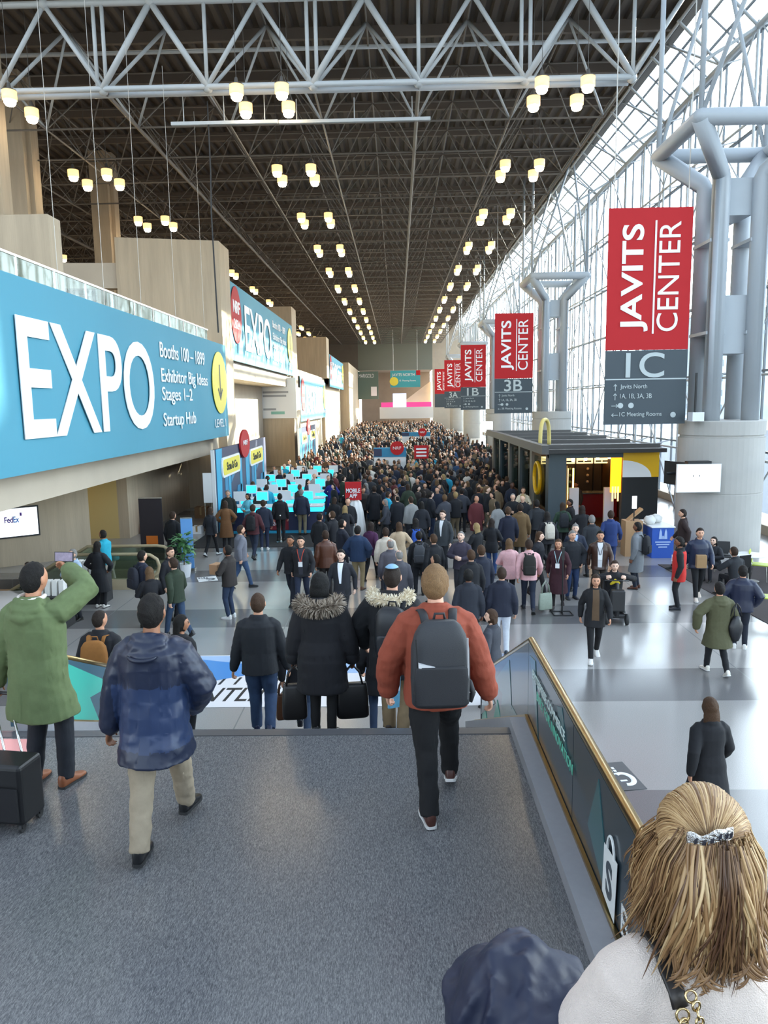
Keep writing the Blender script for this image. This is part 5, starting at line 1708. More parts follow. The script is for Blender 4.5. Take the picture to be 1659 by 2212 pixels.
def far_mesh(fig, top, hair, trousers, vox=.035, dec=.35):
    """the same figure as one light mesh: slots skin, hair, top, trousers, shoes"""
    sh = [fig.shoe_mb(i)[0] for i in (0, 1)]
    smb = MB(); smb.add(sh[0].v, sh[0].f); smb.add(sh[1].v, sh[1].f)
    jobs = [(fig.body_mb(False), vox * .8, 1, dec), (fig.top_mb(**top), vox, 1, dec), (fig.trousers_mb(**trousers), vox, 1, dec), (smb, vox * .7, 0, dec)]
    if hair: jobs.append((fig.hair_mb(hair[0], hair[1], False), vox * .8, 1, dec))
    r = remesh(jobs)
    order = [0, 2, 3, 4, 1]
    V_, F_, M_ = [], [], []
    for me, mi in zip(r, order):
        n = len(V_)
        V_ += [tuple(v.co) for v in me.vertices]
        F_ += [tuple(i + n for i in p.vertices) for p in me.polygons]
        M_ += [mi] * len(me.polygons)
        bpy.data.meshes.remove(me)
    return V_, F_, M_

def light_mesh(name, data):
    V_, F_, M_ = data
    me = bpy.data.meshes.new(name)
    me.from_pydata(V_, [], F_)
    for i in range(5): me.materials.append(M_WHITE)
    me.polygons.foreach_set('material_index', M_)
    me.polygons.foreach_set('use_smooth', [True] * len(F_))
    me.update()
    return me

# ---------------------------------------------------------------- bags that several people carry
def backpack_parts(W=.30, H=.46, D=.17):
    """meshes of a backpack that hangs behind a figure (origin at shoulder height, back at y = 0)"""
    mb = MB()
    rings = []
    for z, k, d in ((-H, .78, .55), (-H + .02, .95, .85), (-H * .75, 1.0, 1.0), (-H * .35, 1.0, .98), (-.06, .92, .82), (-.01, .72, .55), (.015, .45, .3)):
        hw, hd = W / 2 * k, D / 2 * d
        rings.append([(hw * math.copysign(abs(math.cos(t)) ** .6, math.cos(t)), -D * .5 * .92 + hd * math.copysign(abs(math.sin(t)) ** .6, math.sin(t)), z) for t in np.linspace(0, 6.2832, 24, endpoint=False)])
    mb.loft(rings)
    body = mb.mesh('pack', M_WHITE, True); recalc(body)
    mb = MB()
    rings = []
    for z, k in ((-H + .04, .7), (-H + .05, .8), (-H * .6, .82), (-H * .52, .78), (-H * .5, .6)):
        rings.append([(W / 2 * k * math.copysign(abs(math.cos(t)) ** .5, math.cos(t)), -D * .93 + .028 * math.copysign(abs(math.sin(t)) ** .6, math.sin(t)), z) for t in np.linspace(0, 6.2832, 18, endpoint=False)])
    mb.loft(rings)
    pocket = mb.mesh('pocket', M_WHITE, True); recalc(pocket)
    straps = []
    for q in (-1, 1):
        pts = [(q * .075, -.03, -.06), (q * .09, .03, .035), (q * .11, .14, .03), (q * .135, .22, -.08), (q * .15, .20, -.25), (q * .15, .06, -.36), (q * .12, -.04, -.40)]
        m2 = MB().path(pts, .026, 8, flat=.28)
        me = m2.mesh('strap', M_WHITE, True); recalc(me); straps.append(me)
    h = MB().path([(-.04, -.03, -.0), (-.03, -.03, .05), (.03, -.03, .05), (.04, -.03, -.0)], .009, 6).mesh('grab_handle', M_WHITE, True)
    return body, pocket, straps, h
PACK = backpack_parts()
def backpack(fig, loc, yaw, h, label, col='17181b', col2=None, sc=(1, 1, 1), t=.02, kind=''):
    k = h / 1.75
    p = fig.bend((0, fig.torso_prof(t)[3][3] - fig.torso_prof(t)[3][2] - .012, 1.40))
    w = Matrix.Rotation(yaw, 3, 'Z') @ (p * k)
    o = link('backpack', PACK[0]); o.location = V(loc) + w; o.rotation_euler = (-fig.lean, 0, yaw); o.scale = (k * sc[0], k * sc[1], k * sc[2])
    setmat(o, cloth(col, kind=kind)); tag(o, label, 'backpack')
    setmat(link('pocket', PACK[1], o), cloth(col2 or col, kind=kind))
    for s_ in PACK[2]: setmat(link('strap', s_, o), cloth(col))
    setmat(link('grab_handle', PACK[3], o), cloth(col))
    return o

def tote(loc, yaw, label, col, w=.34, hgt=.30, d=.13, name='handbag', handle=.22, kind='leather', soft=False):
    """a soft bag whose handles reach up to z = 0 (the hand)"""
    r = MB()
    rings = []
    for z, k, e in ((-handle - hgt, .92, .9), (-handle - hgt + .02, 1, 1), (-handle - hgt * .5, .98, .95), (-handle - .03, .9, .6), (-handle, .86, .45)):
        rings.append([(w / 2 * k * math.copysign(abs(math.cos(t)) ** .5, math.cos(t)), d / 2 * e * math.copysign(abs(math.sin(t)) ** .5, math.sin(t)), z) for t in np.linspace(0, 6.2832, 20, endpoint=False)])
    if soft:
        rings = []
        for q in range(9):
            t = q / 8; z = -handle - hgt * (1 - t); k = math.sin(math.pi * (.12 + .62 * t)) ** .7 * (1 if t < .6 else 1 - .55 * (t - .6) / .4); e = .35 + .65 * math.sin(math.pi * (.1 + .8 * t))
            rings.append([(w / 2 * k * math.cos(u) * (1 + .05 * math.sin(5 * u + q)), d / 2 * e * math.sin(u) * (1 + .08 * math.sin(4 * u)), z) for u in np.linspace(0, 6.2832, 20, endpoint=False)])
    r.loft(rings)
    o = r.build(name, cloth(col, kind=kind), smooth=True)
    o.location = loc; o.rotation_euler = (0, 0, yaw)
    tag(o, label, 'bag')
    for s_ in (-1, 1):
        pts = [(-w * .3, s_ * d * .25, -handle), (-w * .22, s_ * .02, -handle * .4), (0, s_ * .008, .0), (w * .22, s_ * .02, -handle * .4), (w * .3, s_ * d * .25, -handle)]
        MB().path(pts, .010, 6).build('handle', cloth(col, kind='leather'), o, smooth=True)
    return o
# ================================================================ the people in the photograph
def stair_z(y):
    if y <= LY1: return LZ
    k = int((y - LY1) / RUN)
    return max(0.0, LZ - RISE * (k + 1))
def on_stairs(px, py, h):
    """where on the lower flight somebody h tall has the top of the head at this pixel"""
    best = None
    for i in range(220):
        y = LY1 + .1 + i * .02
        e = abs(at(px, py, Y=y).z - (LZ - (y - LY1) * RISE / RUN) - h + .06)
        if best is None or e < best[0]: best = (e, y)
    y = best[1]
    k = int((y - LY1) / RUN); y = LY1 + RUN * (k + .5)
    p = at(px, py, Y=y)
    return V((p.x, y, stair_z(y)))
def by_head(px, py, h, z0=0.0):
    p = at(px, py, Z=z0 + h)
    return V((p.x, p.y, z0))
WALK = dict(lf=(-.085, .26, .095), rf=(.085, -.30, .15), rfp=.55, lw=(-.27, -.10, .86), rw=(.27, .22, .90), lean=.03)
WALK2 = dict(lf=(-.085, -.28, .14), lfp=.5, rf=(.085, .24, .095), lw=(-.27, .20, .90), rw=(.27, -.10, .86), lean=.03)

# ---------------------------------------------------------------- close figures on the landing and the stairs
def green_man():
    loc = at(104, 1700, Z=LZ)
    h = 1.80
    f = Fig(girth=1.06, lean=.03, hy=-.12, hp=.02, lf=(-.12, .02, .085), rf=(.13, .05, .085), lw=(-.36, -.02, .80), rw=(.08, .36, 1.62), rpole=(1, .0, -.12), lcurl=.9, rcurl=.6)
    P = Proto(f, top=dict(hem=.58, t=.034, flare=.05, hood=True, sleeve=.012), hair=('crop', .3), trousers=dict(fit=.006), topname='parka', vox=.0085, dec=.5, wr=.009)
    b = P.place(loc, R(-10), 'man in a green parka holding up a phone at left of the landing', h, 'b98263', '14110f', '5d6b45', '1d2027', '8a5233')
    # back vent flap and hem line
    k = h / 1.75
    # pale hood lining
    pts = [f.bend((.095 * math.sin(a), -.02 - .07 * math.cos(a), 1.487 + .012 * (1 - math.cos(a)))) for a in np.linspace(-2.0, 2.0, 13)]
    MB().path(pts, .017, 8, round_=True).build('hood_lining', cloth('d8cfc6'), b, smooth=True)
    ph = f.wr[1] + V((-.06, .03, .10))
    o = MB().box2(-.08, .08, -.005, .005, -.04, .04).build('phone', M_BLACK)
    MB().box2(-.074, .074, -.0065, -.005, -.034, .034).build('display', mat('phone picture', hexc('6d6476'), .3, emit=hexc('5d5468'), estr=.5, vary=.8, vscale=30), o)
    o.location = loc + Matrix.Rotation(R(-10), 3, 'Z') @ (ph * k); o.rotation_euler = (R(-8), 0, R(-6))
    tag(o, 'phone held up sideways by the man in the green parka', 'phone')
    # trolley case
    w = loc + Matrix.Rotation(R(-10), 3, 'Z') @ (f.wr[0] * k)
    c = at(30, 1778, Z=LZ)
    r = empty('suitcase', (c.x - .02, c.y, LZ), R(-8), 'black wheeled suitcase pulled by the man in the green parka', 'suitcase')
    case = MB().box2(-.20, .20, -.13, .13, .06, .50).build('case', cloth('121214', kind='puffer'), r); bevel(case, .03, 3)
    MB().box2(-.17, .17, -.15, -.128, .10, .34).build('pocket', cloth('17171a'), r)
    MB().box2(-.20, -.08, -.153, -.149, .36, .385).build('logo_tag', M_SIGNW, r)
    hand = Matrix.Rotation(R(8), 3, 'Z') @ (w - V(r.location)) + V((0, .02, -.11))
    for s in (-.07, .07):
        MB().tube((s, .10, .45), (hand.x + s, hand.y, hand.z), .009, 8).build('handle_tube', M_CHROME, r, smooth=True)
    MB().path([(hand.x - .09, hand.y, hand.z), (hand.x + .09, hand.y, hand.z)], .014, 8, round_=True).build('grip', M_BLACK, r)
    wm = MB().lathe([(.03, -.012), (.035, 0), (.03, .012)], 14).mesh('wheel', M_SOLED)
    for sx in (-1, 1):
        for sy in (-1, 1):
            o = link('wheel', wm, r); o.location = (sx * .16, sy * .10, .035); o.rotation_euler = (0, R(90), 0)
            MB().box2(sx * .16 - .02, sx * .16 + .02, sy * .10 - .02, sy * .10 + .02, .04, .08).build('wheel_fork', M_BLACK, r)
green_man()

def navy_man():
    loc = at(352, 1822, Z=LZ); h = 1.74
    f = Fig(girth=1.10, lean=.05, hy=.05, lf=(-.06, -.24, .085), rf=(.05, .36, .085), lw=(-.34, .02, .79), rw=(.20, .20, .92), rpole=(1, -.5, 0))
    P = Proto(f, top=dict(hem=.66, t=.036, flare=.02, hood=True, sleeve=.012), hair=('crop', .3), trousers=dict(fit=.014), topname='jacket', vox=.0085, dec=.5, wr=.010)
    P.top.materials.append(cloth('253454', kind='puffer'))
    P.top.polygons.foreach_set('material_index', [1 if (p.center.z < 1.17 and p.center.z > .76 and abs(p.center.x) < .25) else 0 for p in P.top.polygons])
    b = P.place(loc, R(-4), 'man in a navy hooded jacket and khaki trousers walking down the landing', h, '8f5f43', '15110f', '1a2238', 'a2937c', '131315', tk='puffer')
    MB().path([f.bend((.10 * math.cos(a), -.118 - .05 * math.sin(a) - .036, 1.385 - .03 * math.sin(a))) for a in np.linspace(.2, 2.94, 9)], [.004, .01, .013, .014, .014, .014, .013, .01, .004], 8).build('hood_edge', cloth('151c30', kind='puffer'), b, smooth=True)
navy_man()

def rust_man():
    loc = at(944, 1748, Z=LZ); h = 1.82
    f = Fig(girth=1.10, lean=.03, hy=-.15, lf=(-.07, -.20, .085), rf=(.13, .30, .15), rfp=.35, lw=(-.33, .10, .86), rw=(.37, .03, .82), lpole=(-1, -.7, 0), rpole=(1, -.6, 0))
    P = Proto(f, top=dict(hem=.80, t=.034, flare=.0, sleeve=.014), hair=('short', .3), trousers=dict(fit=.012), topname='jacket', vox=.0085, dec=.5, wr=.010)
    P.place(loc, R(3), 'man in a rust red jacket with a large grey backpack on the landing', h, 'd9a58a', '8a6a48', '8a3f2a', '0d0d0f', '4a2a22', sole=1)
    k = h / 1.75
    pr = f.torso_prof(.034)[3]
    base = loc + Matrix.Rotation(R(3), 3, 'Z') @ (f.bend((0, pr[3] - pr[2] - .012, 1.43)) * k)
    col = mat('charcoal pack cloth', hexc('2b2d31'), .6, bump=.2, bscale=300, vary=.12); col2 = mat('dark pack cloth', hexc('212226'), .65, bump=.2, bscale=300)
    r = empty('backpack', base, R(3), 'large charcoal backpack worn by the man in the rust jacket', 'backpack')
    W, H, D = .40, .58, .20
    rings = []
    for z, kk, d in ((-H, .86, .62), (-H + .025, .97, .9), (-H * .7, 1.0, 1.0), (-H * .3, .98, .95), (-.08, .86, .78), (-.02, .70, .55), (.015, .50, .32)):
        rings.append([(W / 2 * kk * math.copysign(abs(math.cos(t)) ** .55, math.cos(t)), -D * .5 + D / 2 * d * math.copysign(abs(math.sin(t)) ** .55, math.sin(t)), z) for t in np.linspace(0, 6.2832, 32, endpoint=False)])
    MB().loft(rings).build('pack', col, r, smooth=True)
    rings = []
    for z, kk in ((-H + .03, .80), (-H + .05, .90), (-H * .62, .92), (-H * .50, .88), (-H * .47, .8)):
        rings.append([(W / 2 * kk * math.copysign(abs(math.cos(t)) ** .4, math.cos(t)), -D * .985 + .02 * math.copysign(abs(math.sin(t)) ** .6, math.sin(t)), z) for t in np.linspace(0, 6.2832, 24, endpoint=False)])
    MB().loft(rings).build('pocket', col2, r, smooth=True)
    o = MB().prism([(-.155, -.245), (-.035, -.275), (-.035, -.296), (-.155, -.274)], lambda u, v, d: (u, d, v), -D - .014, -D + .03).build('silver_tab', mat('silver tab', (.62, .62, .63), .35), r)
    MB().path([(-.17, -D - .004, -.08), (-.16, -D * .99 - .004, -.3), (-.165, -D - .004, -.5)], .005, 5).build('zip', M_BLACK, r)
    MB().path([(.17, -D - .002, -.08), (.175, -D * .99 - .004, -.3), (.17, -D - .004, -.5)], .007, 5).build('zip', mat('grey piping', (.3, .3, .31), .5), r)
    for q in (-1, 1):
        MB().path([(q * .09, -.04, -.03), (q * .10, .02, .02), (q * .11, .10, .035), (q * .125, .20, .0), (q * .15, .27, -.12), (q * .17, .25, -.30), (q * .185, .10, -.42), (q * .17, -.04, -.5)], [.03, .03, .032, .032, .03, .02, .012, .012], 8, flat=.3).build('strap', col2, r, smooth=True)
    MB().path([(-.04, -.06, .0), (-.03, -.06, .05), (.03, -.06, .05), (.04, -.06, .0)], .010, 8).build('grab_handle', col2, r, smooth=True)
    MB().path([(.20, -.08, -.42), (.225, -.09, -.50), (.20, -.1, -.56)], .02, 8).build('side_pocket', col2, r, smooth=True)
rust_man()

def fur(fig, n=420, seed=1, rad=.125, z=1.425, yy=-.06, th=.05, cols=('7a6a58', 'b8a898'), name='fur_trim', parent=None, span=2.0, L=.06):
    """a ring of fur tufts round the hood edge"""
    rnd = random.Random(seed)
    mb = MB()
    for k in range(n):
        a = rnd.uniform(-span, span)
        t = rnd.uniform(0, 6.283)
        c = V((rad * 1.35 * math.sin(a), yy - rad * .85 * math.cos(a), z + .03 * (1 - math.cos(a))))
        out = V((math.sin(a), -math.cos(a), 0))
        d = (out * math.cos(t) + V((0, 0, 1)) * math.sin(t)).normalized()
        p = c + d * th * .45
        g = V((0, 0, -.35)) + V((rnd.uniform(-.4, .4), rnd.uniform(-.4, .4), rnd.uniform(-.3, .3)))
        q = p + (d + g * .5).normalized() * L * .55; e = q + (d + g).normalized() * L * .6
        mb.path([fig.bend(p), fig.bend(q), fig.bend(e)], [.011, .008, .001], 4, mi=rnd.randrange(2), cap=False)
    pts = [fig.bend((rad * 1.35 * math.sin(a), yy - rad * .85 * math.cos(a), z + .03 * (1 - math.cos(a)))) for a in np.linspace(-span, span, 17)]
    mb.path(pts, [th * .6] + [th] * 15 + [th * .6], 10, round_=True)
    o = mb.build(name, [mat('fur ' + c, hexc(c), .9) for c in cols], parent, smooth=True, fix=False)
    tag(o, kind=None)
    return o

def stair_people():
    # man with dark jacket and jeans
    f = Fig(girth=1.08, hy=.0, lf=(-.08, .10, .085), rf=(.11, -.18, .17), rfp=.7, lw=(-.33, .05, .80), rw=(.33, .05, .80))
    P = Proto(f, top=dict(hem=.80, t=.028), hair=('crop', .3), trousers=dict(fit=.012), vox=.010, dec=.5, wr=.007)
    P.place(on_stairs(556, 1283, 1.78), R(4), 'man in a dark zip jacket and blue jeans going down the stairs', 1.78, 'c99475', '4a3424', '1b1d22', '2c3f5c', '1a2340', sole=1, trk='denim')
    # woman in the long black parka with fur hood
    f = Fig(female=True, girth=1.06, lf=(-.09, .03, .085), rf=(.09, -.03, .085), lw=(-.31, .06, .83), rw=(.31, .08, .82), lcurl=1.0, rcurl=1.0)
    P = Proto(f, top=dict(hem=.52, t=.05, flare=.02, hood=True, sleeve=.01), hair=('bob', .2), trousers=dict(fit=-.004), topname='parka', vox=.010, dec=.5, wr=.004)
    wrinkle(P.top, .002, bands=(.50, .95, .13, .012))
    loc = on_stairs(690, 1240, 1.72)
    b = P.place(loc, R(-3), 'woman in a long black quilted parka with grey fur hood', 1.72, '5a3b2c', '101010', '15151a', '0d0d0f', '101010', tk='')
    fur(f, 900, 3, .135, 1.425, -.075, .05, ('6f6254', 'a89a8a'), parent=b, L=.075)
    k = 1.72 / 1.75
    for i, (lb, c, w, hh) in enumerate((('black leather bag in the left hand of the woman with fur hood', '1d1b1b', .26, .36), ('larger black bag in the right hand of the woman with fur hood', '121214', .34, .36))):
        p = loc + f.wr[i] * k + V((0, .0, -.085))
        tote(p, R(8), lb, c, w, hh, .16, handle=.20)
    # companion hidden behind her, in jeans, with a brown bag
    f = Fig(**WALK)
    P = Proto(f, top=dict(hem=.76, t=.025), hair=('short', .3), vox=.014, dec=.6)
    loc2 = on_stairs(640, 1320, 1.62) + V((0, RUN, -RISE))
    P.place(loc2, R(0), 'person in dark coat and jeans half hidden behind the fur hood woman', 1.62, 'c68f70', '1c1613', '1f1d22', '39485f', '202028', trk='denim')
    tote(loc2 + V((-.26, 0.02, .75)), R(20), 'brown leather bag beside the man in jeans on the stairs', '5d3a24', .2, .34, .12, handle=.2)
    # man with the blue skullcap, fur-hooded parka, backpack
    f = Fig(girth=1.1, hy=.1, lf=(-.06, .05, .085), rf=(.12, -.1, .11), rfp=.25, lw=(-.33, .14, .90), rw=(.33, .10, .85), lpole=(-1, -.7, 0))
    P = Proto(f, top=dict(hem=.64, t=.045, hood=True, sleeve=.012), hair=('crop', .3), trousers=dict(fit=.012), topname='parka', vox=.010, dec=.5, wr=.007)
    loc = on_stairs(846, 1212, 1.80)
    b = P.place(loc, R(-14), 'man with pale blue skullcap, black fur-hooded parka and khaki trousers', 1.80, 'cf9c80', '2a1f18', '141519', '8b7658', '3a2c22')
    mb = MB()
    rings = []
    for i in range(8):
        la = math.pi / 2 - i * .105
        rings.append([f.head((.094 * math.cos(la) * math.sin(t), -.030 + .108 * math.cos(la) * math.cos(t), .008 + .124 * math.sin(la))) for t in np.linspace(0, 6.2832, 24, endpoint=False)])
    mb.loft(rings, True)
    mb.build('skullcap', mat('pale blue knit', hexc('7ea3bd'), .8, vary=.2, vscale=60), b, smooth=True)
    fur(f, 700, 5, .135, 1.43, -.06, .045, ('c9b99c', 'e6dcc6'), parent=b, L=.05)
    backpack(f, loc + V((.06, -.05, 0)), R(-14), 1.80, 'black backpack on the shoulder of the man with the skullcap', '1b1c20', '24262b', (1.05, 1.1, 1.05), t=.05, kind='puffer')
    # companion in black coat and jeans in front of him
    f = Fig(female=True, **WALK2)
    P = Proto(f, top=dict(hem=.66, t=.03, flare=.02), hair=('bob', .2), vox=.013, dec=.6, topname='coat')
    loc2 = on_stairs(815, 1330, 1.60) + V((0, RUN, -RISE))
    P.place(loc2, R(0), 'person in a black coat and jeans in front of the skullcap man', 1.60, 'd3a184', '1c1613', '131318', '2b3a54', '16161a', trk='denim')
    # leaflets in his hand: a blue and white folder
    o = MB().box2(-.06, .06, -.012, .012, -.32, 0).build('folder', mat('blue white folder', hexc('6fb2cf'), .5, vary=.5, vscale=12)); o.location = loc + V((.02, -.28, .74)); o.rotation_euler = (0, R(4), R(30))
    MB().box2(-.05, .05, -.014, -.012, -.15, -.05).build('white_print', M_SIGNW, o)
    tag(o, 'blue and white folder hanging between the skullcap man and the rust jacket', 'folder')
    # man with the tan backpack lower left
    f = Fig(girth=1.08, hy=-.5)
    P = Proto(f, top=dict(hem=.78, t=.03, sleeve=.012), hair=('crop', .3), vox=.012, dec=.5)
    loc = on_stairs(213, 1318, 1.76)
    P.place(loc, R(0), 'man in a black jacket with a tan backpack at the foot of the stairs', 1.76, 'c08a6a', '2a2019', '15161a', '20242e', '151515')
    backpack(f, loc, R(0), 1.76, 'tan and orange backpack worn by the man at the foot of the stairs', '8a5a26', 'a8743a', (1.15, 1.0, 1.1), t=.03)
    # dark haired woman at the left foot
    f = Fig(female=True, hy=-.6)
    P = Proto(f, top=dict(hem=.62, t=.03), hair=('long', .22), vox=.013, dec=.5, topname='coat')
    P.place(on_stairs(388, 1325, 1.63), R(-30), 'dark haired woman in black right of the navy jacket man', 1.63, 'a87353', '120f0d', '16161a', '15161c', '151515')
    # woman in grey at the right foot, looking left
    f = Fig(female=True, hy=.5, hp=-.1, rw=(.12, .25, 1.05))
    P = Proto(f, top=dict(hem=.70, t=.02), hair=('bob', .2), vox=.012, dec=.5, topname='blazer')
    P.place(by_head(1063, 1317, 1.66), R(55), 'woman in a grey jacket turning left behind the right balustrade', 1.66, 'dcb096', '4a3424', '3a3c44', '17181c', '151515')
stair_people()

# ---------------------------------------------------------------- the blonde woman in the foreground
def blonde():
    h = 1.53; k = h / 1.75
    hx = at(1545, 1790, Y=1.36)
    loc = V((hx.x, 1.36, LZ + 4 * RISE))
    yaw = R(3)
    f = Fig(female=True, girth=.96, lean=.05, hy=-.06, hp=-.08, lw=(-.26, .32, 1.03), rw=(.26, .12, .86), lpole=(-.5, -.7, -.6))
    f.hc = f.hc + V((0, .01, .04))
    jobs = [(f.body_mb(True), .0075, 2, .5), (f.top_mb(hem=.82, t=.028, sleeve=.010, collar=True), .009, 3, .6), (f.trousers_mb(), .012, 2, .5)] + [(f.shoe_mb(i)[0], .01, 2, .6) for i in (0, 1)]
    body, top, tr, s0, s1 = remesh(jobs)
    wrinkle(top, .007, (7, 7, 9), 2)
    b = link('person', body); b.location = loc; b.rotation_euler = (0, 0, yaw); b.scale = (k, k, k)
    body.materials.clear()
    for m in (skin('dcae94'), M_EYE, M_BROW, M_LIP): body.materials.append(m)
    face_paint(body, f)
    tag(b, 'blonde woman in a cream fleece sweater in the right foreground, seen from behind', 'person')
    fleece = mat('cream fleece', hexc('e6d6cb'), .95, bump=.55, bscale=330, vary=.08, vscale=40, sheen=.5)
    for nm, me, m in (('sweater', top, fleece), ('trousers', tr, cloth('1c1d22')), ('shoe', s0, cloth('15130f', kind='leather')), ('shoe', s1, cloth('15130f', kind='leather'))):
        me.materials.clear(); me.materials.append(m); link(nm, me, b)
    # hair: half gathered at the back, strands down to the shoulders
    m = bpy.data.materials.new('blonde hair'); m.use_nodes = True
    n = m.node_tree.nodes; l = m.node_tree.links; bs = n['Principled BSDF']
    at_ = n.new('ShaderNodeAttribute'); at_.attribute_name = 'tone'
    rp = n.new('ShaderNodeValToRGB'); e = rp.color_ramp.elements
    e[0].color = hexc('4a3020') + (1,); e[1].color = hexc('cdb187') + (1,); e[1].position = 1.0
    q = rp.color_ramp.elements.new(.45); q.color = hexc('8a6844') + (1,)
    q = rp.color_ramp.elements.new(.75); q.color = hexc('b49469') + (1,)
    l.new(at_.outputs['Fac'], rp.inputs[0]); l.new(rp.outputs[0], bs.inputs['Base Color'])
    bs.inputs['Roughness'].default_value = .42; bs.inputs['Specular IOR Level'].default_value = .45
    rnd = random.Random(11)
    mb = MB(); tone = []
    def strand(pts, r0, tn, nseg=5):
        a = len(mb.v)
        rr = [r0 * w for w in np.interp(np.linspace(0, 1, len(pts)), (0, .15, .75, 1), (.7, 1, .9, .12))]
        mb.path(pts, rr, nseg, cap=False, flat=.55)
        tone.extend([tn] * (len(mb.v) - a))
    # base mass in head space
    base = MB(); rings = []
    A, B = 30, 44
    for i in range(A + 1):
        la = -math.pi / 2 + math.pi * (i + .03) / (A + .06)
        r = []
        for kk in range(B):
            lo = 2 * math.pi * kk / B
            cx, cy, cz = math.cos(la) * math.sin(lo), math.cos(la) * math.cos(lo), math.sin(la)
            x, y, z = .094 * cx, .108 * cy - .012, .134 * cz + .004
            line = .075 if cy > .45 else -.12
            if z < line:
                q_ = min(1, (line - z) / .03); x *= 1 - .22 * q_; y *= 1 - .2 * q_
            r.append(f.head((x, y, z)))
        rings.append(r)
    base.loft(rings)
    rg = []
    for j in range(10):
        t = j / 9; z = .02 - .165 * t
        hw = .084 + .026 * math.sin(t * 2.2); d = .032 + .010 * math.sin(t * 3)
        rg.append([f.head((hw * math.cos(u), -.088 - .016 * math.sin(t * 3) + .075 * abs(math.cos(u)) ** 2 * (1 - .35 * t) + d * math.sin(u), z)) for u in np.linspace(0, 6.2832, 28, endpoint=False)])
    base.loft(rg)
    mb.add(base.v, base.f); tone += [.48] * len(base.v)
    clip = V((-.026, -.098, .098))
    # gathered strands: combed from the brow and the sides over the crown to the clip
    def onto(p, g):
        c = V((0, -.012, .004)); d = p - c
        e_ = V((d.x / .094, d.y / .108, d.z / .134)).length
        return c + d / max(e_, 1e-3) * g
    for s_ in range(620):
        a = rnd.uniform(-2.05, 2.05)              # angle of the root round the head, 0 = front
        el = rnd.uniform(.12, .55) if abs(a) < 1.2 else rnd.uniform(-.25, .25)
        p0 = V((.094 * math.sin(a) * math.cos(el), .108 * math.cos(a) * math.cos(el) - .012, .134 * math.sin(el) + .004))
        tx = -a / 2.05 * .040 if False else a / 2.05 * .034
        off = V((tx + rnd.uniform(-.006, .006), 0, -.018 * abs(a) / 2 + rnd.uniform(-.006, .006)))
        g0 = 1.03 + .05 * noise.noise((a * 2.2, 3, 1)) + rnd.uniform(0, .018)
        wob = rnd.uniform(-.004, .004)
        pts = []
        for t in np.linspace(0, 1, 12):
            p = p0.lerp(clip + off, t)
            p.x += math.sin(math.pi * t) * (.020 * math.sin(a) + wob)
            p.z += math.sin(math.pi * t) * .035
            pts.append(f.head(onto(p, g0 + .035 * math.sin(math.pi * t))))
        strand(pts, rnd.uniform(.0016, .0034), min(1, max(0, .66 + .20 * rnd.gauss(0, 1) + .16 * noise.noise((a * 3.1, 0, 5)))))
    # the gathered tail falling from under the clip
    for s_ in range(200):
        x0 = rnd.uniform(-.04, .04); ln = rnd.uniform(.18, .28); sp = rnd.gauss(0, .035) + x0 * .9
        pts = []
        for t in np.linspace(0, 1, 13):
            y = -.108 - .062 * math.sin(min(1, t * 1.6) * 1.57) - .01 * rnd.random() * 0 + .012 * t
            pts.append(f.head((clip.x + x0 + sp * t + .006 * math.sin(t * 6 + s_), y - .012 * (s_ % 5) / 5, clip.z - .012 - ln * t)))
        strand(pts, rnd.uniform(.0025, .005), min(1, max(0, .58 + .22 * rnd.gauss(0, 1) + 2.5 * x0)))
    # falling strands at the back and sides
    for s_ in range(1500):
        u = rnd.uniform(-1, 1)
        lay = rnd.random()
        a = u * 2.05                             # 0 = straight back
        sx, sy = math.sin(a), -math.cos(a)
        z0 = rnd.uniform(.055, .095) if abs(a) < 1.3 else rnd.uniform(.0, .045)
        bot = rnd.uniform(-.205, -.135) - (.045 if rnd.random() < .15 else 0) + .05 * (abs(u) > .8)
        ph = rnd.uniform(0, 6.28); cu = rnd.uniform(.003, .016); flick = rnd.gauss(0, .03) * (1 if abs(u) < .7 else .3)
        lock = noise.noise((u * 9, 2, 7))
        pts = []
        for t in np.linspace(0, 1, 13):
            fl = .024 * math.sin(min(1, t * 1.1) * 2.0)
            up_ = max(0, (z0 - .02) / .075) * max(0, 1 - t * 4)
            rx = .093 + .010 * lay + fl - .03 * up_; ry = .118 + .030 * lay + .022 * math.sin(t * 2.4) - .022 * up_
            x = sx * rx + cu * math.sin(t * 5.5 + ph) * t + flick * t ** 3 + .02 * lock * t
            y = sy * ry - .012 + .05 * abs(sx) * t - .03 * max(0, t - .6) * (1 if sy < -.3 else 0) + .010 * lock * math.sin(t * 4)
            pts.append(f.head((x, y, z0 + (bot - z0) * t)))
        tn = .42 + .30 * max(0, u) + .10 * max(0, -u) + .22 * rnd.gauss(0, 1) * .8 + .22 * lock
        tn -= .26 * math.exp(-((u + .12) / .22) ** 2)
        strand(pts, rnd.uniform(.0016, .0038), min(1, max(0, tn)), 5)
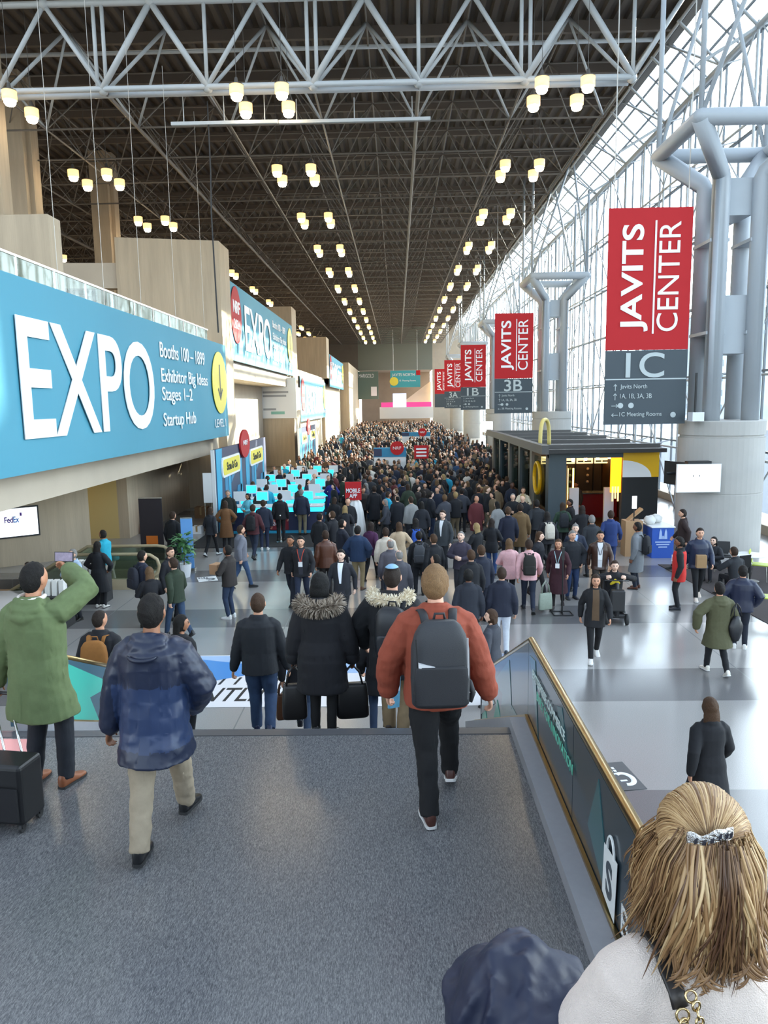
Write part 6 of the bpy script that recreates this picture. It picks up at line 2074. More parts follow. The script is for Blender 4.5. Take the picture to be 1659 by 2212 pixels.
    # fuller sides
    for s_ in range(500):
        sg = -1 if s_ % 5 < 3 else 1
        a = sg * rnd.uniform(.55, 1.75); lay = rnd.random()
        sx, sy = math.sin(a), -math.cos(a)
        z0 = rnd.uniform(.05, .09) if abs(a) < 1.15 else rnd.uniform(.0, .04); bot = rnd.uniform(-.19, -.12); ph = rnd.uniform(0, 6.28); cu = rnd.uniform(.002, .010)
        lock = noise.noise((a * 6, 9, 2))
        pts = []
        for t in np.linspace(0, 1, 13):
            up_ = max(0, (z0 - .02) / .075) * max(0, 1 - t * 4)
            x = sx * (.100 + .010 * lay + .022 * math.sin(min(1, t * 1.1) * 2.0) - .03 * up_) + cu * math.sin(t * 5 + ph) * t + .014 * lock * t
            y = sy * (.122 + .026 * lay + .018 * math.sin(t * 2.4) - .022 * up_) - .010 + .045 * abs(sx) * t
            pts.append(f.head((x, y, z0 + (bot - z0) * t)))
        strand(pts, rnd.uniform(.0018, .0036), min(1, max(0, .55 + .12 * sg + .22 * rnd.gauss(0, 1) + .2 * lock)), 5)
    # curled locks whose ends lie on the sweater
    for s_ in range(16):
        u = rnd.uniform(-.85, .8); x0 = .13 * u; dr = rnd.choice((-1, 1)); am = rnd.uniform(.02, .07); dn = rnd.uniform(.13, .20)
        for q_ in range(7):
            j_ = rnd.uniform(-.007, .007)
            pts = [f.head((x0 + j_ + dr * am * t ** 2.2, -.150 - .045 * t + .012 * t * t + j_ * .5, -.08 - dn * (t - .35 * t ** 3) + j_)) for t in np.linspace(0, 1, 11)]
            strand(pts, rnd.uniform(.0022, .004), rnd.uniform(.15, .5), 5)
    me = mb.mesh('hair', m, True)
    at2 = me.attributes.new('tone', 'FLOAT', 'POINT')
    if len(me.vertices) == len(tone): at2.data.foreach_set('value', tone)
    else: at2.data.foreach_set('value', (tone + [.4] * len(me.vertices))[:len(me.vertices)])
    ho = link('hair', me, b)
    # silver clip
    sil = mat('silver clip', (.80, .78, .75), .22, metal=1.0, bump=.9, bscale=160)
    c0 = MB(); rings = []
    for t in np.linspace(-1, 1, 17):
        w = .016 * (.75 + .35 * abs(math.cos(t * 3.3))) * (1 - .25 * abs(t) ** 6)
        cx = clip.x + .046 * t; cy = clip.y - .020 + .013 * t * t + .004; cz = clip.z + .010 * t + .004 * math.sin(t * 5)
        rings.append([f.head((cx, cy - .0045 * math.cos(u) - .0, cz + w * math.sin(u))) for u in np.linspace(0, 6.2832, 14, endpoint=False)])
    c0.loft(rings)
    o = c0.build('hair_clip', sil, smooth=True); o.location = loc; o.rotation_euler = (0, 0, yaw); o.scale = (k, k, k)
    tag(o, 'silver openwork hair clip in the blonde hair', 'hair clip')
    dk = mat('dark enamel', (.03, .03, .04), .3)
    for t in (-.7, -.38, -.05, .3, .62, .85):
        p = [f.head((clip.x + .046 * t + dx, clip.y - .0225 + .013 * t * t, clip.z + .010 * t + .004 * math.sin(t * 5) + dz)) for dx, dz in ((-.003, -.008), (.003, -.002), (.003, .008), (-.003, .002))]
        MB().add(p + [q_ + V((0, .004, 0)) for q_ in p], [(0, 1, 2, 3), (0, 1, 5, 4), (1, 2, 6, 5), (2, 3, 7, 6), (3, 0, 4, 7)]).build('inlay', dk, o)
    # shoulder bag strap: leather tab, rings and chain on the left shoulder
    r = empty('shoulder_bag', loc, yaw, 'black shoulder bag on a gold and black chain strap of the blonde woman', 'bag'); r.scale = (k, k, k)
    lea = mat('black strap leather', (.022, .018, .016), .45); gold = mat('gold chain', (.66, .50, .26), .25, metal=1.0)
    X = -.112
    def back(z, x=X, up=.0):
        P_ = f.torso_prof(.028)
        for (za, wa, da, ya), (zb, wb, db, yb) in zip(P_, P_[1:]):
            if zb <= z <= za:
                t = (za - z) / (za - zb); w = wa + (wb - wa) * t; d = da + (db - da) * t; yo = ya + (yb - ya) * t
                return f.bend((x, yo - d * max(.05, 1 - (abs(x) / w) ** 2.35) ** (1 / 2.35) - .012 - up, z))
        return f.bend((x, -.15, z))
    strap = [f.bend((X - .012, .06, 1.40)), f.bend((X - .012, .0, 1.478)), f.bend((X - .008, -.055, 1.472)), back(1.44, X - .004, .014), back(1.42, X, .014), back(1.395, X + .003, .014)]
    MB().path(strap, .021, 8, flat=.18, up=(0, -.5, 1)).build('leather_tab', lea, r, smooth=True)
    def ringmesh(c, nrm, rx, rt, m, nm):
        nrm = nrm.normalized(); u = nrm.orthogonal().normalized(); w = nrm.cross(u)
        pts = [c + (u * math.cos(t) + w * math.sin(t)) * rx for t in np.linspace(0, 6.2832, 13)]
        MB().path(pts, rt, 6, cap=False).build(nm, m, r, smooth=True)
    ringmesh(back(1.385, X + .004, .018), V((0, -1, .25)), .014, .003, gold, 'ring')
    ringmesh(back(1.425, X + .022, .020), V((0, -1, .4)), .012, .0028, gold, 'ring')
    for side, x0 in ((0, X + .004), (1, X + .030)):
        for j in range(24):
            z = (1.372 if side == 0 else 1.41) - .0145 * j
            x = x0 + .0012 * j + (.0 if side == 0 else .0006 * j)
            c = back(z, x, .020)
            if (j % 2 == 0) or side == 1:
                ringmesh(c, V((1 if j % 2 else .35, -1 if j % 2 == 0 else -.3, .2)), .0098, .0030, gold, 'chain_link')
            else:
                MB().sphere(c, (.0085, .006, .010), 8, 6).build('leather_link', lea, r)
    bag = back(.98, X + .05, .04)
    o = MB().box2(bag.x - .13, bag.x + .13, bag.y - .09, bag.y - .01, bag.z - .2, bag.z).build('bag_body', lea, r); bevel(o, .02, 2)
    # navy coat folded over the left arm
    mb = MB()
    w = f.wr[0]; e = f.el[0]
    A = e.lerp(w, .0) + V((.02, 0, .08)); Bp = w + V((-.25, .05, .10))
    ax = (Bp - A).normalized(); dx = ax.cross(V((0, 0, 1))).normalized()
    rings = []
    nn = 44
    for j in range(31):
        t = j / 30
        c = A.lerp(Bp, t)
        top_ = .075 + .055 * math.exp(-((t - .55) / .22) ** 2)
        env = math.sin(math.pi * min(1, .05 + t * .93)) ** .35
        ring = []
        for i in range(nn):
            u = 2 * math.pi * i / nn
            z = math.sin(u)
            n1 = 1 - 2 * abs(noise.noise((t * 3.2 + u * .35, math.cos(u) * 1.2, z * .8 + 4)))
            n2 = 1 - 2 * abs(noise.noise((t * 7.5 - u * .6 + 9, math.cos(u) * 1.6, z * 1.1)))
            rr = 1 + .26 * n1 + .16 * n2
            p = c + dx * (.135 * math.cos(u) * rr * env) + V((0, 0, (top_ * z if z > 0 else .40 * z) * rr * env))
            ring.append(p)
        rings.append(ring)
    mb.loft(rings)
    me = remesh([(mb, .007, 1, .6)])[0]
    wrinkle(me, .005, (22, 22, 16), 9)
    me.materials.clear(); me.materials.append(mat('navy padded nylon', hexc('1b2138'), .55, vary=.15, vscale=12))
    o = link('folded_coat', me); o.location = loc; o.rotation_euler = (0, 0, yaw); o.scale = (k, k, k)
    tag(o, 'navy padded coat folded over the arm of the blonde woman', 'coat')
blonde()
# ================================================================ walkers and visitors on the hall floor
def make_protos():
    D = {}
    D['ms'] = Proto(Fig(girth=1.05), top=dict(hem=.80, t=.022))
    D['mw'] = Proto(Fig(**WALK), top=dict(hem=.80, t=.022))
    D['mw2'] = Proto(Fig(girth=1.08, **WALK2), top=dict(hem=.78, t=.026))
    D['mb'] = Proto(Fig(girth=1.04), top=dict(hem=.74, t=.014), shirt=(1.02, 1.465, .012, .062), topname='suit_jacket')
    D['mbw'] = Proto(Fig(girth=1.04, **WALK), top=dict(hem=.74, t=.014), shirt=(1.02, 1.465, .02, .065), topname='suit_jacket')
    D['ml'] = Proto(Fig(girth=1.06, **WALK2), top=dict(hem=.78, t=.018), shirt=(.84, 1.465, .05, .065), badge=True, topname='jacket')
    D['mp'] = Proto(Fig(girth=1.04, hp=-.3, lw=(-.10, .26, 1.10), rw=(.10, .27, 1.14), lpole=(-1, -.6, -.4), rpole=(1, -.6, -.4), curl=.9), top=dict(hem=.79, t=.022))
    D['mc'] = Proto(Fig(girth=1.04), top=dict(hem=.46, t=.024, flare=.03), topname='overcoat')
    D['mq'] = Proto(Fig(girth=1.1, lw=(-.24, .10, .92), rw=(.24, .10, .92), lpole=(-1, -.6, 0), rpole=(1, -.6, 0)), top=dict(hem=.80, t=.035, sleeve=.012), topname='puffer_jacket')
    D['bd'] = Proto(Fig(girth=1.1, hy=.3), top=dict(hem=.78, t=.022), hair=('balding', .3))
    D['fc'] = Proto(Fig(female=True, lw=(-.2, .16, .98), rw=(.2, .16, .98), lpole=(-1, -.5, 0), rpole=(1, -.5, 0)), top=dict(hem=.44, t=.026, flare=.05), hair=('long', .24), topname='coat')
    D['fw'] = Proto(Fig(female=True, **WALK2), top=dict(hem=.78, t=.018), hair=('long', .28), topname='jacket')
    D['fb'] = Proto(Fig(female=True, lw=(-.08, .24, 1.06), rw=(.08, .25, 1.08), lpole=(-1, -.5, -.3), rpole=(1, -.5, -.3)), top=dict(hem=.72, t=.016, flare=.01), hair=('long', .30), topname='blazer')
    D['fk'] = Proto(Fig(female=True, **WALK), top=dict(hem=.50, t=.024, flare=.05), hair=('long', .24), topname='coat')
    D['fl'] = Proto(Fig(female=True, **WALK2), top=dict(hem=.40, t=.022, flare=.05), hair=('long', .18), shirt=(.9, 1.46, .03, .05), badge=True, topname='coat')
    D['fo'] = Proto(Fig(female=True, **WALK2), top=dict(hem=.70, t=.020), hair=('long', .26), shirt=(.72, 1.46, .075, .06), topname='jacket')
    D['pk'] = Proto(Fig(girth=1.06, lf=(-.09, .20, .09), rf=(.09, -.24, .13), rfp=.45, lw=(-.40, .02, .92), rw=(.30, .08, .86), lpole=(-1, -.3, 0)), top=dict(hem=.55, t=.034, flare=.045, hood=True, sleeve=.012), topname='parka', wr=.008)
    D['st'] = Proto(Fig(drop=.45, lean=.18, lf=(-.13, .42, .085), rf=(.13, .42, .085), lw=(-.16, .36, .72), rw=(.16, .36, .72), lpole=(-1, -.5, 0), rpole=(1, -.5, 0)), top=dict(hem=.86, t=.022))
    D['stf'] = Proto(Fig(female=True, drop=.45, lean=.12, hp=-.2, lf=(-.10, .42, .085), rf=(.10, .42, .085), lw=(-.10, .34, .72), rw=(.10, .34, .74), lpole=(-1, -.5, 0), rpole=(1, -.5, 0)), top=dict(hem=.86, t=.018), hair=('long', .26))
    return D
PR = make_protos()
CAST = []          # (x, y) of everybody placed, so that the crowd keeps clear of them
PACKED = []
def who(kind, px, py, h, yaw, label, sk=1, hr=0, top='1b1c21', tr='1b1d24', sh='15130f', pack=None, packlabel=None, sole=None, extra=None, trk='', tk='', z0=0.0):
    loc = by_head(px, py, h, z0)
    if kind in ('st', 'stf'):
        p = at(px, py, Z=z0 + h - .45); loc = V((p.x, p.y, z0))
    if -7.1 < loc.x < -2.9 and 28.65 < loc.y < 30.2: loc.y = 28.6      # in front of the front counter
    CAST.append((loc.x, loc.y))
    kw = dict(h=h, sk=SKINS[sk], hr=HAIRS[hr], top=top, tr=tr, sh=sh, sole=sole, trk=trk, tk=tk)
    if extra: kw['extra'] = extra
    b = PR[kind].place(loc, R(yaw), label, **kw)
    if pack: backpack(PR[kind].fig, loc, R(yaw), h, packlabel, pack)
    return b, loc

LAN = lambda shirt, lan: (shirt, 'f0f0ee', lan)
# --- left side
who('ms', 60, 1214, 1.75, 170, 'man in a dark suit riding down the escalator at far left', 1, 2, '23242c', z0=-1.16)
who('mp', 157, 1186, 1.72, 150, 'man in a pale striped shirt behind the white leaflet stacks', 7, 6, '9fb2c4')
who('mp', 222, 1145, 1.72, 70, 'man in a turquoise shirt looking down beside the escalators', 3, 0, '1f9db5', 'c9c2b4')
who('fc', 209, 1170, 1.70, -8, 'woman in a long black coat and black trousers beside the leaflets', 3, 0, '17181c', '121216', 'd8d4cc')
b, l = who('ms', 305, 1190, 1.80, -40, 'man in a navy coat with a backpack talking to the curly haired woman', 1, 0, '1e2333', '1a1b22', '15130f', '20222c', 'dark backpack of the man in the navy coat at left')
who('fb', 322, 1225, 1.66, 30, 'woman with long curly blonde hair in a black jacket at left', 6, 5, '15151a', '17181d')
who('mw', 376, 1205, 1.78, 60, 'man in a dark green jacket and jeans left of the blue banner', 7, 2, '24301f', '2c4059', '16181c', trk='denim')
who('ms', 366, 1182, 1.74, -120, 'man in dark clothes half hidden behind the green jacket man', 7, 2, '1a1b20')
who('mc', 372, 1105, 1.80, -20, 'man in a black overcoat beside the dark banner stand', 1, 2, '131418', '14151a')
who('mp', 492, 1178, 1.76, 70, 'man in a dark brown jacket holding a cardboard box', 4, 3, '2e2825', '26344b', 'dcdcd8', sole=1, trk='denim')
who('mw2', 517, 1135, 1.76, -60, 'man in a grey shirt and jeans walking right with a folded coat', 1, 2, '6f7079', '3a5273', '14151a', trk='denim')
who('fw', 453, 1096, 1.66, -20, 'woman in a dark jacket and wide black trousers by the cartons', 2, 2, '24262c', '111114', 'd0d0cc')
who('fc', 486, 1082, 1.72, 5, 'woman with curly hair in a long camel brown coat', 3, 2, '6e4a2a', '15151a')
who('mc', 503, 1053, 1.80, 175, 'man in a dark olive coat standing in front of the navy backdrop', 1, 6, '23251f', '15151a')
who('mw', 545, 1090, 1.80, -10, 'man in a maroon jacket with a black backpack near the front counter', 1, 2, '4a2026', '222a3c', '15130f', '19191c', 'black backpack worn by the man in the maroon jacket', trk='denim')
who('ms', 568, 1080, 1.76, 10, 'man in a navy puffer beside the front counter', 2, 2, '1c2233', '1f2740', 'e0e0dc', sole=1)
who('fb', 545, 1060, 1.66, 150, 'woman in a pale turquoise top at the navy backdrop', 3, 0, '6fc4d4', '1a1b20')
who('ms', 576, 1047, 1.74, 20, 'staff member in a bright turquoise shirt, left of the counters', 1, 2, '1f9fc0', '1a1b20')
# --- centre
who('ml', 650, 1158, 1.80, 176, 'man in a black jacket with white badge and red lanyard, walking forward', 1, 3, '1a1a1e', '232b3f', '15130f', extra=LAN('33343c', 'b8452f'), trk='denim')
who('mw', 628, 1156, 1.78, 165, 'man in a black coat close behind the man with the red lanyard', 3, 3, '17171b', '1b1f2a')
who('mbw', 737, 1186, 1.80, 170, 'man in a dark suit and open white shirt walking forward', 6, 3, '212228', '16171b', extra=('e9edf2', 'f0f0ee', 'a0262a'))
who('ms', 703, 1146, 1.78, 15, 'man in a brown leather jacket seen from behind', 2, 2, '55301f', '241f1e', tk='leather')
who('mp', 738, 1122, 1.80, -60, 'man in a dark navy suit jacket turned to the right', 1, 3, '1b1d29', '1a1b22')
who('mq', 772, 1136, 1.76, -15, 'man in a dark blue jacket and khaki trousers seen from behind', 2, 3, '1f3350', '93815f', '6a4630')
who('fw', 800, 1128, 1.68, -25, 'woman with purple sleeves and long dark hair seen from behind', 3, 1, '4a2346', '16171b')
who('ms', 604, 1066, 1.78, 5, 'man in black standing at the left of the front counter', 1, 0, '141418', '16161a')
who('ms', 652, 1055, 1.80, -5, 'man in a navy jacket and khaki trousers leaning on the front counter', 1, 6, '22283a', '7d745c')
who('mc', 690, 1108, 1.76, -30, 'person in a bulky black coat right of the front counter', 2, 0, '15161a')
who('mp', 718, 1104, 1.74, 60, 'man with raised hands talking beside the bulky black coat', 6, 4, '1d1d22')
who('fc', 716, 1035, 1.70, -20, 'person in a deep blue coat between counters and app sign', 2, 0, '22297a', '15151a')
who('fb', 745, 1092, 1.64, 0, 'blonde woman below the red mobile app sign', 6, 8, '1b1c22')
who('ms', 838, 1062, 1.74, -70, 'staff member in a bright turquoise shirt beside the queue post', 2, 2, '1d9ab8', '15151a')
who('mc', 808, 1050, 1.80, 10, 'tall man in a long black coat left of the queue post', 1, 1, '141419', '131317')
who('mc', 870, 1038, 1.84, 0, 'tall man in a navy overcoat right of the turquoise shirt', 1, 0, '15182a', '14151a')
who('mb', 957, 1102, 1.84, 150, 'man in a grey checked suit with white shirt facing left', 6, 2, '3b3f42', '1f2126', extra=('eef0f2', 'f0f0ee', 'a0262a'))
who('bd', 843, 1165, 1.74, 10, 'balding man in a grey plaid jacket in front of the crowd', 1, 6, '57535a', '26303f')
who('bd', 862, 1188, 1.72, 5, 'second balding man, in grey, just behind the skullcap man', 6, 6, '4d4c52', '26303f')
who('fc', 862, 1128, 1.70, 10, 'person in a pale beige coat seen from behind near the queue post', 2, 4, 'b8a184', '1c1d22')
who('ms', 833, 1140, 1.74, 5, 'person in a pale cream jumper left of the beige coat', 2, 2, 'cbbfae', '2a2a30')
who('fb', 898, 1120, 1.70, 5, 'woman with dark long hair and bright blue bag strap seen from behind', 3, 0, '1a1b22', '1b1d24', pack='2a53a8', packlabel='bright blue backpack of the dark haired woman in the crowd')
who('ms', 905, 1148, 1.70, 0, 'person in black with a grey backpack in front of the crowd', 2, 0, '16171b', '22242a', pack='4a4c50', packlabel='grey backpack in front of the crowd, left of the suit men')
who('mb', 937, 1154, 1.76, 30, 'man with short hair in a black suit seen from behind', 1, 4, '17181d', '17181d')
who('mp', 942, 1198, 1.72, 60, 'dark haired man in profile right of the skullcap man', 2, 3, '1b1b20')
who('mp', 996, 1148, 1.76, 160, 'bald man with white badge holding a phone, facing the stairs', 6, 6, '3a3442', '2a2a30')
who('fb', 1030, 1130, 1.70, 40, 'woman with long pale blonde hair in black, seen from behind', 6, 8, '15161a', '22304a')
who('mb', 1018, 1188, 1.78, 10, 'man with cropped hair in a black suit behind the rust jacket', 1, 4, '17181d', '17181d')
who('ms', 1040, 1178, 1.78, 20, 'man in a navy suit behind the cropped hair man', 1, 4, '1b2030', '1b2030')
who('ms', 1012, 1230, 1.78, 0, 'man in a dark slate jacket with a white cable, right of the rust jacket', 4, 3, '23262f', '1c1f2a')
who('ms', 1084, 1226, 1.78, -5, 'man in a navy blazer and white trousers right of the rust jacket', 1, 2, '1c2030', 'c9ccd2', '1c2430')
who('fb', 1062, 1120, 1.68, -20, 'woman in a black coat and jeans behind the blonde woman', 2, 1, '15161b', '2f4a78', trk='denim')
# --- right of centre
who('fb', 1100, 1164, 1.68, 0, 'woman in a pale pink blazer and black trousers', 6, 5, 'd8a9ab', '15151a', '1a2338')
who('mw', 1143, 1166, 1.76, -5, 'man in a pale pink shirt carrying a black backpack', 3, 2, 'd9a6a8', '1e2638', '1a1d28', '24221f', 'black backpack on the man in the pink shirt')
who('fw', 1163, 1148, 1.72, -120, 'woman in a dark jacket with a red lanyard', 6, 4, '1d1d24', '2c2a2d', '3a2a24')
who('fl', 1207, 1164, 1.70, 160, 'woman in a long maroon coat with a white badge', 2, 4, '38161f', '1a1418', '2a1a1a', extra=LAN('30141b', '9fc0c4'))
who('mq', 1236, 1146, 1.76, 190, 'white haired man in a black puffer and jeans facing the stairs', 1, 6, '1a1c22', '24375a', '2a2f38', trk='denim')
who('ml', 1243, 1131, 1.76, 170, 'white haired man in a navy jacket and pale blue shirt', 6, 6, '22293a', '22242c', extra=LAN('a9c0dc', '2a3a70'))
who('mb', 1098, 1095, 1.84, 5, 'broad man in a navy suit seen from behind near the kiosk', 1, 4, '191d2f', '191b26')
who('mc', 1124, 1088, 1.84, -5, 'man in a long tan brown overcoat seen from behind', 2, 1, '6b5334', '2a261f')
who('mw', 1160, 1080, 1.80, 0, 'man in a dark grey jacket left of the kiosk corner', 1, 0, '26282c', '1b1c22')
who('fw', 1183, 1106, 1.72, 10, 'woman carrying a cream backpack at the kiosk corner', 2, 0, '1f1f24', '131316', pack='c9c0b0', packlabel='cream backpack of the woman at the kiosk corner')
who('fw', 1216, 1086, 1.72, 0, 'person in a green jacket with a dark pack at the kiosk front', 2, 2, '2b4030', '17181c', pack='23262b', packlabel='dark backpack on the green jacket at the kiosk front')
who('fc', 1258, 1092, 1.72, -10, 'person with long dark hair in black at the kiosk front', 2, 1, '15151a')
who('mb', 1279, 1113, 1.78, 5, 'man in a charcoal suit seen from behind in front of the kiosk', 1, 6, '2b2e33', '222329')
who('mbw', 1320, 1103, 1.80, -15, 'man in a bright blue suit walking past the kiosk', 2, 2, '24386b', '22345f', '5a3a26')
who('ml', 1297, 1146, 1.76, 168, 'man in a brown leather jacket with white badge walking forward', 2, 3, '40291f', '37312c', '1a1714', extra=LAN('d8d8da', '3a3a42'), tk='leather')
b, l = who('mc', 1379, 1128, 1.80, 55, 'man in a grey wool coat with a backpack near the blue table', 4, 3, '74777b', '1b2230', '5a3222', '1b1c20', 'black backpack of the man in the grey wool coat')
who('fb', 1130, 1052, 1.76, 180, 'man in a cream jacket facing the stairs from the crowd', 1, 2, 'cdbfa6', '22242a')
who('ms', 1246, 1040, 1.76, 120, 'kiosk worker in dark clothes inside the food kiosk', 4, 0, '17171b')
who('ms', 1232, 1078, 1.74, 100, 'second dark clothed person inside the kiosk doorway', 4, 0, '1c1a1d')
b, l = who('fo', 1287, 1240, 1.70, 172, 'woman in a black jacket and patterned top walking towards the stairs', 2, 2, '141417', '101013', 'e2ded8', sole=1, extra=('5a4632', 'f0f0ee', 'a0262a'))
who('mw', 1478, 1100, 1.80, 75, 'man in a dark brown coat leaning at the table beside the drum', 1, 1, '2b1d1b', '201a1a')
who('ms', 1470, 1160, 1.76, 70, 'person in a red sports vest over black standing in profile', 4, 0, '141417', '16161a', '22242c')
who('mw2', 1512, 1140, 1.82, 172, 'man in a navy quilted jacket carrying a brown paper bag', 1, 1, '1d2740', '121316', 'd8c8b8', sole=1, tk='puffer')
who('stf', 1546, 1160, 1.66, 130, 'dark haired woman seated beside the column drum', 6, 0, '202126')
who('st', 1595, 1182, 1.76, 20, 'man in a charcoal sweater seated at the cafe table', 1, 2, '26282c', '1b1c22')
who('mq', 1606, 1222, 1.70, -20, 'person in a bulky navy jacket standing by the seating area', 2, 0, '161d36', '1a1f2c', 'e0ddd8', sole=1, tk='puffer')
b, l = who('pk', 1556, 1258, 1.72, 3, 'person in an olive green parka walking away at right', 2, 0, '504f36', '15161a', 'e3dccf', sole=1)
tote(l + V((.27, -.10, 1.36)), R(25), 'black shoulder bag of the person in the olive parka', '15151a', .32, .46, .17, handle=.24, soft=True)
who('fk', 1538, 1510, 1.64, 4, 'woman with long brown hair in a black coat at lower right', 2, 4, '14151a', '121216', '15130f')

# details carried by some of them
def prop_vest():
    """red vest of the profile figure"""
    f = PR['ms'].fig
    me = remesh([(MB().loft([f.ring(*r) for r in f.skirted(f.torso_prof(.030), .70, .0, .03)[2:]]), .014, 2, .6)])[0]
    me.materials.clear(); me.materials.append(cloth('c02a24'))
    for o in bpy.data.objects:
        if o.get('label', '').startswith('person in a red sports vest'):
            link('red_vest', me, o)
            t = fit_text('14', M_SIGNW, o, (-.07, .165, 1.1), (-1, 0, 0), (0, 0, 1), .16, .2, name='vest_print')
            t.location = (.16, 0, 0)
prop_vest()
def box_in_hands(label_start, size, m, name, label, dz=1.12, dy=.34, cat='box'):
    for o in list(bpy.data.objects):
        if o.get('label', '').startswith(label_start):
            q = MB().box2(-size[0] / 2, size[0] / 2, -size[1] / 2, size[1] / 2, 0, size[2]).build(name, m)
            bevel(q, .006, 1)
            q.location = V(o.location) + Matrix.Rotation(o.rotation_euler.z, 3, 'Z') @ V((0, dy, dz)); q.rotation_euler = o.rotation_euler
            MB().box2(-size[0] / 2 + .02, size[0] / 2 - .02, -size[1] / 2 - .002, -size[1] / 2, size[2] * .2, size[2] * .3).build('crease', m, q)
            tag(q, label, cat)
box_in_hands('man in a dark brown jacket holding', (.30, .22, .24), mat('pale cardboard', hexc('b28a66'), .8), 'cardboard_box', 'small cardboard box held by the man in dark brown', 1.06)
box_in_hands('man in a navy quilted jacket', (.24, .14, .32), mat('brown paper', hexc('a3835c'), .8, vary=.15), 'paper_bag', 'brown paper bag carried by the man in the quilted jacket', .86, .26, 'bag')
# tote of the woman in maroon
p = by_head(1180, 1172, 1.70)
tote(V((p.x, p.y, .78)), R(20), 'pale green tote bag hanging beside the maroon coat', '9aa596', .36, .40, .12, name='tote_bag', handle=.3, kind='')

# mobility scooter with its rider
def scooter():
    p = at(1326, 1338, Z=0)
    yaw = R(172)
    r = empty('mobility_scooter', p, yaw, 'black mobility scooter ridden towards the stairs', 'scooter')
    blk = mat('scooter plastic', (.02, .02, .022), .35)
    o = MB().box2(-.24, .24, -.50, .42, .14, .24).build('deck', blk, r); bevel(o, .03)
    o = MB().box2(-.20, .20, -.5, -.12, .24, .46).build('seat_base', blk, r); bevel(o, .03)
    o = MB().box2(-.22, .22, -.42, .02, .46, .54).build('seat', blk, r); bevel(o, .03)
    o = MB().prism([(-.21, .54), (.21, .54), (.19, .98), (-.19, .98)], lambda u, v, d: (u, d - (v - .54) * .1, v), -.46, -.38).build('backrest', blk, r); bevel(o, .02)
    MB().path([(0, .42, .2), (0, .46, .5), (0, .36, .95)], [.05, .045, .04], 10).build('tiller', blk, r)
    o = MB().box2(-.15, .15, .40, .58, .34, .82).build('front_basket', blk, r); bevel(o, .03)
    MB().path([(-.26, .28, .98), (-.1, .36, 1.0), (.1, .36, 1.0), (.26, .28, .98)], .016, 8).build('handlebar', blk, r)
    wm = MB().lathe([(.08, -.045), (.125, -.03), (.13, 0), (.125, .03), (.08, .045)], 20).mesh('wheel', M_SOLED, True)
    for x, y in ((-.24, -.38), (.24, -.38), (-.22, .42), (.22, .42)):
        q = link('wheel', wm, r); q.location = (x, y, .13); q.rotation_euler = (0, R(90), 0)
    f = Fig(drop=.42, lean=.08, lf=(-.14, .36, .30), rf=(.14, .36, .30), lw=(-.24, .30, .98), rw=(.24, .30, .98), lpole=(-1, -.6, -.3), rpole=(1, -.6, -.3))
    P = Proto(f, top=dict(hem=.86, t=.024), vox=.014)
    loc = p + Matrix.Rotation(yaw, 3, 'Z') @ V((0, -.16, .01))
    CAST.append((loc.x, loc.y))
    P.place(loc + V((0, 0, .05)), yaw, 'person in a black jacket riding the mobility scooter', 1.72, SKINS[6], HAIRS[2], '17171b', '17181d', '111114')
    q = MB().path([(-.08, .2, .86), (0, .24, .92), (.09, .22, .84)], [.03, .05, .03], 8, round_=True).build('yellow_scarf', cloth('d9bf2a'), smooth=True)
    q.location = loc; q.rotation_euler = (0, 0, yaw); tag(q, 'yellow cloth on the lap of the scooter rider', 'cloth')
scooter()

# ---------------------------------------------------------------- the packed crowd
TOPS = [('15161a', 'black'), ('1b1d24', 'dark slate'), ('1c2233', 'navy'), ('26282c', 'charcoal'), ('2e2825', 'dark brown'), ('17181d', 'black'), ('3a3c44', 'grey'), ('4a3626', 'brown'), ('6b5a44', 'tan'), ('8a8a88', 'pale grey'), ('5a2326', 'maroon'), ('2b4a70', 'blue'), ('cfc8bc', 'cream'), ('1f8fae', 'turquoise'), ('2f3b2c', 'dark green')]
TW = [10, 9, 7, 7, 6, 8, 4, 3, 2.5, 2, 1.6, 2, 1.6, 1.4, 2]
TRS = ['16171b', '1b1d24', '22304a', '2a2a30', '3a3a3c', '6b5f4a']
FARKIND = [(dict(), dict(hem=.80, t=.024), ('short', .3), dict()), (dict(girth=1.06, **WALK), dict(hem=.78, t=.026), ('crop', .3), dict()),
           (dict(female=True), dict(hem=.50, t=.028, flare=.04), ('long', .25), dict()), (dict(female=True, **WALK2), dict(hem=.76, t=.02), ('long', .28), dict()),
           (dict(girth=1.05, lw=(-.10, .26, 1.10), rw=(.10, .27, 1.14), lpole=(-1, -.6, -.4), rpole=(1, -.6, -.4), hp=-.2), dict(hem=.79, t=.022), ('short', .3), dict()),
           (dict(girth=1.08, hy=.4), dict(hem=.46, t=.026, flare=.03), ('balding', .3), dict())]
MIDMESH = [light_mesh('person', far_mesh(Fig(**a), b, c, d, .030, .40)) for a, b, c, d in FARKIND]
rnd = random.Random(21)
spots = []
def clear(x, y, m):
    for a, b in CAST:
        if (a - x) ** 2 + (b - y) ** 2 < m * m: return False
    return True
def blocked(x, y):
    if -7.1 < x < -3.0 and 28.6 < y < 43.0:        # counters: people only in the aisles
        return ((y - 29.0 + .32) % 2.45) < 1.5
    if x > 4.95 and 26.8 < y < 44.5: return True
    if x < -6.9 and y < 62: return True
    if -2.2 < x < -.9 and 27.0 < y < 28.4: return True
    if abs(x - at(842, 990, Y=46).x) < 1.3 and 45.5 < y < 46.7: return True
    return False
def scatter(n, x0, x1, y0, y1, m, tries=40000):
    k = 0
    while k < n and tries > 0:
        tries -= 1
        x, y = rnd.uniform(x0, x1), rnd.uniform(y0, y1)
        if blocked(x, y) or not clear(x, y, m): continue
        CAST.append((x, y)); spots.append((x, y)); k += 1
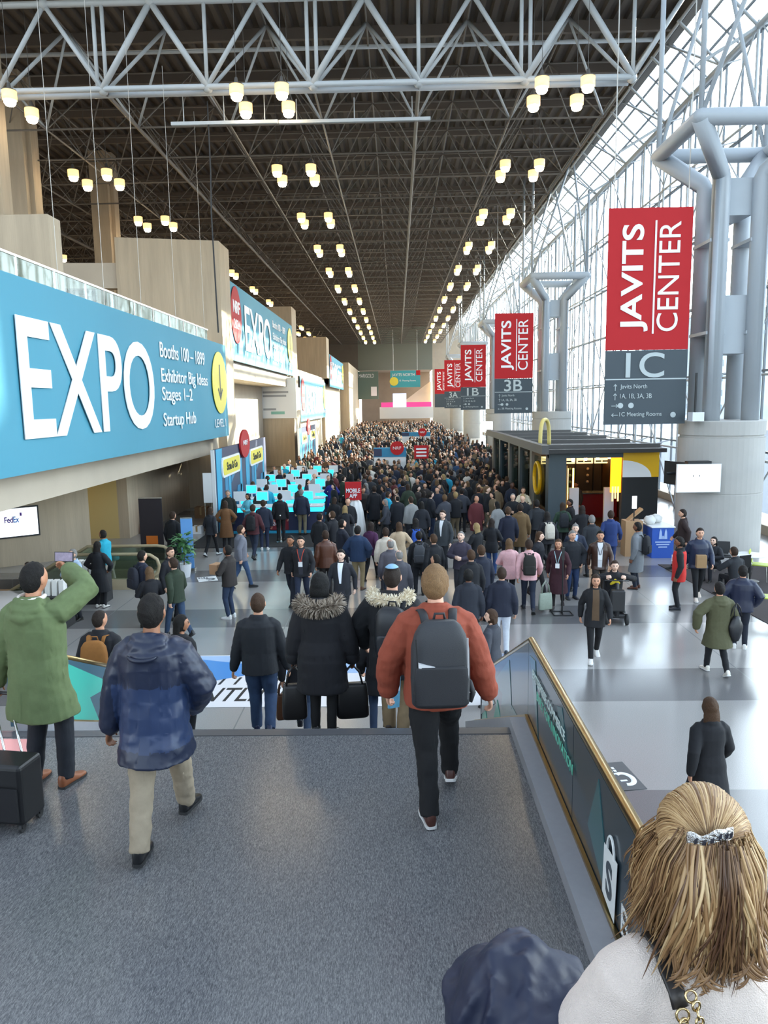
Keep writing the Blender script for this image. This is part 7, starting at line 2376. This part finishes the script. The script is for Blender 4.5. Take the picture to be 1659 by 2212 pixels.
scatter(150, -1.6, 4.9, 28.4, 46, .56)
scatter(40, -6.8, -2.4, 29.6, 46, .55)
scatter(14, -2.6, 4.4, 25.2, 28.4, .62)
ngood = 300 - len([o for o in bpy.data.objects if o.get('category') == 'person'])
spots = spots[:ngood]
for i, (x, y) in enumerate(spots):
    k = rnd.randrange(len(MIDMESH))
    o = link('person', MIDMESH[k])
    s = rnd.uniform(.95, 1.05) * (.96 if k in (2, 3) else 1.0)
    o.scale = (s, s, s); o.location = (x, y, .016 if (y > 26.2 and y < 46 and -7.6 < x < 1.6) else 0)
    o.rotation_euler = (0, 0, R(rnd.choice((0, 0, 0, 180, 180, 90, -90)) + rnd.uniform(-35, 35)))
    c, cn = rnd.choices(TOPS, [w_ * (4 if (n_ == 'turquoise' and x < -2.4) else .25 if n_ == 'turquoise' else 1) for (h_, n_), w_ in zip(TOPS, TW)])[0]
    hh, th = rnd.choice(HAIRS), rnd.choice(TRS)
    for j, m in enumerate((skin(rnd.choice(SKINS)), hairm(hh), cloth(c), cloth(th), cloth('15130f', kind='leather'))): setmat(o, m, j)
    hn = {HAIRS[5]: 'fair haired', HAIRS[6]: 'grey haired', HAIRS[8]: 'blond', HAIRS[4]: 'brown haired'}.get(hh, 'dark haired')
    tn = {'22304a': 'blue', '6b5f4a': 'khaki', '3a3a3c': 'grey'}.get(th, 'dark')
    a_ = math.degrees(o.rotation_euler.z) % 360
    fc = 'facing away' if (a_ < 50 or a_ > 310) else 'facing the stairs' if 130 < a_ < 230 else 'turned left' if a_ < 180 else 'turned right'
    if x < -2.4:
        row = ROWN[min(5, max(0, int((y - 29.0) / 2.45)))]
        lab = '%s visitor in %s and %s, %s, by the %s registration counter' % (hn, cn, tn, fc, row)
        grp = 'visitors among the registration counters'
    else:
        zx = 'beside the kiosk' if x > 3.2 else 'near the counters' if x < .2 else 'in mid hall'
        zy = 'front' if y < 32 else 'middle' if y < 39 else 'rear'
        lab = '%s visitor in %s and %s, %s, %s, crowd %s' % (hn, cn, tn, fc, zx, zy)
        grp = 'visitors in the packed crowd'
    tag(o, lab, 'person', grp)
    # a few wear backpacks in the photograph as well: kept as plain figures at this size

def far_crowd():
    """everybody beyond: too small to tell apart, one object"""
    low = [far_mesh(Fig(**a), b, c, d, .055, .5) for a, b, c, d in FARKIND]
    low = [(np.array(v), f, m) for v, f, m in low]
    mats = [skin(s) for s in (SKINS[0], SKINS[2], SKINS[4])] + [hairm(h) for h in (HAIRS[0], HAIRS[2], HAIRS[5])] + [cloth(c) for c, _ in TOPS] + [cloth(t) for t in TRS[:3]] + [cloth('15130f', kind='leather')]
    Vs, Fs, Ms = [], [], []
    base = 0
    pts = []
    tries = 0
    cell = {}
    while len(pts) < 900 and tries < 40000:
        tries += 1
        y = 46.2 + (148 - 46.2) * rnd.random() ** 1.35
        x = rnd.uniform(-7.0 if y > 66 else -6.6, 7.2)
        if abs(x - 10.6) < 1.6 or blocked(x, y): continue
        key = (int(x / .6), int(y / .6))
        if key in cell: continue
        cell[key] = 1; pts.append((x, y))
    for x, y in pts:
        v, f, m = low[rnd.randrange(len(low))]
        a = rnd.choice((0, 0, math.pi, math.pi, 1.57, -1.57)) + rnd.uniform(-.5, .5); s = rnd.uniform(.93, 1.05)
        c_, s_ = math.cos(a) * s, math.sin(a) * s
        Vs.append(np.stack([v[:, 0] * c_ - v[:, 1] * s_ + x, v[:, 0] * s_ + v[:, 1] * c_ + y, v[:, 2] * s], 1))
        mp = [rnd.randrange(3), 3 + rnd.randrange(3), 6 + rnd.choices(range(len(TOPS)), TW[:13] + [.5, 2])[0], 6 + len(TOPS) + rnd.randrange(3), 6 + len(TOPS) + 3]
        Fs += [tuple(i + base for i in q) for q in f]; Ms += [mp[i] for i in m]
        base += len(v)
    me = bpy.data.meshes.new('far_crowd')
    me.from_pydata(np.concatenate(Vs).tolist(), [], Fs)
    for m in mats: me.materials.append(m)
    me.polygons.foreach_set('material_index', Ms)
    me.polygons.foreach_set('use_smooth', [True] * len(Fs)); me.update()
    o = link('far_crowd', me)
    tag(o, 'dense crowd of visitors filling the far length of the hall', 'crowd', None, 'stuff')
far_crowd()
